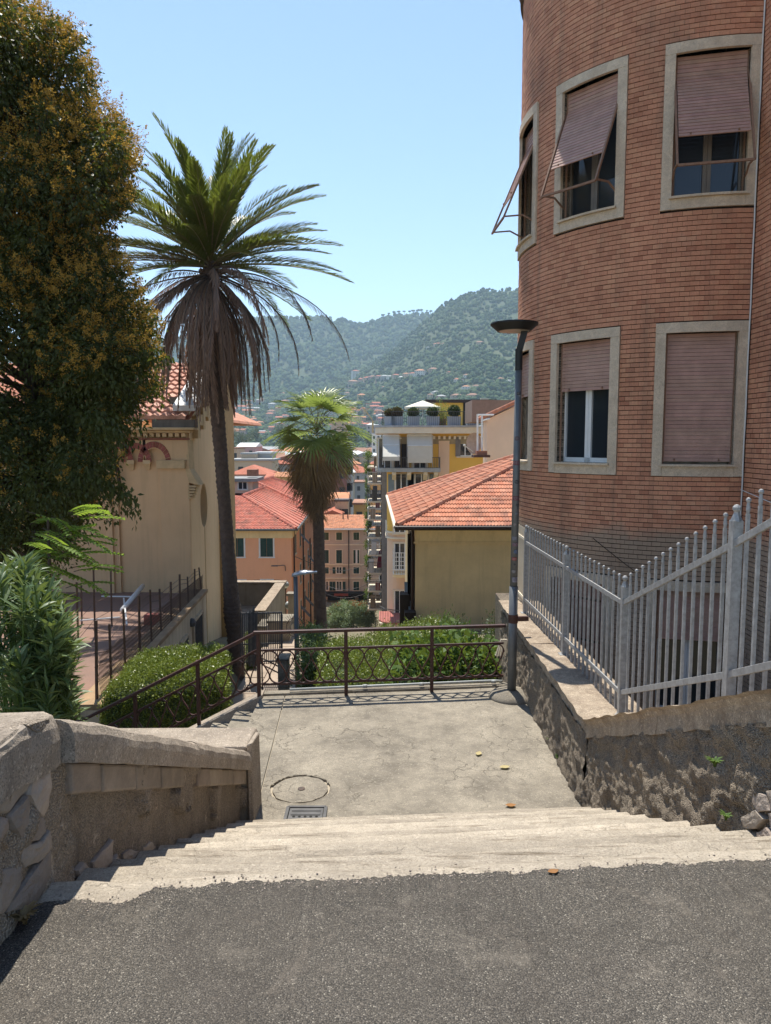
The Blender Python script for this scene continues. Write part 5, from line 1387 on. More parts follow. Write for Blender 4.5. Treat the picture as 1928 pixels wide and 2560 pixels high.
m = MB(); m.add([fl_, fr_, rr_, apx, bl_], [(0, 1, 2, 3), (0, 3, 4)]); m.build('roof', TILE, ch)
hx = lambda d: (d * 1.0)
cs = 1 / math.sqrt(1 + SL * SL)
tiles(ch, fl_, (1, 0, 0), (0, cs, SL * cs), 48, 24, .225, .345, TILE, lambda c: c.x - eL > (c.y - 26) + .1 and c.y < 33.3, 300)
nL = (bl_ - fl_).normalized()
upL = (apx - fl_.lerp(bl_, .5)).normalized()
def inL(c):
    a = (c - fl_); s = a.dot(nL) / (bl_ - fl_).length; h = (c.z - eZ) / (apx.z - eZ)
    return h / 2 < s < 1 - h / 2 - .01
tiles(ch, bl_, -(bl_ - fl_).normalized(), upL, 66, 23, .225, .345, TILE, inL, 0)
# raised ribs running up the left slope, ridge tiles along the hips
def ridge(parent, a, b, r=.11, L=.42, mat=TILE):
    d = (b - a); n = int(d.length / L); d = d.normalized()
    for k in range(n):
        p = a + d * (k * L); m = MB(); m.tube([p, p + d * (L * 1.08)], [r * 1.08, r * .92], 8); m.build('ridge_tile', mat, parent)
ridge(ch, fl_ + Vector((0, 0, .04)), fl_.lerp(apx, .72) + Vector((0, 0, .04))); ridge(ch, bl_ + Vector((0, 0, .04)), bl_.lerp(apx, .8) + Vector((0, 0, .04)))
for k in range(9):
    s = .06 + .055 * k * 1.6; a = fl_.lerp(bl_, s); b = a + upL * 6.5
    h = min(s, 1 - s) * 2; b = a + (apx - fl_.lerp(bl_, .5)) * (h * .97)
    m = MB(); m.tube([a + Vector((0, 0, .04)), b + Vector((0, 0, .04))], .045, 6); m.build('roof_rib', TILE, ch)
m = MB(); m.tube([(eL - .08, 25.93, eZ - .05), (12, 25.93, eZ - .05)], .085, 10); m.build('gutter', GUTTER, ch)
m = MB(); m.tube([(eL - .06, 26, eZ - .03), (.07, 40.8, eZ - .03)], .07, 8); m.build('gutter', TRIMW, ch)
m = MB(); m.tube([(1.0, 26.9, eZ - .2), (.98, 26.9, -9)], .06, 8); m.build('downpipe', GUTTER, ch)
# tall brown louvred shutters on the left side, seen edge on
for (y, z0, z1) in ((28.2, -4.6, -2.2), (31.5, -4.6, -2.2), (28.2, -9, -6.3), (31.5, -9, -6.3)):
    f = shutter_win(ch, (1.09, y, (z0 + z1) / 2), 1.1, z1 - z0, (0, -1, 0), (-1, 0, 0), BROWNS, 'open', TRIMW)
for (ya, z0, z1, d) in ((27.3, -4.7, -2.0, .26), (29.0, -4.7, -2.1, .22)):
    m = MB(); m.hexa([(1.09 - d, ya, z0), (1.09, ya + .35, z0), (1.09, ya + .4, z0), (1.09 - d, ya + .05, z0), (1.09 - d, ya, z1), (1.09, ya + .35, z1), (1.09, ya + .4, z1), (1.09 - d, ya + .05, z1)]); m.build('open_shutter', BROWNS, ch)
for k, (px0, px1, y0, y1, Y) in enumerate(((1000, 1025, 1487, 1588, 27.2), (1012, 1040, 1532, 1600, 26.2))):
    a, b = P(px0, y0, Y), P(px1, y1, Y); m = MB(); m.mm((a.x, Y, b.z - 1), (b.x, Y + .5, a.z)); m.build('brown_screen', BROWNS, ch)
for (px0, px1, y0, y1, Y) in ((1012, 1028, 1462, 1486, 28.5), (1022, 1039, 1502, 1530, 27)):
    a, b = P(px0, y0, Y), P(px1, y1, Y); m = MB(); m.hexa([(a.x, Y, b.z), (b.x, Y, b.z), (b.x, Y + .6, b.z + .3), (a.x, Y + .6, b.z + .3), (a.x, Y, b.z + .04), (b.x, Y, b.z + .04), (b.x, Y + .6, a.z), (a.x, Y + .6, a.z)]); m.build('small_awning', BLUES, ch)
# peach block behind with its tile verge
pb_ = thing('peach_block', 'tall peach gable end with a tiled verge rising behind the cream house roof', 'house', (7, 43, -9))
a, b, c, d = P(1218, 1180, 42), P(1218, 1048, 42), P(1290, 1014, 42), P(1330, 1035, 42)
m = MB(); m.slab([(a.x, 42, -9), (d.x + 2, 42, -9), (d.x + 2, 42, d.z), (c.x, 42, c.z), (b.x, 42, b.z)], 1.6); m.build('wall', PEACH, pb_)
m = MB(); m.slab([Vector((b.x - .35, 41.7, b.z - .02)), Vector((c.x, 41.7, c.z + .1)), Vector((c.x, 43.8, c.z + .1)), Vector((b.x - .35, 43.8, b.z - .02))], -.14); m.build('roof', TILE, pb_)
for k in range(14):
    p = Vector((b.x - .3, 41.75, b.z + .1)).lerp(Vector((c.x, 41.75, c.z + .22)), k / 14); q = Vector((b.x - .3, 41.75, b.z + .1)).lerp(Vector((c.x, 41.75, c.z + .22)), (k + 1) / 14); m = MB(); m.tube([p, q], [.11, .09], 7); m.build('verge_tile', TILE, pb_)
a = P(1205, 1000, 46); b_ = P(1290, 1055, 46); m = MB(); m.mm((a.x - .6, 46, b_.z), (b_.x, 50, a.z)); m.build('chimney_block', plain('brown_block', (.3, .2, .15), .9, .1), pb_)
# white pipe frame, dish stand
pf = thing('pipe_frame', 'white pipe scaffold standing on the small roof balcony beside the peach gable', 'frame', P(1200, 1140, 41))
m = MB()
for px in (1194, 1205): m.tube([P(px, 1140, 41), P(px, 1035, 41)], .055, 6)
m.tube([P(1194, 1037, 41), P(1235, 1037, 41)], .055, 6); m.tube([P(1205, 1052, 41), P(1225, 1046, 41)], .05, 6); m.tube([P(1194, 1065, 41), P(1205, 1065, 41)], .04, 6)
m.build('pipes', WHITEM, pf)
a, b_ = P(1182, 1137, 41), P(1222, 1143, 41); m = MB(); m.mm((a.x, 40.4, b_.z), (b_.x, 41.6, a.z)); m.build('shelf', RUST, pf)
m = MB(); m.mm((P(1190, 1137, 41).x, 40.6, a.z), (P(1216, 1137, 41).x, 41.3, a.z + .22)); m.build('flower_box', plain('terracotta', (.4, .17, .1), .9), pf)
# satellite dish
ds = thing('satellite_dish', 'pinkish satellite dish on the yellow facade next to the white pipe frame', 'satellite dish', P(1184, 1118, 50))
c = P(1184, 1108, 50); m = MB(); vs = [c]; n = 20
for rr, dp in ((.35, -.05), (.62, -.02), (.66, 0)):
    for k in range(n): t = 2 * PI * k / n; vs.append(c + Vector((rr * math.cos(t) * .82, -.25 - dp * 3 + .2 * math.cos(t), rr * 1.08 * math.sin(t))))
m.add(vs, [(0, 1 + (k + 1) % n, 1 + k) for k in range(n)] + [(1 + q * n + k, 1 + q * n + (k + 1) % n, 1 + (q + 1) * n + (k + 1) % n, 1 + (q + 1) * n + k) for q in range(2) for k in range(n)]); m.build('dish', plain('dish_pink', (.55, .42, .36), .5), ds, smooth=True)
m = MB(); m.tube([c + Vector((0, -.1, -.6)), c + Vector((-.7, -.9, -.15))], .03, 5); m.ball(c + Vector((-.72, -.92, -.13)), .08, 6); m.tube([c, c + Vector((.1, 1.2, -.3))], .04, 5); m.build('arm', WHITEM, ds)

# ------------------------------------------------------------------ yellow apartment house with roof terrace
YY = 52.0
def yx(px): return P(px, 1280, YY).x
def yz(py): return ZY(py, YY)
yb = thing('yellow_apartment_house', 'yellow apartment house with roof terrace, curved balcony and cream awnings', 'building', (4, YY, -21))
x0, x1 = yx(968), yx(1262)
R0 = 1.1
def rounded(mb, xa, xb, ya, ybk, z0, z1, r, n=7):
    pts = [(xa + r - r * math.cos(PI / 2 * k / n), ya + r - r * math.sin(PI / 2 * k / n)) for k in range(n + 1)] + [(xb, ya), (xb, ybk), (xa, ybk)]
    m_ = len(pts); vs = [(p[0], p[1], z0) for p in pts] + [(p[0], p[1], z1) for p in pts]
    mb.add(vs, [tuple(range(m_ - 1, -1, -1)), tuple(range(m_, 2 * m_))] + [(i, (i + 1) % m_, m_ + (i + 1) % m_, m_ + i) for i in range(m_)])
m = MB(); rounded(m, x0, x1, YY, YY + 12, yz(1334) + .01, yz(1082), R0); m.build('wall', YELLOW, yb); m = MB(); rounded(m, x0 + .02, x1, YY + .02, YY + 12, -21, yz(1334), R0); m.build('lower_wall', PEACH, yb)
m = MB(); rounded(m, x0 - .05, x1, YY - .05, YY + 11.9, yz(1110), yz(1092), R0); m.build('frieze', plain('grey_ochre', (.38, .3, .18), .9, .1), yb)
m = MB()
for k in range(22): m.mm((x0 + 1.4 + k * .36, YY - .22, yz(1098)), (x0 + 1.55 + k * .36, YY - .06, yz(1090))); 
m.build('dentils', TRIMW, yb)['kind'] = 'stuff'
m = MB(); rounded(m, yx(938), x1, YY - .95, YY + 12, yz(1084), yz(1069), 1.6); m.build('terrace_slab', TRIMW, yb); m = MB(); rounded(m, yx(936), x1, YY - 1.0, YY + 12, yz(1069) + .003, yz(1064), 1.6); m.build('terrace_edge', plain('slab_grey', (.45, .46, .47), .8), yb)
tz = yz(1064)
# terrace railing
m = MB()
tp = [P(px, 1064, YY) for px in (958, 962, 975)] 
rp = [Vector((yx(956), YY + 6, tz)), Vector((yx(956), YY + 1.0, tz)), Vector((yx(966), YY - .1, tz)), Vector((yx(985), YY - .75, tz)), Vector((yx(1222), YY - .75, tz))]
for a, b in zip(rp[:-1], rp[1:]):
    m.beam(a + Vector((0, 0, .95)), b + Vector((0, 0, .95)), .04, .04); n = max(1, int((b - a).length / .14))
    for k in range(n): p = a.lerp(b, k / n); m.box(p + Vector((0, 0, .47)), (.018, .018, .95))
m.build('terrace_railing', IRONG, yb)
# penthouse
a, b = P(1070, 1007, YY + 6), P(1198, 1075, YY + 6)
m = MB(); m.mm((a.x + .6, YY + 6, tz), (b.x, YY + 11, a.z)); m.build('penthouse', YELLOW, yb)
m = MB(); m.mm((a.x - .2, YY + 5.4, a.z), (b.x + 1.2, YY + 11.5, a.z + .22)); m.build('penthouse_roof', GUTTER, yb)
m = MB(); m.mm((P(1158, 1040, YY + 6).x, YY + 5.93, tz), (P(1176, 1040, YY + 6).x, YY + 5.99, tz + 1.9)); m.build('penthouse_door', DARK, yb)
m = MB(); p = P(1212, 1005, YY + 8); m.mm((p.x - .25, p.y, p.z - 1.2), (p.x + .25, p.y + .5, p.z + .2)); m.mm((p.x - .3, p.y - .05, p.z + .2), (p.x + .3, p.y + .55, p.z + .3)); m.build('chimney', TRIMW, yb)
# balcony
bz = yz(1178)
m = MB(); rounded(m, yx(938), yx(1098), YY - 1.1, YY + 3, bz - .02, yz(1169), 1.8); m.build('balcony_slab', plain('balcony_grey', (.42, .42, .4), .85), yb)
m = MB()
for px in (985, 1022, 1062, 1088): m.hexa([(yx(px) - .14, YY - .9, bz - .2), (yx(px) + .14, YY - .9, bz - .2), (yx(px) + .14, YY, bz - .65), (yx(px) - .14, YY, bz - .65), (yx(px) - .14, YY - .9, bz - .03), (yx(px) + .14, YY - .9, bz - .03), (yx(px) + .14, YY, bz - .03), (yx(px) - .14, YY, bz - .03)])
m.build('brackets', TRIMW, yb)
m = MB(); zt = yz(1169)
rp = [Vector((yx(944), YY + 2, zt)), Vector((yx(944), YY + .6, zt)), Vector((yx(952), YY - .5, zt)), Vector((yx(970), YY - .98, zt)), Vector((yx(1097), YY - .98, zt)), Vector((yx(1097), YY, zt))]
for a, b in zip(rp[:-1], rp[1:]):
    m.beam(a + Vector((0, 0, .72)), b + Vector((0, 0, .72)), .04, .04); n = max(1, int((b - a).length / .13))
    for k in range(n): p = a.lerp(b, k / n); m.box(p + Vector((0, 0, .36)), (.018, .018, .72))
m.build('balcony_railing', IRONG, yb)
# balcony doors
for px in (962, 1003, 1050):
    c = P(px, 1135, YY); shutter_win(yb, (c.x, YY, c.z), .95, 2.1, FX, FN, BROWNS, 'glass' if px != 1003 else 'closed', TRIMW)
# awnings
def awning(pxl, pxr, py0, py1, flare, label):
    o = thing('cloth_awning', label, 'awning', P((pxl + pxr) / 2, py0, YY - 1)); m = MB()
    A, B = P(pxl, py0, YY - .5), P(pxr, py0, YY - .5); zm = yz(py0 + (py1 - py0) * .46); ze = yz(py1)
    rows = [(A.z, 0), (zm, -.5), (ze, -.55 - flare)]
    vs = []
    for z, d in rows: vs += [(A.x, YY - .5 + d, z), (B.x, YY - .5 + d, z)]
    vs += [(A.x, YY - .5 + rows[-1][1], ze - .28), (B.x, YY - .5 + rows[-1][1], ze - .28)]
    m.add(vs, [(2 * k, 2 * k + 1, 2 * k + 3, 2 * k + 2) for k in range(3)])
    if flare: m.add([(A.x, YY - 1.0, zm), (A.x, YY - .55, ze), (A.x, YY - 1.05 - flare, ze)], [(0, 1, 2)])
    m.build('cloth', AWN, o); m = MB(); m.tube([(A.x, YY - .5, A.z), (B.x, YY - .5, A.z)], .06, 6); m.tube([(A.x, YY - 1.01, zm), (B.x, YY - 1.01, zm)], .035, 6); m.build('roller', WHITEM, o)
    m = MB(); m.tube([(B.x + .05, YY - .5, A.z), (B.x + .05, YY - .5, ze - .6)], .025, 5); m.tube([(A.x - .02, YY - .5, A.z), (A.x - .02, YY - .5, ze - .6)], .025, 5); m.build('guide_rod', WHITEM, o)
awning(958, 998, 1088, 1140, .9, 'left cream awning on the curved balcony, bottom edge pulled outward')
awning(1019, 1080, 1087, 1146, .0, 'right cream awning on the curved balcony, hanging straight down')
# flat pale strip and window
a, b = P(1097, 1102, YY), P(1123, 1205, YY); m = MB(); m.mm((a.x, YY - .06, b.z - 1), (b.x, YY - .003, a.z)); m.build('pale_strip', PEACH, yb)
c = P(1163, 1117, YY); f = shutter_win(yb, (c.x, YY, c.z), .95, 1.35, FX, FN, BLUES, 'glass', TRIMW)
a, b = P(1139, 1093, YY), P(1151, 1141, YY); m = MB(); m.mm((a.x, YY - .08, b.z), (b.x, YY - .01, a.z)); m.build('shutter', plain('grey_shutter', (.25, .22, .2), .7), f)
for (pxc, w) in ((1003, .85), (1054, 1.0)):
    c = P(pxc, 1212, YY); shutter_win(yb, (c.x, YY, c.z), w, 1.5, FX, FN, BLUES, 'open', TRIMW, fw=.06)
# lower storeys of the corner with a caged balcony and a red-floored terrace
for (py, st) in ((1300, 'glass'), (1392, 'glass'), (1510, 'glass')):
    c = P(996, py, YY); shutter_win(yb, (c.x + .1, YY, c.z), .8, 1.9, FX, FN, BLUES, st, TRIMW)
m = MB()
for py in (1334, 1348): z = yz(py); rounded(m, x0 - .12, x1, YY - .12, YY + 8, z, z + .12, R0)
m.build('string_course', TRIMW, yb)
z = yz(1437); m = MB(); rounded(m, yx(982), yx(1030), YY - 1.2, YY + .2, z, yz(1430), .6); m.build('balcony_slab', CREAM, yb)
m = MB()
for px in np.linspace(984, 1029, 8):
    m.box((yx(px), YY - 1.15, (yz(1430) + yz(1375)) / 2), (.035, .035, yz(1375) - yz(1430)))
for py in np.linspace(1376, 1428, 6): m.mm((yx(983), YY - 1.17, yz(py) - .02), (yx(1030), YY - 1.13, yz(py) + .02)); m.mm((yx(983) - .02, YY - 1.15, yz(py) - .02), (yx(983) + .02, YY, yz(py) + .02))
m.build('window_cage', WHITEM, yb)
z = yz(1532); m = MB(); rounded(m, yx(948), yx(1015), YY - 3, YY + .5, z - .1, z, 1.2); m.build('porch_roof', plain('red_porch', (.42, .14, .11), .8), yb)
m = MB(); m.tube([(yx(950), YY - 2.2, z + 1), (yx(962), YY - 2.8, z + .95), (yx(985), YY - 3, z + .9), (yx(1014), YY - 3, z + .85)], .03, 5)
for px in range(952, 1014, 4): m.tube([(yx(px), YY - 2.9, z), (yx(px), YY - 2.9, z + .9)], .012, 4)
m.build('porch_railing', IRONG, yb)
m = MB(); m.mm((yx(950), YY - 2.6, -21), (yx(958), YY - 2.2, z - .1)); m.build('porch_post', TRIMW, yb)
# planters with clipped bushes on the terrace
def planter(px, w, top, label, mat, dx=0):
    c = P(px, 1064, YY - .2); o = thing('planter_box', label, 'planter', (c.x, YY - .2, tz), 'planters on the roof terrace')
    m = MB(); hw = w / 2; m.hexa([(c.x - hw * .93, YY - .55, tz + .01), (c.x + hw * .93, YY - .55, tz + .01), (c.x + hw * .93, YY + .1, tz + .01), (c.x - hw * .93, YY + .1, tz + .01), (c.x - hw, YY - .58, tz + .62), (c.x + hw, YY - .58, tz + .62), (c.x + hw, YY + .12, tz + .62), (c.x - hw, YY + .12, tz + .62)]); m.build('box', plain('planter_grey', (.36, .4, .44), .7, .05), o)
    n = 1500; p = np.array([c.x, YY - .2, lerp(tz + .6, top, .52)]) + unit(rng.standard_normal((n, 3))) * np.array([hw * .98, .36, (top - tz - .6) * .56]) * (.62 + .4 * rng.random((n, 1)))
    V, F = leaf_quads(p, rng.standard_normal((n, 3)) + np.array([0, 0, .5]), .11, .07); put('bush', V, F, mat, o)['kind'] = 'stuff'
REDT = leaf('photinia', (.05, .065, .03), (.13, .06, .035), .5, .2)
for px, w, py, lab, mt in ((975, .8, 1024, 'leftmost grey planter with reddish bush on the roof terrace', REDT), (993, .85, 1020, 'grey planter with reddish bush, second from the left on the terrace', REDT), (1034, .85, 1022, 'grey planter with dark bush under the parasol edge', DARKL), (1082, .9, 1020, 'grey planter with dark bush right of the parasol', DARKL), (1135, .92, 1015, 'grey planter with tall dark bush in front of the yellow penthouse', DARKL), (1181, .9, 1020, 'rightmost grey planter with dark bush near the penthouse door', DARKL)):
    planter(px, w, yz(py), lab, mt)
bp = thing('bamboo_pot', 'yellow-green bamboo in a pot between two terrace planters', 'plant', P(1107, 1060, YY)); c = P(1107, 1040, YY + .6); n = 1100
p = np.array(c) + rng.standard_normal((n, 3)) * np.array([.3, .25, .42]); V, F = leaf_quads(p, rng.standard_normal((n, 3)) + np.array([0, 0, .4]), .16, .04); put('leaves', V, F, leaf('bamboo', (.2, .24, .05), (.26, .28, .07), .5, .4), bp)['kind'] = 'stuff'
m = MB(); m.lathe([(.22, 0), (.3, .5)], (c.x, YY + .6, tz), 10); m.build('pot', plain('pot', (.3, .16, .1), .9), bp)
# parasol
pa = thing('parasol', 'open cream square parasol on the roof terrace', 'parasol', P(1058, 1064, YY + 1.4)); c = P(1057, 1001, YY + 1.4); ez = ZY(1018, YY + 1.4); hw = 1.28
cor = [Vector((c.x + hw * a, c.y + hw * b, ez)) for a, b in ((-1, -.9), (.35, -1.15), (1.05, .2), (0, 1.1))]
cor = [Vector((c.x + 1.38 * math.cos(t), c.y + 1.38 * math.sin(t), ez)) for t in np.linspace(0, 2 * PI, 9)[:-1] + .3]
m = MB(); m.add([c] + cor, [(0, 1 + k, 1 + (k + 1) % 8) for k in range(8)]); m.add(cor + [q - Vector((0, 0, .12)) for q in cor], [(k, 8 + k, 8 + (k + 1) % 8, (k + 1) % 8) for k in range(8)]); m.build('canopy', plain('parasol_cloth', (.72, .66, .52), .9, .03), pa)
m = MB(); m.tube([(c.x, c.y, tz), (c.x, c.y, c.z)], .035, 6); m.build('pole', WHITEM, pa)

# ------------------------------------------------------------------ balconied block along the street beyond
bb = thing('balconied_block', 'grey block with stacked balconies full of plants facing the street', 'building', (2, 70, -21))
m = MB(); m.mm((-.35, 64.2, -21), (8, 96, 2.0)); m.build('wall', plain('grey_render', (.33, .32, .3), .9, .1), bb)
lv = []
def balc(Y, py, w, dep, i):
    z = ZY(py, Y); x = -.35; m = MB(); m.mm((x - dep, Y - w / 2, z - .14), (x, Y + w / 2, z)); b = m.build('balcony', TRIMW, bb)
    m = MB(); m.beam((x - dep + .03, Y - w / 2, z + .95), (x - dep + .03, Y + w / 2, z + .95), .04, .04); m.beam((x - dep, Y - w / 2 + .02, z + .95), (x, Y - w / 2 + .02, z + .95), .04, .04)
    for k in range(10): m.box((x - dep + .03 + (dep * k / 9), Y - w / 2 + .02, z + .47), (.022, .022, .95))
    for k in range(16): m.box((x - dep + .03, Y - w / 2 + w * k / 15, z + .47), (.022, .022, .95))
    m.build('railing', WHITEM if i % 2 else IRONG, b)
    m = MB(); m.mm((x - .06, Y - .5, z), (x - .003, Y + .6, z + 2.1)); m.build('door', BROWNS if i % 3 else BLUES, b)
    for k in range(random.randint(1, 3)):
        yy = Y - w / 2 + random.uniform(.1, w - .1); n = 160; p = np.array([x - dep + .05, yy, z + 1.0]) + rng.standard_normal((n, 3)) * np.array([.16, .22, .2]); lv.append(leaf_quads(p, rng.standard_normal((n, 3)), .12, .08))
    m = MB(); q = random.uniform(.25, .8); m.mm((x - dep * q - .2, Y - w / 2 + .15, z), (x - dep * q + .25, Y - w / 2 + .55, z + random.uniform(.4, 1.2))); m.build('household_box', random.choice([plain('box_red', (.35, .1, .07)), WHITEM, IRONG, plain('box_tan', (.4, .3, .2))]), b)
for i, py in enumerate((1165, 1205, 1249, 1293, 1337, 1380, 1424, 1468, 1512)): balc(66.5, py, 3.2, 1.25, i)
for i, py in enumerate((1190, 1228, 1268, 1308, 1348, 1388, 1428, 1468, 1506)): balc(78, py, 3.4, 1.6, i + 1)
V, F = join(lv); put('pot_plants', V, F, SHRUB, bb)['kind'] = 'stuff'
for (px, py, c) in ((950, 1395, (.3, .03, .06)), (972, 1260, (.3, .4, .5)), (966, 1385, (.12, .16, .22))):
    a = P(px, py, 65); m = MB(); m.hexa([(a.x - .3, 65, a.z - .9), (a.x + .4, 65.3, a.z - .9), (a.x + .4, 65.4, a.z - .9), (a.x - .3, 65.1, a.z - .9), (a.x - .1, 65, a.z + .6), (a.x + .3, 65.3, a.z + .9), (a.x + .3, 65.4, a.z + .9), (a.x - .1, 65.1, a.z + .6)]); m.build('hanging_cloth', plain('cloth', c, .9), bb)
# ------------------------------------------------------------------ orange school building, left centre
oY = 58.0
ob = thing('orange_building', 'orange rendered building with green shutters and a red tiled hip roof', 'building', (-9, oY, -20))
xr = P(729, 1400, oY).x; zE = ZY(1322, oY)
far = P(800, 1400, 96)
def wallq(m, xa, ya, xb, yb_, z0, z1): m.add([(xa, ya, z0), (xb, yb_, z0), (xb, yb_, z1), (xa, ya, z1)], [(0, 1, 2, 3)])
bx, by = P(800, 1400, 92).x, 92
m = MB(); m.slab([Vector((-24, oY, zE)), Vector((xr, oY, zE)), Vector((bx, by, zE)), Vector((-24, by, zE))], 15.5); m.build('wall', ORANGE, ob)
m = MB(); m.slab([Vector((-24, oY - .12, zE)), Vector((xr + .12, oY - .12, zE)), Vector((bx + .12, by, zE)), Vector((-24, by, zE))], .0 + ZY(1322, oY) - ZY(1345, oY)); m.build('cornice', CREAM, ob)
c0 = Vector((xr + .45, oY - .6, zE + .03)); slr = .42
# front wing roof: ridge point and slopes
rp = P(607, 1240, oY + 7.5); cL = Vector((-24, oY - .6, zE + .03))
back = Vector((P(780, 1270, oY + 17).x, oY + 17, zE + .05)); r2 = rp + Vector((0, 16, 0))
cb = c0 + (Vector((bx - xr, by - oY, 0))) * (20 / (by - oY))
hip_l = P(560, 1260, oY + 7)
m = MB(); m.add([cL, c0, rp, Vector((-24, oY + 7.5, zE + .03 + 3))], [(0, 1, 2), (0, 2, 3)]); m.add([c0, cb, rp + Vector((0, 12, 0)), rp], [(0, 1, 2, 3)]); m.build('roof', TILER, ob)
fz = (rp - c0); 
def in_front(c): 
    t = (c.y - c0.y) / (rp.y - c0.y); return 0 <= t < 1 and c.x < lerp(c0.x, rp.x, t) - .1 and c.x > -20
up = Vector((0, rp.y - c0.y, rp.z - c0.z)).normalized()
tiles(ob, Vector((-20, c0.y, c0.z)), (1, 0, 0), up, 60, 26, .26, .36, TILER, in_front, 0, waves=1, thick=.05)
def right_slope(A, B, T, Tb, col='rib'):
    n = 13
    for k in range(n):
        a = A.lerp(B, k / n); b = T.lerp(Tb, k / n) if Tb is not None else T
        m = MB(); m.tube([a + Vector((0, 0, .05)), b + Vector((0, 0, .05))], .05, 5); m.build('roof_rib', TILER, ob)
right_slope(c0, cb, rp, rp + Vector((0, 12, 0)))
ridge(ob, c0 + Vector((0, 0, .06)), rp + Vector((0, 0, .06)), .14, .55, TILER)
ridge(ob, rp + Vector((0, 0, .06)), rp + Vector((0, 12, .06)), .14, .6, TILER)
# taller rear wing roof
d0 = P(772, 1268, oY + 13); r3 = P(642, 1206, oY + 22); d1 = P(800, 1262, oY + 40)
m = MB(); m.add([Vector((-24, d0.y, d0.z)), d0, r3, Vector((-24, r3.y, r3.z))], [(0, 1, 2, 3)]); m.add([d0, Vector((bx + .3, by, d0.z)), r3 + Vector((0, 12, 0)), r3], [(0, 1, 2, 3)]); m.build('roof', TILER, ob)
def in_rear(c):
    t = (c.y - d0.y) / (r3.y - d0.y); return 0 <= t < 1 and -19 < c.x < lerp(d0.x, r3.x, t) - .1
tiles(ob, Vector((-19, d0.y, d0.z)), (1, 0, 0), Vector((0, r3.y - d0.y, r3.z - d0.z)), 56, 30, .27, .36, TILER, in_rear, 0, waves=1, thick=.05)
right_slope(d0, Vector((bx + .3, by, d0.z)), r3, r3 + Vector((0, 12, 0))); ridge(ob, d0 + Vector((0, 0, .06)), r3 + Vector((0, 0, .06)), .15, .6, TILER); ridge(ob, r3 + Vector((0, 0, .06)), r3 + Vector((0, 12, .06)), .15, .6, TILER)
m = MB(); m.mm((-24, d0.y + .3, zE - 3), (d0.x - .3, d0.y + 10, d0.z - .03)); m.build('wall', ORANGE, ob)
m = MB(); m.tube([cL + Vector((0, -.08, -.04)), c0 + Vector((0, -.08, -.04))], .09, 6); m.tube([c0 + Vector((.08, 0, -.04)), cb + Vector((.08, 0, -.04))], .09, 6); m.build('gutter', IRONG, ob)
# dormer
a, b = P(560, 1218, oY + 16), P(634, 1240, oY + 16); m = MB(); m.mm((a.x - 2, oY + 15.5, ZY(1232, oY + 16)), (b.x, oY + 19, ZY(1204, oY + 16))); m.build('dormer', PEACH, ob)
m = MB(); m.mm((a.x - 2, oY + 15, ZY(1203, oY + 16)), (b.x + .5, oY + 19.5, ZY(1195, oY + 16))); m.build('dormer_roof', plain('lead_grey', (.3, .3, .28), .7), ob)
c = P(607, 1215, oY + 15.5); shutter_win(ob, (c.x, oY + 15.5, c.z), .95, .75, FX, FN, GREENS, 'glass', TRIMW)
a = P(620, 1190, oY + 17); m = MB(); m.mm((a.x - .1, oY + 17, a.z), (P(642, 1190, oY + 17).x, oY + 18.2, ZY(1174, oY + 17))); m.build('chimney', plain('chimney_brick', (.35, .16, .1), .9, .2), ob)
# windows of the front
for (px, y0, y1, w, st) in ((667, 1345, 1392, 1.0, 'closed'), (594, 1345, 1392, 1.0, 'closed'), (598, 1452, 1475, 1.0, 'closed')):
    c = P(px, (y0 + y1) / 2, oY); shutter_win(ob, (c.x, oY, c.z), w, ZY(y0, oY) - ZY(y1, oY), FX, FN, GREENS, st, WHITEM, fw=.12)
c = P(668, 1470, oY); shutter_win(ob, (c.x, oY, c.z), .95, 1.3, FX, FN, GREENS, 'open', WHITEM, fw=.08)
# side wall openings
sd_ = Vector((bx - xr, by - oY, 0)).normalized(); sn = Vector((sd_.y, -sd_.x, 0))
for row, z in enumerate((zE - 1.6, zE - 4.9, zE - 8.2)):
    for k in range(7):
        c = Vector((xr, oY, z)) + sd_ * (3.2 + 4.2 * k); f = shutter_win(ob, c, 1.0, 1.7, sd_, sn, GREENS, 'closed', TRIMW)
        if (row, k) in ((0, 1), (1, 3), (2, 2), (2, 1), (1, 5), (2, 4)):
            m = MB(); a0 = c + sn * .03 + Vector((0, 0, .3)); 
            m.add([a0 - sd_ * .5, a0 + sd_ * .5, a0 + sd_ * .5 + sn * .8 + Vector((0, 0, -.9)), a0 - sd_ * .5 + sn * .8 + Vector((0, 0, -.9))], [(0, 1, 2, 3)]); m.build('awning', IRONG, f)
for k in (1.2, 9.5, 17.5):
    c = Vector((xr, oY, 0)) + sd_ * k + sn * .1; m = MB(); m.tube([c + Vector((0, 0, zE - .2)), c + Vector((0, 0, -20))], .07, 6); m.build('downpipe', GUTTER, ob)
# wall lamp on the orange front
wp = thing('wall_lamp', 'small street light on a bracket on the orange front wall', 'lamp', P(705, 1420, oY)); m = MB(); a = P(713, 1415, oY - .1); m.tube([a, a + Vector((-.1, -.2, .1)), a + Vector((-.5, -.5, .1))], .035, 5); m.box(a + Vector((-.75, -.5, .1)), (.5, .2, .08)); m.tube([a, P(714, 1427, oY - .05)], .03, 5); m.build('fitting', IRONG, wp)
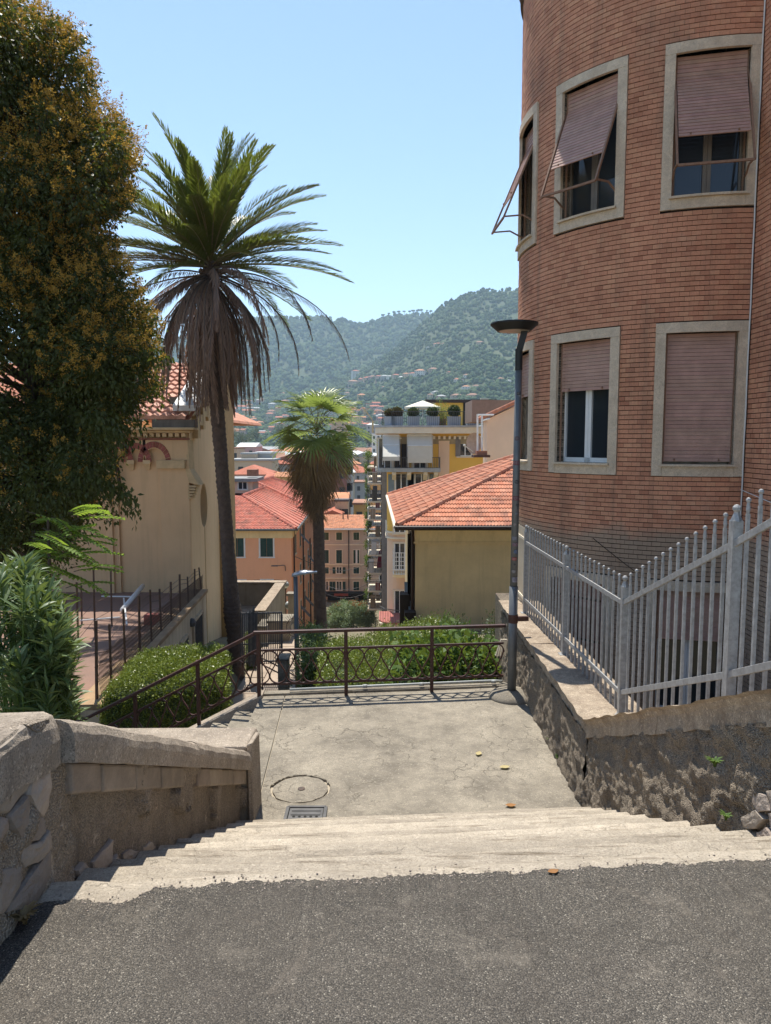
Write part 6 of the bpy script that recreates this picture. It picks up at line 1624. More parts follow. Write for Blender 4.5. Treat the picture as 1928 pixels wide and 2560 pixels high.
# ------------------------------------------------------------------ beige apartment house across the street
gY = 100.0
gb = thing('beige_apartment_house', 'beige apartment house with green shutters and an orange tiled roof across the street', 'building', (-5, gY, -21))
xa, xb = P(770, 1400, gY).x, P(948, 1400, gY).x; ze = ZY(1322, gY)
m = MB(); m.mm((xa, gY, -21), (xb, gY + 11, ze)); m.build('wall', BEIGE, gb)
rz = ZY(1290, gY + 6)
m = MB(); m.slab([Vector((xa, gY - .6, ze)), Vector((xb + .2, gY - .6, ze)), Vector((xb + .2, gY + 6, rz)), Vector((xa, gY + 6, rz))], -.12); m.slab([Vector((xa, gY + 12, ze)), Vector((xa, gY + 6, rz)), Vector((xb + .2, gY + 6, rz)), Vector((xb + .2, gY + 12, ze))], .12); m.build('roof', TILEO, gb)
tiles(gb, Vector((xa, gY - .6, ze + .12)), (1, 0, 0), Vector((0, 6.6, rz - ze)), int((xb - xa) / .3), 18, .3, .38, TILEO, lambda c: True, 0, waves=1, thick=.05)
m = MB(); m.tube([(xa, gY - .65, ze), (xb + .2, gY - .65, ze)], .12, 6); m.build('gutter', WHITEM, gb)
m = MB()
for py in (1363, 1413, 1447): m.mm((xa, gY - .1, ZY(py, gY)), (xb, gY - .003, ZY(py, gY) + .18))
m.build('string_course', TRIMW, gb)
for r, (y0, y1) in enumerate(((1331, 1350), (1375, 1408), (1418, 1434), (1454, 1476))):
    for k, px in enumerate((815, 848, 891, 928)):
        c = P(px, (y0 + y1) / 2, gY)
        st = 'closed' if (r, k) not in ((2, 1), (3, 1), (3, 0), (1, 2)) else ('curtain' if (r, k) == (1, 2) else 'open')
        if k == 3 and r > 5: continue
        if px == 928: continue
        shutter_win(gb, (c.x, gY, c.z), .78, ZY(y0, gY) - ZY(y1, gY), FX, FN, GREENS2 if r == 0 else GREENS, st, TRIMW, fw=.1)
m = MB(); x_ = P(872, 1400, gY).x; m.tube([(x_, gY - .1, ze), (x_, gY - .1, -20)], .06, 5); m.build('downpipe', GUTTER, gb)
m = MB(); m.mm((P(812, 1500, gY).x, gY - 1.6, ZY(1486, gY)), (P(932, 1500, gY).x, gY - .003, ZY(1478, gY))); m.build('shop_canopy', DARK, gb)
SIGN = plain('sign_red', (.3, .07, .05), .6)
for px in (835, 872, 912):
    c = P(px, 1512, gY); m = MB(); m.mm((c.x - .85, gY - .05, -20.5), (c.x + .85, gY - .003, ZY(1488, gY))); o = m.build('shop_front', DARK, gb)
    m = MB(); m.mm((c.x - .75, gY - .08, -20.3), (c.x + .2, gY - .053, ZY(1498, gY))); m.build('shop_window', GLASS, o)
a = P(854, 1486, gY - 1.65); m = MB(); m.mm((a.x - 1, gY - 1.65, a.z - .22), (a.x + .9, gY - 1.605, a.z + .12)); m.build('shop_sign', SIGN, gb)
m = MB()
for px in (858, 870): p = P(px, 1300, gY + 4); m.tube([p, p + Vector((0, 0, 1.1))], .09, 6)
m.build('flue', GUTTER, gb)
# overhead wires
for i, (a, b, lab) in enumerate(((P(735, 1390, 60), P(945, 1392, 90), 'upper overhead wire sagging from the orange wall to the balconies'), (P(805, 1460, 99), P(945, 1450, 80), 'middle overhead wire crossing in front of the beige house'), (P(805, 1480, 99), P(940, 1473, 80), 'low overhead wire above the dark shop canopy'))):
    m = MB(); pts = [a.lerp(b, t) - Vector((0, 0, .9 * math.sin(PI * t) * (1 if i else 1.6))) for t in np.linspace(0, 1, 14)]; m.tube(pts, .025, 4)
    o = m.build('overhead_wire', IRONG, None, loc=a); tag(o, lab, 'wire')
# street floor
m = MB(); m.add([(-14, 74, -19.86), (0, 74, -19.86), (0, 99, -20.3), (-14, 99, -20.3)], [(0, 1, 2, 3)]); tag(m.build('street', PINKPAVE), kind='structure')
# street tree with grey green leaves and some red blossom
st = thing('street_tree', 'broad grey-green street tree with patches of red blossom in front of the shops', 'tree', P(880, 1590, 78))
c0_ = P(882, 1560, 78); m = MB(); m.tube([(c0_.x, 78, -20.2), (c0_.x, 78, -18), (c0_.x - .4, 78, -16.8)], [.2, .16, .08], 7)
lv = []; rl = []
for k in range(110):
    aa = random.uniform(0, 2 * PI); q = math.sqrt(random.random()); px = 880 + 60 * q * math.cos(aa); py = 1546 + 40 * q * math.sin(aa)
    c = P(px, py, 78 + random.uniform(-2.6, 2.6)); n = 330; p, d = clump_pts(c, random.uniform(.5, .8), n, .4, (1, 1, .65)); lv.append(leaf_quads(p, d + rng.standard_normal((n, 3)) * .8, .16, .075))
    if random.random() < .3 and py < 1545: n = 40; p, d = clump_pts(c + Vector((0, -.3, .3)), .5, n, .8, (1, 1, .4)); rl.append(leaf_quads(p, rng.standard_normal((n, 3)), .12, .09))
    if k % 4 == 0: m.tube([(c0_.x, 78, -18), c], [.07, .02], 5)
m.build('trunk', BARK, st); V, F = join(lv); put('crown', V, F, GREYL, st)['kind'] = 'stuff'; V, F = join(rl); put('blossom', V, F, REDFL, st)['kind'] = 'stuff'
# white low fence by the street
wf = thing('low_fence', 'low white railing along the street below the garden hedge', 'fence', (-4, 74, -19.8)); m = MB()
a, b = P(806, 1605, 66), P(940, 1600, 66); 
for k in range(46): p = a.lerp(b, k / 45); m.box(p + Vector((0, 0, .1)), (.05, .05, 1.1))
m.build('bars', WHITEM, wf); m = MB(); m.beam(a + Vector((0, 0, .65)), b + Vector((0, 0, .65)), .06, .06); m.build('rail', WHITEM, wf)
# ------------------------------------------------------------------ church and its terrace, left
chu = thing('church', 'old ochre church with arched frieze, buttressed corner and oval side window', 'church', (-8, 22, -2.6))
cY = 20.3
def cx_(px): return P(px, 1280, cY).x
def cz(py): return ZY(py, cY)
XC = cx_(478)
m = MB(); m.mm((-14, cY, -6), (XC - .003, cY + .25, cz(1070))); m.mm((-14, cY + .25, -6), (XC - .9, cY + 8, cz(1070))); m.build('wall', CHURCH, chu)
m = MB(); m.mm((cx_(405), cY - .12, -6), (XC + .0, cY - .003, cz(1152))); m.build('pilaster', CHURCH, chu, bevel=.01)
m = MB(); m.mm((cx_(268), cY - .14, -6), (cx_(284), cY - .003, cz(1100))); m.mm((cx_(284) + .003, cY - .07, -6), (cx_(299), cY - .003, cz(1100))); m.build('pilaster', CHURCH, chu)
m = MB(); m.mm((cx_(400), cY - .2, cz(1171)), (cx_(470), cY - .123, cz(1150))); m.build('capital', CHTRIM, chu, bevel=.01)
# blind arcade
m = MB(); ar = MB(); m2 = MB()
arcs = [(cx_(306), .24), (cx_(348), .27), (cx_(393), .30)]
zs = cz(1155); zt = cz(1100)
for x, r in arcs:
    n = 14
    pts = [(x + r * math.cos(PI * k / n), zs + r * 1.25 * math.sin(PI * k / n)) for k in range(n + 1)]
    for k in range(n):
        a, b = pts[k], pts[k + 1]
        m.hexa([(b[0], cY - .11, b[1]), (a[0], cY - .11, a[1]), (a[0], cY - .003, a[1]), (b[0], cY - .003, b[1]), (b[0], cY - .11, zt), (a[0], cY - .11, zt), (a[0], cY - .003, zt), (b[0], cY - .003, zt)])
m.mm((cx_(420), cY - .11, cz(1150)), (XC - .02, cY - .003, zt)); m.build('arcade', CHURCH, chu)
for x, r in arcs:
    n = 13
    for k in range(n):
        a0, a1 = PI * (k + .06) / n, PI * (k + .94) / n; v = []
        for aa, rr in ((a0, r + .02), (a1, r + .02), (a1, r + .15), (a0, r + .15)): v.append((x + rr * math.cos(aa), cY - .125, zs + rr * 1.25 * math.sin(aa)))
        q = MB(); q.add(v + [(p[0], cY - .111, p[2]) for p in v], [(3, 2, 1, 0), (0, 1, 5, 4), (2, 3, 7, 6), (1, 2, 6, 5), (3, 0, 4, 7)]); q.build('arch_brick', REDARCH, chu)
for px in (334, 374):
    x = cx_(px); m = MB(); m.mm((x - .1, cY - .13, cz(1160)), (x + .1, cY - .003, cz(1150))); m.hexa([(x - .05, cY - .03, cz(1175)), (x + .05, cY - .03, cz(1175)), (x + .05, cY - .003, cz(1175)), (x - .05, cY - .003, cz(1175)), (x - .09, cY - .11, cz(1160) - .003), (x + .09, cY - .11, cz(1160) - .003), (x + .09, cY - .003, cz(1160) - .003), (x - .09, cY - .003, cz(1160) - .003)]); m.build('corbel', CHTRIM, chu)
# cornice with dentils, red line, parapet
m = MB(); m.mm((-14, cY - .16, cz(1099)), (XC + .02, cY - .003, cz(1096))); m.build('red_line', REDARCH, chu)
m = MB()
for k in range(34):
    x = XC - .1 - k * .17
    if x < -9: break
    q = MB(); q.mm((x - .055, cY - .24, cz(1092)), (x + .055, cY - .003, cz(1083))); q.build('dentil', CHTRIM, chu)
m = MB(); m.mm((-14, cY - .30, cz(1082)), (XC + .12, cY - .003, cz(1076))); m.mm((-14, cY - .42, cz(1076) + .003), (XC + .25, cY - .003, cz(1069))); m.build('cornice', CHTRIM, chu, bevel=.02)
m = MB(); m.mm((cx_(395), cY - .3, cz(1069) + .003), (XC + .22, cY + .1, cz(1050))); m.build('parapet', GREYST, chu)
m = MB(); m.mm((cx_(418), cY + .5, cz(1052)), (cx_(466), cY + 2.2, cz(990))); m.build('roof_turret', GREYST, chu)
ra, rb = Vector((-14, cY - .3, cz(1050))), Vector((XC + .1, cY - .3, cz(1050))); up = Vector((0, 5.0, 2.0))
m = MB(); m.add([ra, rb, rb + up, ra + up], [(0, 1, 2, 3)]); m.build('roof', TILE, chu)
tiles(chu, Vector((-9.2, cY - .32, cz(1050) + .02)), (1, 0, 0), up, 16, 13, .24, .4, m_tile('church_tile', [(.62, .36, .28), (.55, .28, .2), (.68, .42, .33)]), lambda c: c.x < XC, 130, waves=1, thick=.07)
# downpipe
m = MB(); m.tube([(cx_(318), cY - .3, cz(1072)), (cx_(324), cY - .22, cz(1110)), (cx_(325), cY - .2, cz(1130)), (cx_(303), cY - .2, cz(1150)), (cx_(304), cY - .18, cz(1180)), (cx_(311), cY - .14, cz(1250))], .055, 8); m.build('downpipe', GUTTER, chu)
# side facade
sd = MB(); sy0, sy1 = cY, 23.7
gz = cz(1060)
ow_y, ow_z, ow_a, ow_b = 21.75, ZY(1263, 21.75), .42, 1.18 * .55
# wall sheet with an oval opening: ring of quads round the opening
n = 40; oc = []; sq = []
for k in range(n):
    a = 2 * PI * k / n; oc.append((XC, ow_y + ow_a * math.cos(a), ow_z + ow_b * math.sin(a)))
    c_, s_ = math.cos(a), math.sin(a); q = 1.35 / max(abs(c_), abs(s_)); sq.append((XC, ow_y + c_ * q, ow_z + s_ * q * 1.0))
sd.add(oc + sq, [(k, (k + 1) % n, n + (k + 1) % n, n + k) for k in range(n)])
ya, yb2, za, zb2 = ow_y - 1.35, ow_y + 1.35, ow_z - 1.35, ow_z + 1.35
for (a, b, c, d) in (((sy0, -7), (sy1, -7), (sy1, za), (sy0, za)), ((sy0, zb2), (sy1, zb2), (sy1, gz + 1.9), (sy0, gz + .3)), ((sy0, za), (ya, za), (ya, zb2), (sy0, zb2)), ((yb2, za), (sy1, za), (sy1, zb2), (yb2, zb2))):
    sd.add([(XC, a[0], a[1]), (XC, b[0], b[1]), (XC, c[0], c[1]), (XC, d[0], d[1])], [(0, 1, 2, 3)])
sd.build('side_wall', CHURCHL, chu)
m = MB(); vs = [(XC, p[1], p[2]) for p in oc] + [(XC - .34, p[1], p[2]) for p in oc]; m.add(vs, [(k, (k + 1) % n, n + (k + 1) % n, n + k) for k in range(n)]); w_ = m.build('oval_window', CHURCHL, chu)
m = MB(); m.poly([(XC - .3, p[1], p[2]) for p in oc]); m.build('pane', DARK, w_)
m = MB(); m.tube([(XC + .005, ow_y, ow_z - ow_b), (XC + .005, ow_y + .02, -5)], .012, 4); m.build('drip_stain_joint', CHTRIM, chu)
m = MB(); m.mm((XC - .3, sy1, -7), (XC + .22, 25.2, gz + 2.6)); m.build('pilaster', plain('ochre_pilaster', (.5, .33, .15), .9, .1), chu)
m = MB(); m.mm((-14, cY + 8, -7), (XC - 1.5, 30, gz + .3)); m.build('wall', CHURCH, chu)
# sloping buttress head and its scrolled corbel on the corner
m = MB(); m.hexa([(XC - .02, cY - .12, cz(1172)), (XC + .02, cY - .12, cz(1172)), (XC + .02, cY + .4, cz(1172)), (XC - .02, cY + .4, cz(1172)), (XC - .1, cY - .1, cz(1100)), (XC + .0, cY - .1, cz(1100)), (XC + .0, cY + .4, cz(1100)), (XC - .1, cY + .4, cz(1100))])
m.hexa([(XC + .0, cY - .14, cz(1206)), (XC + .27, cY - .14, cz(1212)), (XC + .27, cY + .4, cz(1212)), (XC + .0, cY + .4, cz(1206)), (XC - .1, cY - .13, cz(1170)), (XC + .0, cY - .13, cz(1170)), (XC + .0, cY + .4, cz(1170)), (XC - .1, cY + .4, cz(1170))]); m.build('buttress_head', CHTRIM, chu)
m = MB()
for k in range(5): z = cz(1213 + k * 7); m.mm((XC - .03, cY - .15, z - .055), (XC + .19 - .035 * k, cY + .3, z))
m.build('scroll_corbel', CHTRIM, chu)
m = MB()
for k in range(5):
    y = cY + .35 + k * .62; z = gz + .1 + .42 * (k + .5) * .62
    m.mm((XC, y, z - .62), (XC + .16, y + .26, z)); m.mm((XC, y + .27, z - .25), (XC + .15, y + .6, z + .05))
m.build('gable_arcade', CHTRIM, chu)
m = MB(); m.hexa([(XC - .4, cY - .1, gz + .35), (XC + .25, cY - .1, gz + .35), (XC + .25, 23.9, gz + 2.1), (XC - .4, 23.9, gz + 2.1), (XC - .4, cY - .1, gz + .5), (XC + .25, cY - .1, gz + .5), (XC + .25, 23.9, gz + 2.28), (XC - .4, 23.9, gz + 2.28)]); m.build('gable_coping', WHITEM, chu)
a = P(598, 1058, 27); m = MB(); m.hexa([(a.x - 3, 26, a.z), (a.x, 26, a.z), (a.x, 32, a.z), (a.x - 3, 32, a.z), (a.x - 3, 26, a.z + 1.4), (a.x - .05, 26, a.z + .1), (a.x - .05, 32, a.z + .1), (a.x - 3, 32, a.z + 1.4)]); m.build('roof', TILE, chu)
# terrace
tl0, tl1 = Vector((-4.84, 12.05, -2.62)), Vector((-5.33, 20.7, -2.62)); tz0 = -2.62
m = MB(); m.slab([Vector((-16, 11.2, tz0)), Vector((-4.80, 11.2, tz0)), Vector((-5.31, cY, tz0)), Vector((-16, cY, tz0))], 2.5)
te = m.build('terrace_floor', TERR); te['kind'] = 'structure'
tw2 = thing('terrace_wall', 'stained plaster wall with barred windows carrying the wire fence before the church', 'wall', (-5.1, 16, -5))
td = (tl1 - tl0).normalized(); tn = Vector((td.y, -td.x, 0))
m = MB(); q = [tl0 - td * .8, tl1 - td * .4, tl1 - td * .4 + tn * .3, tl0 - td * .8 + tn * .3]
m.hexa([(p.x, p.y, -6) for p in (q[0], q[3], q[2], q[1])] + [(p.x, p.y, tz0 - .004) for p in (q[0], q[3], q[2], q[1])]); m.build('wall_body', OLDWALL, tw2)
q = [tl0 - td * .8 - tn * .1, tl1 - td * .4 - tn * .1, tl1 - td * .4 + tn * .36, tl0 - td * .8 + tn * .36]
m = MB(); m.hexa([(p.x, p.y, tz0 - .003) for p in (q[0], q[3], q[2], q[1])] + [(p.x, p.y, tz0 + .09) for p in (q[0], q[3], q[2], q[1])]); m.build('coping', plain('ledge_ochre', (.42, .28, .16), .9, .2, 2), tw2, bevel=.01)
def onw(y, z, d=.3): t = (y - tl0.y) / td.y; return tl0 + td * t + tn * d + Vector((0, 0, z - tz0))
for (ya, yb2, z0, z1) in ((18.35, 19.55, -4.3, -3.0), (16.9, 17.7, -4.3, -3.15), (14.6, 15.5, -4.3, -3.2)):
    m = MB(); m.add([onw(ya, z0, .303), onw(yb2, z0, .303), onw(yb2, z1, .303), onw(ya, z1, .303)], [(0, 1, 2, 3)]); f = m.build('window', DARK, tw2)
    m = MB()
    for a, b in (((ya, z0), (ya, z1)), ((ya, z1), (yb2, z1)), ((yb2, z1), (yb2, z0))): m.beam(onw(a[0], a[1], .32), onw(b[0], b[1], .32), .05, .09)
    m.build('frame', OLDWALL, f)
    for k in range(9):
        m = MB(); y = lerp(ya, yb2, (k + .5) / 9); m.beam(onw(y, z0, .33), onw(y, z1, .33), .03, .02); m.build('bar', IRONG, f)
m = MB(); p = onw(18.2, -2.95, .33); m.lathe([(.02, -.12), (.09, -.1), (.11, 0), (.06, .08), (.01, .1)], p, 10); m.build('bulkhead_light', IRONG, tw2)
# wire fence on the terrace wall
wfn = thing('wire_fence', 'rusty wire fence of thin iron posts and mesh along the church terrace', 'fence', (-5.1, 16, tz0))
yy = 11.5; k = 0; tops = []
while yy < 20.6:
    h = lerp(1.35, .75, (yy - 11.5) / 9) * random.uniform(.85, 1.1); p = onw(yy, tz0, .18); lean = Vector((random.gauss(0, .02), random.gauss(0, .03), 0)); m = MB(); m.beam(p, p + Vector((0, 0, h)) + lean, .035, .035); m.build('post', IRON, wfn); tops.append((yy, h)); yy += random.uniform(.75, .95); k += 1
for f in (.25, .45, .62, .78, .9):
    m = MB(); pts = [onw(y, tz0 + h * f, .17) + Vector((0, 0, -.03 * (i % 2))) for i, (y, h) in enumerate(tops)]; m.tube(pts, .007, 4); m.build('wire', IRON, wfn)
m = MB(); y = 11.5
while y < 20.3:
    h = lerp(.75, .45, (y - 11.5) / 9)
    m.tube([onw(y, tz0 + .08, .19), onw(y + .22, tz0 + h, .19)], .0035, 3, False); m.tube([onw(y + .22, tz0 + .08, .19), onw(y, tz0 + h, .19)], .0035, 3, False); y += .055
m.build('wire_mesh', IRON, wfn)['kind'] = 'stuff'
# second inner fence and things lying on the terrace
wf2 = thing('wire_fence', 'inner row of short iron posts with wires on the red terrace', 'fence', (-6.5, 16, tz0)); prev = None
for i, (px, py, h) in enumerate(((78, 1640, .9), (130, 1600, .9), (197, 1645, 1.5), (238, 1590, 1.5), (280, 1565, 1.3), (205, 1560, .9), (165, 1570, .8))):
    p = G(px, py, tz0); m = MB(); m.beam(p, p + Vector((.02, 0, h)), .03, .03); m.build('post', IRON, wf2)
    if prev and i < 5:
        for f in (.4, .8):
            m = MB(); m.tube([prev + Vector((0, 0, .9 * f)), p + Vector((0, 0, .9 * f))], .006, 4); m.build('wire', IRON, wf2)
    prev = p
pp = thing('drain_pipe', 'white plastic pipe lying at an angle on the church terrace', 'pipe', G(312, 1530, tz0)); m = MB(); m.tube([G(306, 1533, tz0) + Vector((0, 0, .08)), G(358, 1492, tz0) + Vector((0, 0, .3))], .06, 10); m.build('pipe', WHITEM, pp, smooth=True)
for i, (a, b, lab) in enumerate((((255, 1500), (330, 1503), 'long white stick lying farthest on the church terrace'), ((200, 1562), (300, 1556), 'pale blue stick lying across the terrace shade'), ((310, 1505), (318, 1575), 'thin pale stick leaning on the wire fence'))):
    o = thing('stick', lab, 'stick', G(*a, tz0)); m = MB(); m.tube([G(*a, tz0) + Vector((0, 0, .1)), G(*b, tz0) + Vector((0, 0, .12))], .02, 6); m.build('pole', WHITEM, o)
m = MB(); bx_ = G(383, 1560, tz0); o = thing('brick_block', 'small dark brick block on the terrace beside the fence', 'block', bx_); m.box(bx_ + Vector((0, 0, .12)), (.35, .25, .24)); m.build('block', REDARCH, o, bevel=.01)

# ------------------------------------------------------------------ path, gate and garden walls between the palms
m = MB(); m.add([(-3.3, 15.5, -4.96), (-2.2, 15.5, -4.96), (-2.5, 24.6, -4.96), (-3.9, 24.6, -4.96)], [(0, 1, 2, 3)]); ph = thing('path', None, None, (-2.8, 24, -4.96), kind='structure')
m.build('path_bed', PAVE, ph)
for i in range(3):
    for j in range(6):
        a = MB(); x = -3.9 + i * .58; y = 16 + j * 1.3 + (i % 2) * .5; a.mm((x, y, -4.955), (x + .55, y + 1.26, -4.93 + .008 * random.random())); a.build('paving_slab', PAVE, ph)
gt = thing('iron_gate', 'tall grey iron bar gate between the date palm and the globe lamps', 'gate', P(650, 1650, 19.5))
gY2 = 19.5
def gpt(px, py): return P(px, py, gY2)
def zbar(m, px, y0, y1, w=.022): a, b = gpt(px, y1), gpt(px, y0); m.beam(a, b, w, w)
for k, px in enumerate(np.arange(602, 705, 4.6)):
    m = MB(); zbar(m, px, 1533 - (4 if k % 3 == 0 else 0), 1660); o = m.build('bar', IRONG, gt)
for px, t in ((634, 1516), (625, 1525), (640, 1528), (704, 1530)):
    m = MB(); zbar(m, px, t + 8, 1665, .06); p = gpt(px, t + 8); m.lathe([(.035, 0), (.001, .1)], p, 6); m.build('post', IRONG, gt)
for y in (1531, 1608, 1652):
    m = MB(); m.beam(gpt(600, y + 3), gpt(705, y), .03, .035); m.build('rail', IRONG, gt)
# diagonal handrail of the lower path stair
hr = thing('handrail', 'thin iron handrail sloping down beside the lower path', 'handrail', gpt(690, 1690)); 
for dy in (0, 16):
    m = MB(); m.tube([P(655, 1645 + dy, 18), P(700, 1668 + dy, 17.6), P(742, 1692 + dy, 17.2)], .018, 5); m.build('rail', IRON, hr)
for px, y in ((655, 1645), (700, 1668), (742, 1692)): m = MB(); p = P(px, y, 17.7); m.tube([p, p - Vector((0, 0, .9))], .018, 5); m.build('post', IRON, hr)
gw = thing('garden_wall', 'grey concrete wall with a rough top round the pale yard left of the globe lamps', 'wall', (-4.2, 27, -5))
m = MB(); m.mm((-4.4, 24.6, -8), (-4.1, 29.4, -4.2)); m.build('wall_body', CONCW, gw, bevel=.02); m = MB(); m.mm((-12, 29.4, -8), (-4.1, 29.75, -4.18)); m.build('wall_body', CONCW, gw, bevel=.02)
m = MB(); m.mm((-4.45, 24.5, -4.197), (-4.05, 29.38, -4.12)); m.mm((-12, 29.36, -4.177), (-4.02, 29.8, -4.10)); m.build('coping', CAPR, gw, bevel=.015)
m = MB(); m.mm((-12, 23, -5.6), (-4.41, 29.39, -5.05)); o = m.build('yard', CONC); o['kind'] = 'structure'
sw = thing('step_wall', 'stepped low concrete wall behind the iron gate', 'wall', P(690, 1580, 23)); 
for (x0, x1, y0, Y) in ((645, 668, 1570, 23.2), (668.5, 725, 1557, 23.6)):
    a, b = P(x0, y0, Y), P(x1, y0, Y); m = MB(); m.mm((a.x, Y, -5.2), (b.x, Y + .9, a.z)); m.build('wall_body', CONCW, sw, bevel=.015); m = MB(); m.mm((a.x - .03, Y - .04, a.z + .002), (b.x + .03 if x1 > 700 else b.x, Y + .94, a.z + .07)); m.build('coping', CONC, sw, bevel=.01)
gpz = thing('gate_pillar', 'stone gate pillar with a flat cap beside the globe lamps', 'pillar', P(728, 1560, 25)); a, b = P(720, 1490, 25), P(738, 1490, 25); m = MB(); m.mm((a.x, 25, -5.2), (b.x, 25.3, a.z)); m.build('shaft', CONCW, gpz, bevel=.01); m = MB(); m.mm((a.x - .05, 24.95, a.z + .002), (b.x + .05, 25.35, a.z + .09)); m.build('cap', CONC, gpz, bevel=.01)
bl = thing('stone_block', 'low square stone pillar at the path edge below the railing', 'pillar', P(706, 1700, 16.5)); a, b = P(694, 1652, 16.5), P(719, 1652, 16.5); m = MB(); m.mm((a.x, 16.5, -5.2), (b.x, 16.9, a.z)); m.build('shaft', CAPR, bl, bevel=.02); m = MB(); m.mm((a.x - .03, 16.46, a.z + .002), (b.x + .03, 16.94, a.z + .06)); m.build('cap', CONC, bl, bevel=.02)
# globe lamps
GLOBE = NT('globe_glass'); z_ = xyz(GLOBE)[2]
def globe(px, py, r, Y, ybase, label):
    c = P(px, py, Y); o = thing('globe_lamp', label, 'street lamp', P(px, ybase, Y))
    m = MB(); m.ball(c, r, 18); m.build('globe', WHITEM, o, smooth=True); m = MB()
    m.lathe([(r * 1.012 * math.cos(t), r * 1.012 * math.sin(t)) for t in np.linspace(R_(-18), R_(50), 8)], c, 18); m.build('shade_band', plain('globe_band', (.33, .36, .34), .35, .1), o, smooth=True)
    m = MB(); m.lathe([(.05, -.06), (.06, .02)], c - Vector((0, 0, r)), 8); m.tube([c - Vector((0, 0, r)), Vector((c.x, c.y, P(px, ybase, Y).z))], .03, 8); m.build('pole', IRON, o)
GLOBE.fin((.7, .7, .66), .2)
globe(724, 1514, .165, 26, 1640, 'nearer globe lamp, larger white ball with a grey band, beside the lamp column'); globe(714, 1462, .165, 34, 1560, 'farther globe lamp, smaller white ball above the garden wall end')
# modern lamp with flat head
ml = thing('street_lamp', 'grey column lamp with a flat silver head between the two palms', 'street lamp', P(745, 1700, 19)); c = P(739, 1442, 19); b = P(744, 1712, 19)
m = MB(); m.tube([Vector((c.x + .03, 19, -6)), c], [.07, .055], 12); m.build('pole', POLEM, ml, smooth=True)
h = MB(); prof = []
L = XY(793, 1435, 19) - XY(730, 1435, 19); x0_ = XY(730, 1435, 19); zc = ZY(1440, 19)
for k in range(9):
    t = k / 8; prof.append((x0_ + L * t, .13 * (math.sin(PI * min(1, t * .9 + .08)) ** .6), .035 + .06 * math.sin(PI * min(1, t + .15)) ** 1.0, zc + .10 * math.sin(PI * .5 * t)))
vs = []
for x, w, hgt, z in prof: vs += [(x, 19 - w, z), (x, 19, z + hgt), (x, 19 + w, z), (x, 19, z - .03)]
h.add(vs, [(4 * k + q, 4 * k + (q + 1) % 4, 4 * k + 4 + (q + 1) % 4, 4 * k + 4 + q) for k in range(8) for q in range(4)] + [(3, 2, 1, 0), (32, 33, 34, 35)]); h.build('lamp_head', plain('silver', (.5, .53, .57), .3, .05, metal=.6), ml, smooth=True)
# spiked iron fan guard
fg = thing('spike_fan', 'round fan of iron spikes guarding the wall beside the grey lamp column', 'spike guard', P(742, 1568, 21)); c = P(738, 1568, 21)
for k in range(34):
    a = R_(lerp(-80, 260, k / 33)); m = MB(); m.tube([c + Vector((.12 * math.cos(a), 0, .12 * math.sin(a))), c + Vector((.38 * math.cos(a), -.02, .42 * math.sin(a)))], [.009, .004], 4); m.build('spike', IRONG, fg)
m = MB(); pts = [c + Vector((.25 * math.cos(a), 0, .28 * math.sin(a))) for a in np.linspace(0, 2 * PI, 25)]; m.tube(pts, .012, 5); m.tube([c, c - Vector((0, 0, .9))], .03, 6); m.build('hoop', IRON, fg)
lf = thing('leafy_sprig', 'dark leafy sprig growing at the foot of the fan palm', 'plant', P(782, 1575, 21.6)); n = 200; p = np.array(P(780, 1573, 21.6)) + rng.standard_normal((n, 3)) * np.array([.16, .1, .09]); V, F = leaf_quads(p, rng.standard_normal((n, 3)), .1, .05); put('leaves', V, F, DARKL, lf)['kind'] = 'stuff'

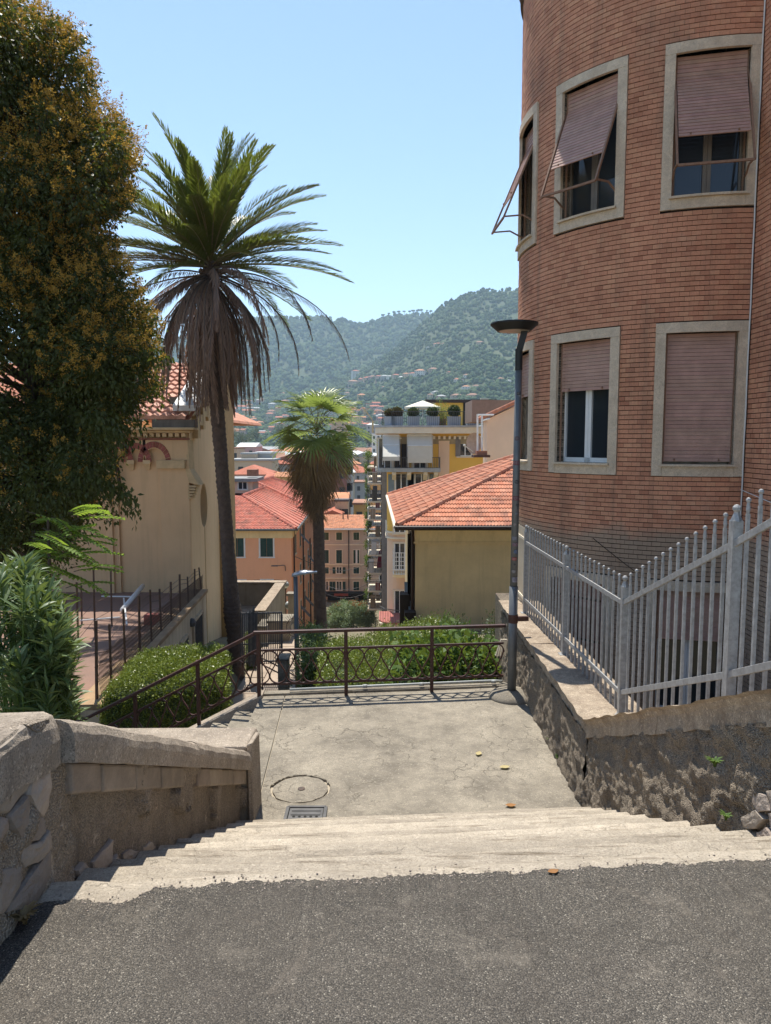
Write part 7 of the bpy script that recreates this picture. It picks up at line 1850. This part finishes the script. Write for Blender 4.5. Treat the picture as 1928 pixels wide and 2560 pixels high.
# ------------------------------------------------------------------ the town below and on the slopes
WM = {k: plain(k + '_wall', c, .9, .08, .05) for k, c in dict(cream=(.62, .5, .34), white=(.68, .64, .57), pink=(.58, .36, .29), peach=(.64, .43, .28), ochre=(.58, .38, .15), grey=(.42, .4, .37), tan=(.48, .37, .26), rose=(.5, .3, .27), brick=(.33, .16, .12)).items()}
RM = {'red': plain('town_tile_red', (.5, .17, .1), .9, .15, .3), 'orange': plain('town_tile_orange', (.58, .26, .13), .9, .15, .3), 'brown': plain('town_tile_brown', (.38, .2, .13), .9, .15, .3), 'grey': plain('town_roof_grey', (.4, .4, .38), .85, .1, .3), 'white': plain('town_roof_white', (.7, .69, .65), .8, .05, .3), 'slate': plain('town_slate', (.14, .13, .13), .8, .15, .3)}
WIN = plain('far_window', (.05, .055, .055), .4)
def house(name, label, px0, px1, ytop, Y, dep, wall, roof='hip', rm='red', zg=None, rise=None, rows=None, group=None, rot=0, floor=3.1, wins=True, cat='building'):
    x0, x1 = P(px0, 1280, Y).x, P(px1, 1280, Y).x; zt = ZY(ytop, Y)
    zg = terr((x0 + x1) / 2, Y) - 1 if zg is None else zg
    w = x1 - x0; o = thing(name, label, cat, ((x0 + x1) / 2, Y + dep / 2, zg), group)
    ca, sa = math.cos(rot), math.sin(rot); cx, cy = (x0 + x1) / 2, Y + dep / 2
    def T(x, y, z): return Vector((cx + x * ca - y * sa, cy + x * sa + y * ca, z))
    hw, hd = w / 2, dep / 2
    m = MB(); m.hexa([T(-hw, -hd, zg), T(hw, -hd, zg), T(hw, hd, zg), T(-hw, hd, zg), T(-hw, -hd, zt), T(hw, -hd, zt), T(hw, hd, zt), T(-hw, hd, zt)]); m.build('wall', wall, o)
    e = min(.5, w * .05); r = rise if rise is not None else min(w, dep) * .22; m = MB(); b = [T(-hw - e, -hd - e, zt + .01), T(hw + e, -hd - e, zt + .01), T(hw + e, hd + e, zt + .01), T(-hw - e, hd + e, zt + .01)]
    if roof == 'hip':
        k = min(hw, hd)
        if hw >= hd: t = [T(-hw + k, 0, zt + r), T(hw - k, 0, zt + r)]; m.add(b + t, [(0, 1, 5, 4), (1, 2, 5), (2, 3, 4, 5), (3, 0, 4), (3, 2, 1, 0)])
        else: t = [T(0, -hd + k, zt + r), T(0, hd - k, zt + r)]; m.add(b + t, [(0, 1, 4), (1, 2, 5, 4), (2, 3, 5), (3, 0, 4, 5), (3, 2, 1, 0)])
    elif roof == 'gable': t = [T(-hw - e, 0, zt + r), T(hw + e, 0, zt + r)]; m.add(b + t, [(0, 1, 5, 4), (2, 3, 4, 5), (1, 2, 5), (3, 0, 4), (3, 2, 1, 0)])
    elif roof == 'gabley': t = [T(0, -hd - e, zt + r), T(0, hd + e, zt + r)]; m.add(b + t, [(0, 1, 4), (1, 2, 5, 4), (2, 3, 5), (3, 0, 4, 5), (3, 2, 1, 0)])
    else: m.hexa(b + [p + Vector((0, 0, .35)) for p in b])
    m.build('roof', RM[rm], o)
    if wins:
        nr = rows or max(1, min(6, int((zt - zg) / floor))); ncol = max(2, int(w / 3.2)); m = MB()
        for i in range(nr):
            z = zt - 1.9 - i * floor
            if z < zg + .4: break
            for k in range(ncol):
                x = -hw + w * (k + .5) / ncol; p = [T(x - .5, -hd - .04, z - .8), T(x + .5, -hd - .04, z - .8), T(x + .5, -hd - .04, z + .7), T(x - .5, -hd - .04, z + .7)]; q = [a + (T(0, .05, 0) - T(0, 0, 0)) for a in p]; m.hexa([p[0], p[1], q[1], q[0], p[3], p[2], q[2], q[3]])
        if m.v: f = m.build('windows', WIN, o); f['kind'] = 'stuff'
    return o
L = [
 ('building', 'small peach house with shuttered windows just right of the date palm trunk', 575, 596, 1122, 215, 12, 'peach', 'flat', 'brown'),
 ('building', 'pale rose building with stepped gables behind the flat grey roof', 596, 641, 1117, 240, 14, 'rose', 'gable', 'white'),
 ('building', 'long pale building with a flat grey roof slab between the palms', 578, 682, 1152, 150, 9, 'cream', 'flat', 'grey'),
 ('building', 'small roof hut standing on the flat grey roof', 606, 640, 1136, 154, 4, 'tan', 'flat', 'grey'),
 ('building', 'glass-roofed terrace pavilion behind the flat grey roof', 641, 682, 1134, 158, 6, 'grey', 'flat', 'white'),
 ('building', 'broad red hip roof below the long pale building', 574, 672, 1186, 132, 10, 'pink', 'hip', 'red'),
 ('building', 'dusty pink house with red roof left of the fan palm thatch', 664, 712, 1194, 118, 9, 'rose', 'gable', 'red'),
 ('building', 'small yellow house with tan roof half hidden by the fan palm', 688, 735, 1192, 112, 6, 'ochre', 'gable', 'orange'),
 ('building', 'tall pink brick building right behind the fan palm', 822, 867, 1120, 140, 12, 'brick', 'flat', 'slate'),
 ('building', 'narrow pale grey tower edge beside the pink brick building', 867.5, 878, 1110, 141, 10, 'grey', 'flat', 'grey'),
 ('building', 'low house with orange roof at the foot of the brick building', 800, 868, 1250, 122, 9, 'tan', 'gable', 'orange'),
 ('building', 'house with pink tiled roof and skylight behind the beige house', 806, 856, 1286, 115, 8, 'peach', 'gabley', 'red'),
 ('building', 'cream house with crenellated cornice under the orange roof', 838, 871, 1254, 119.5, 2, 'cream', 'flat', 'slate'),
 ('building', 'small yellow flat-roofed house with dark windows beside the balconies', 884, 942, 1262, 128, 8, 'ochre', 'flat', 'brown'),
 ('building', 'yellow house with red hip roof left of the curved balcony', 925, 958, 1160, 112, 8, 'ochre', 'hip', 'red'),
 ('building', 'cream warehouse with grey valley roof above the dark trees', 884, 934, 1142, 330, 30, 'cream', 'gabley', 'grey'),
 ('building', 'pale blue-white modern building left of the cream awning', 930, 952, 1084, 360, 20, 'white', 'flat', 'grey'),
 ('building', 'white-roofed low building behind the yellow hip roof', 934, 962, 1140, 180, 10, 'white', 'gable', 'white'),
 ('building', 'rose apartment house right of the fan palm crown', 830, 868, 1052, 420, 14, 'tan', 'flat', 'brown'),
 ('building', 'white building with pitched white roof far down the valley', 917, 940, 1062, 520, 14, 'grey', 'hip', 'white'),
]
for a in L:
    nm, lab, p0, p1, yt, Y, dep, wl_, rf, rm = a; house(nm, lab, p0, p1, yt, Y, dep, WM[wl_], rf, rm)
# valley houses, a dense belt at the foot of the hill
cols = list(WM.items()); names = {'cream': 'cream', 'white': 'white', 'pink': 'pink', 'peach': 'peach', 'ochre': 'ochre yellow', 'grey': 'grey', 'tan': 'tan', 'rose': 'rose', 'brick': 'brick red'}
cnt = {}
def far_label(c, rm, where, sz='', rk=''): return f'{sz}{names[c]} house with {rm} {rk}roof {where}'
for i in range(120):
    Y = random.uniform(230, 640); px = random.uniform(560, 960) if Y > 330 else random.uniform(560, 830)
    h = random.uniform(8, 17); zt = terr(0, Y) + h; d = (CAMZ - zt) / Y; py = 1280 + FOC * (math.tan(math.atan(d) - PITCH)); w = random.uniform(8, 18) / Y * FOC
    c, wm = random.choice(cols); rm = random.choice(['red', 'red', 'orange', 'brown', 'grey', 'white'] if c != 'brick' else ['slate', 'brown'])
    rk = random.choice(['hip', 'gable', 'flat', 'gabley']); sz = 'small ' if w < 28 else 'wide ' if w > 52 else 'tall ' if h > 13 else 'low '
    house('town_house', far_label(c, rm, 'in the crowded town on the valley floor', sz, {'hip': 'hipped ', 'flat': 'flat ', 'gable': 'gabled ', 'gabley': 'end-gabled '}[rk]), px, px + w, py, Y, random.uniform(8, 14), wm, rk, rm, None, None, None, f'{names[c]} {rm}-roofed town houses on the valley floor', random.uniform(-.5, .5), cat='house')
def on_hill(H, px, py, lo=0, hi=1.0):
    best = None
    for t in np.linspace(lo, hi, 120):
        q = hill_point(*H, px, t); v = math.tan(math.atan2(CAMZ - q.z, q.y) - PITCH) * FOC + 1280
        if best is None or abs(v - py) < best[0]: best = (abs(v - py), q)
    return best[1]
def hill_house(px, py, wpx, hpx, c, rm, where, roof='hip', group=None):
    q = on_hill(HB, px, py); Y = q.y; w = wpx
    house('hillside_house', far_label(c, rm, where, 'tiny ' if wpx < 13 else 'wide ' if wpx > 20 else 'tall ' if hpx > 13 else 'small ', {'hip': 'hipped ', 'flat': 'flat ', 'gable': 'gabled '}[roof]), px - w / 2, px + w / 2, py - hpx, Y, max(6, w / FOC * Y * .7), WM[c], roof, rm, q.z - 6, None, None, group or f'{names[c]} {rm}-roofed houses {where}', random.uniform(-.4, .4), cat='house')
VIL = [(890, 947, 18, 20, 'white', 'red'), (884, 962, 26, 9, 'tan', 'brown'), (905, 956, 16, 9, 'pink', 'red'), (918, 953, 20, 9, 'peach', 'red'), (932, 950, 18, 9, 'rose', 'brown'), (947, 950, 16, 10, 'pink', 'red'), (962, 951, 20, 11, 'grey', 'grey'), (975, 950, 16, 10, 'white', 'grey'), (990, 948, 18, 11, 'tan', 'red'), (1003, 950, 14, 8, 'white', 'white'), (1015, 946, 16, 12, 'peach', 'orange'), (1031, 946, 18, 13, 'white', 'red'), (1050, 946, 26, 20, 'white', 'orange'), (1082, 930, 26, 8, 'tan', 'brown'), (1140, 930, 14, 6, 'rose', 'brown')]
for px, py, w, h, c, rm in VIL: hill_house(px, py, w, h, c, rm, 'in the village row halfway up the hill')
SC = [(1092, 866, 20, 7, 'tan', 'red'), (1108, 864, 16, 6, 'peach', 'brown'), (1070, 872, 10, 5, 'white', 'grey'), (1195, 862, 20, 7, 'tan', 'brown'), (1165, 945, 18, 8, 'white', 'brown'), (1144, 958, 24, 10, 'white', 'red'), (1120, 942, 10, 12, 'tan', 'red'), (1248, 955, 18, 9, 'rose', 'brown'), (1268, 960, 12, 9, 'white', 'grey'), (1162, 975, 20, 9, 'white', 'orange'), (1188, 972, 18, 8, 'cream', 'brown'), (1090, 990, 24, 10, 'white', 'grey'), (1075, 1002, 14, 16, 'tan', 'brown'), (1102, 1000, 24, 10, 'rose', 'grey'), (1140, 1000, 28, 12, 'tan', 'brown'), (1180, 1000, 30, 13, 'peach', 'brown'), (870, 990, 14, 8, 'cream', 'brown'), (905, 1000, 22, 13, 'ochre', 'orange'), (960, 972, 12, 5, 'tan', 'brown'), (825, 985, 10, 7, 'white', 'grey'), (710, 990, 18, 7, 'pink', 'red')]
for px, py, w, h, c, rm in SC: hill_house(px, py, w, h, c, rm, 'scattered among the trees of the slope')
for i in range(150):
    if i < 75: px = random.uniform(565, 720); py = random.uniform(1010, 1092)
    else: px = random.uniform(830, 962); py = random.uniform(1014, 1100)
    c, wm = random.choice(cols[:-1]); rm = random.choice(['red', 'red', 'orange', 'brown', 'grey'])
    hill_house(px, py, random.uniform(10, 24), random.uniform(8, 17), c, rm, 'on the lower slope above the town', random.choice(['hip', 'gable', 'flat']))
# pointed cypresses on the slope and round trees in the town
for i, (px, py) in enumerate([(1028, 885), (1035, 882), (1042, 880), (1046, 882), (1012, 890), (980, 898), (990, 896), (940, 910), (870, 905), (620, 1040), (598, 1058)]):
    q = on_hill(HB, px, py); h = random.uniform(12, 18); o = thing('cypress_tree', 'slim dark cypress on the wooded slope', 'tree', q, 'cypresses on the slope'); m = MB(); m.tube([q - Vector((0, 0, 2)), q + Vector((0, 0, 2))], .4, 5); m.build('trunk', BARK, o)
    v = ICO_V * np.array([2.0, 2.0, h / 2]) * (1 + .12 * rng.standard_normal((12, 1))) + np.array([0, 0, h / 2]); link('crown', np_mesh('crown', v, ICO_F, FOREST), o)
for i, (px, py, r, lab) in enumerate([(1135, 868, 7, 'round dark tree beside the tan houses high on the slope'), (838, 962, 9, 'big dark tree above the fan palm crown'), (625, 1075, 9, 'broad dark tree among houses right of the date palm'), (602, 1062, 7, 'dark tree close to the date palm trunk on the slope')]):
    q = on_hill(HB, px, py); o = thing('round_tree', lab, 'tree', q); m = MB(); m.tube([q - Vector((0, 0, 2)), q + Vector((0, 0, r))], .6, 5); m.build('trunk', BARK, o); n = 900; p, d = clump_pts(q + Vector((0, 0, r)), r, n, .75, (1, 1, .9)); V, F = leaf_quads(p, d + rng.standard_normal((n, 3)) * .6, 1.3, .9); put('crown', V, F, FOREST, o)['kind'] = 'stuff'
def tree_at(px, py, Y, r, lab, mat=DARKL, ls=.5, n=2400):
    c = P(px, py, Y); zg = terr(c.x, Y); o = thing('town_tree', lab, 'tree', (c.x, Y, zg)); m = MB(); m.tube([(c.x, Y, zg - .5), (c.x, Y, c.z)], .3, 6); m.build('trunk', BARK, o); lv = []
    for k in range(14): q, d = clump_pts(c + Vector((random.gauss(0, r * .5), random.gauss(0, r * .5), random.gauss(0, r * .42))), r * .5, n // 14, .6); lv.append(leaf_quads(q, d + rng.standard_normal((len(q), 3)) * .7, ls, ls * .6))
    V, F = join(lv); put('crown', V, F, mat, o)['kind'] = 'stuff'
tree_at(897, 1170, 330, 4.2, 'tall green tree right of the brick building, upper one'); tree_at(886, 1195, 320, 4.5, 'dark tree against the grey tower edge, left of the car park'); tree_at(908, 1205, 315, 4, 'dark tree low beside the car park', DARKL); tree_at(914, 1172, 335, 3.2, 'light green tree beside the street far down', SHRUB)
for i, (px, py, Y) in enumerate([(585, 1085, 600), (640, 1090, 560), (700, 1070, 640), (890, 1085, 500), (925, 1100, 480), (870, 1105, 450), (560, 1110, 420), (605, 1095, 520), (575, 1065, 650)]): tree_at(px, py, Y, random.uniform(4, 6), 'dark green tree between the town houses', DARKL, .8, 1200); bpy.data.objects[-1]
for o in bpy.data.objects:
    if o.get('label') == 'dark green tree between the town houses': o['group'] = 'trees between town houses'
# cars on the far street
CB = [plain('car_' + n_, c, .3, .03, spec=.6) for n_, c in (('silver', (.5, .52, .54)), ('white', (.75, .75, .75)), ('dark', (.05, .055, .07)), ('blue', (.08, .14, .3)))]
for i, (px, py, k) in enumerate([(886, 1236, 2), (893, 1246, 0), (902, 1228, 1), (910, 1237, 1), (912, 1250, 3), (900, 1252, 1), (886, 1252, 2), (920, 1232, 0)]):
    Y = 255 - (py - 1236) * 2.2; x = P(px, py, Y).x; zg = terr(x, Y) + .02; o = thing('parked_car', f'{["silver", "white", "dark", "blue"][k]} parked car on the far street below the trees', 'car', (x, Y, zg), 'cars on the far street')
    m = MB(); m.hexa([(x - .85, Y - 2, zg + .25), (x + .85, Y - 2, zg + .25), (x + .85, Y + 2, zg + .25), (x - .85, Y + 2, zg + .25), (x - .8, Y - 2, zg + .9), (x + .8, Y - 2, zg + .9), (x + .8, Y + 2, zg + .9), (x - .8, Y + 2, zg + .9)]); m.build('body', CB[k], o, bevel=.08)
    m = MB(); m.hexa([(x - .78, Y - 1.4, zg + .903), (x + .78, Y - 1.4, zg + .903), (x + .78, Y + 1.2, zg + .903), (x - .78, Y + 1.2, zg + .903), (x - .6, Y - .9, zg + 1.45), (x + .6, Y - .9, zg + 1.45), (x + .6, Y + .6, zg + 1.45), (x - .6, Y + .6, zg + 1.45)]); m.build('windows', GLASS, o)
    for sx in (-1, 1):
        for sy in (-1.25, 1.25): m = MB(); m.tube([(x + sx * .87, Y + sy, zg + .32), (x + sx * .7, Y + sy, zg + .32)], .32, 10); m.build('wheel', DARK, o)
m = MB(); m.add([(-22, 215, -21.1), (-4, 215, -21.1), (-4, 300, -21.4), (-22, 300, -21.4)], [(0, 1, 2, 3)]); tag(m.build('far_street', plain('far_asphalt', (.16, .16, .155), .9, .1, .3)), kind='structure')
# yellow crane over the town
cr = thing('tower_crane', 'thin yellow crane jib slanting over the town right of the fan palm', 'crane', P(925, 1060, 480)); m = MB(); a, b = P(932, 1052, 480), P(905, 1018, 480); 
for dz in (0, .9): m.beam(a + Vector((0, 0, dz)), b + Vector((0, 0, dz)), .25, .25)
for k in range(12): m.beam(a.lerp(b, k / 12), a.lerp(b, (k + .5) / 12) + Vector((0, 0, .9)), .15, .15)
m.build('jib', plain('crane_yellow', (.6, .38, .12), .6), cr); m = MB(); m.beam(a, Vector((a.x, a.y, -22)), 1.2, 1.2); m.build('mast', plain('crane_yellow', (.6, .38, .12), .6), cr)

# ------------------------------------------------------------------ air
hz_ = MB(); hz_.mm((-2600, -90, -60), (2600, 3500, 620))
hm = bpy.data.materials.new('haze'); hm.use_nodes = True; t = hm.node_tree; t.nodes.clear(); o_ = t.nodes.new('ShaderNodeOutputMaterial'); pv = t.nodes.new('ShaderNodeVolumePrincipled')
pv.inputs['Color'].default_value = (.62, .82, 1.0, 1); pv.inputs['Density'].default_value = .00015; pv.inputs['Anisotropy'].default_value = .25
t.links.new(pv.outputs[0], o_.inputs['Volume']); tag(hz_.build('haze', hm), kind='stuff')
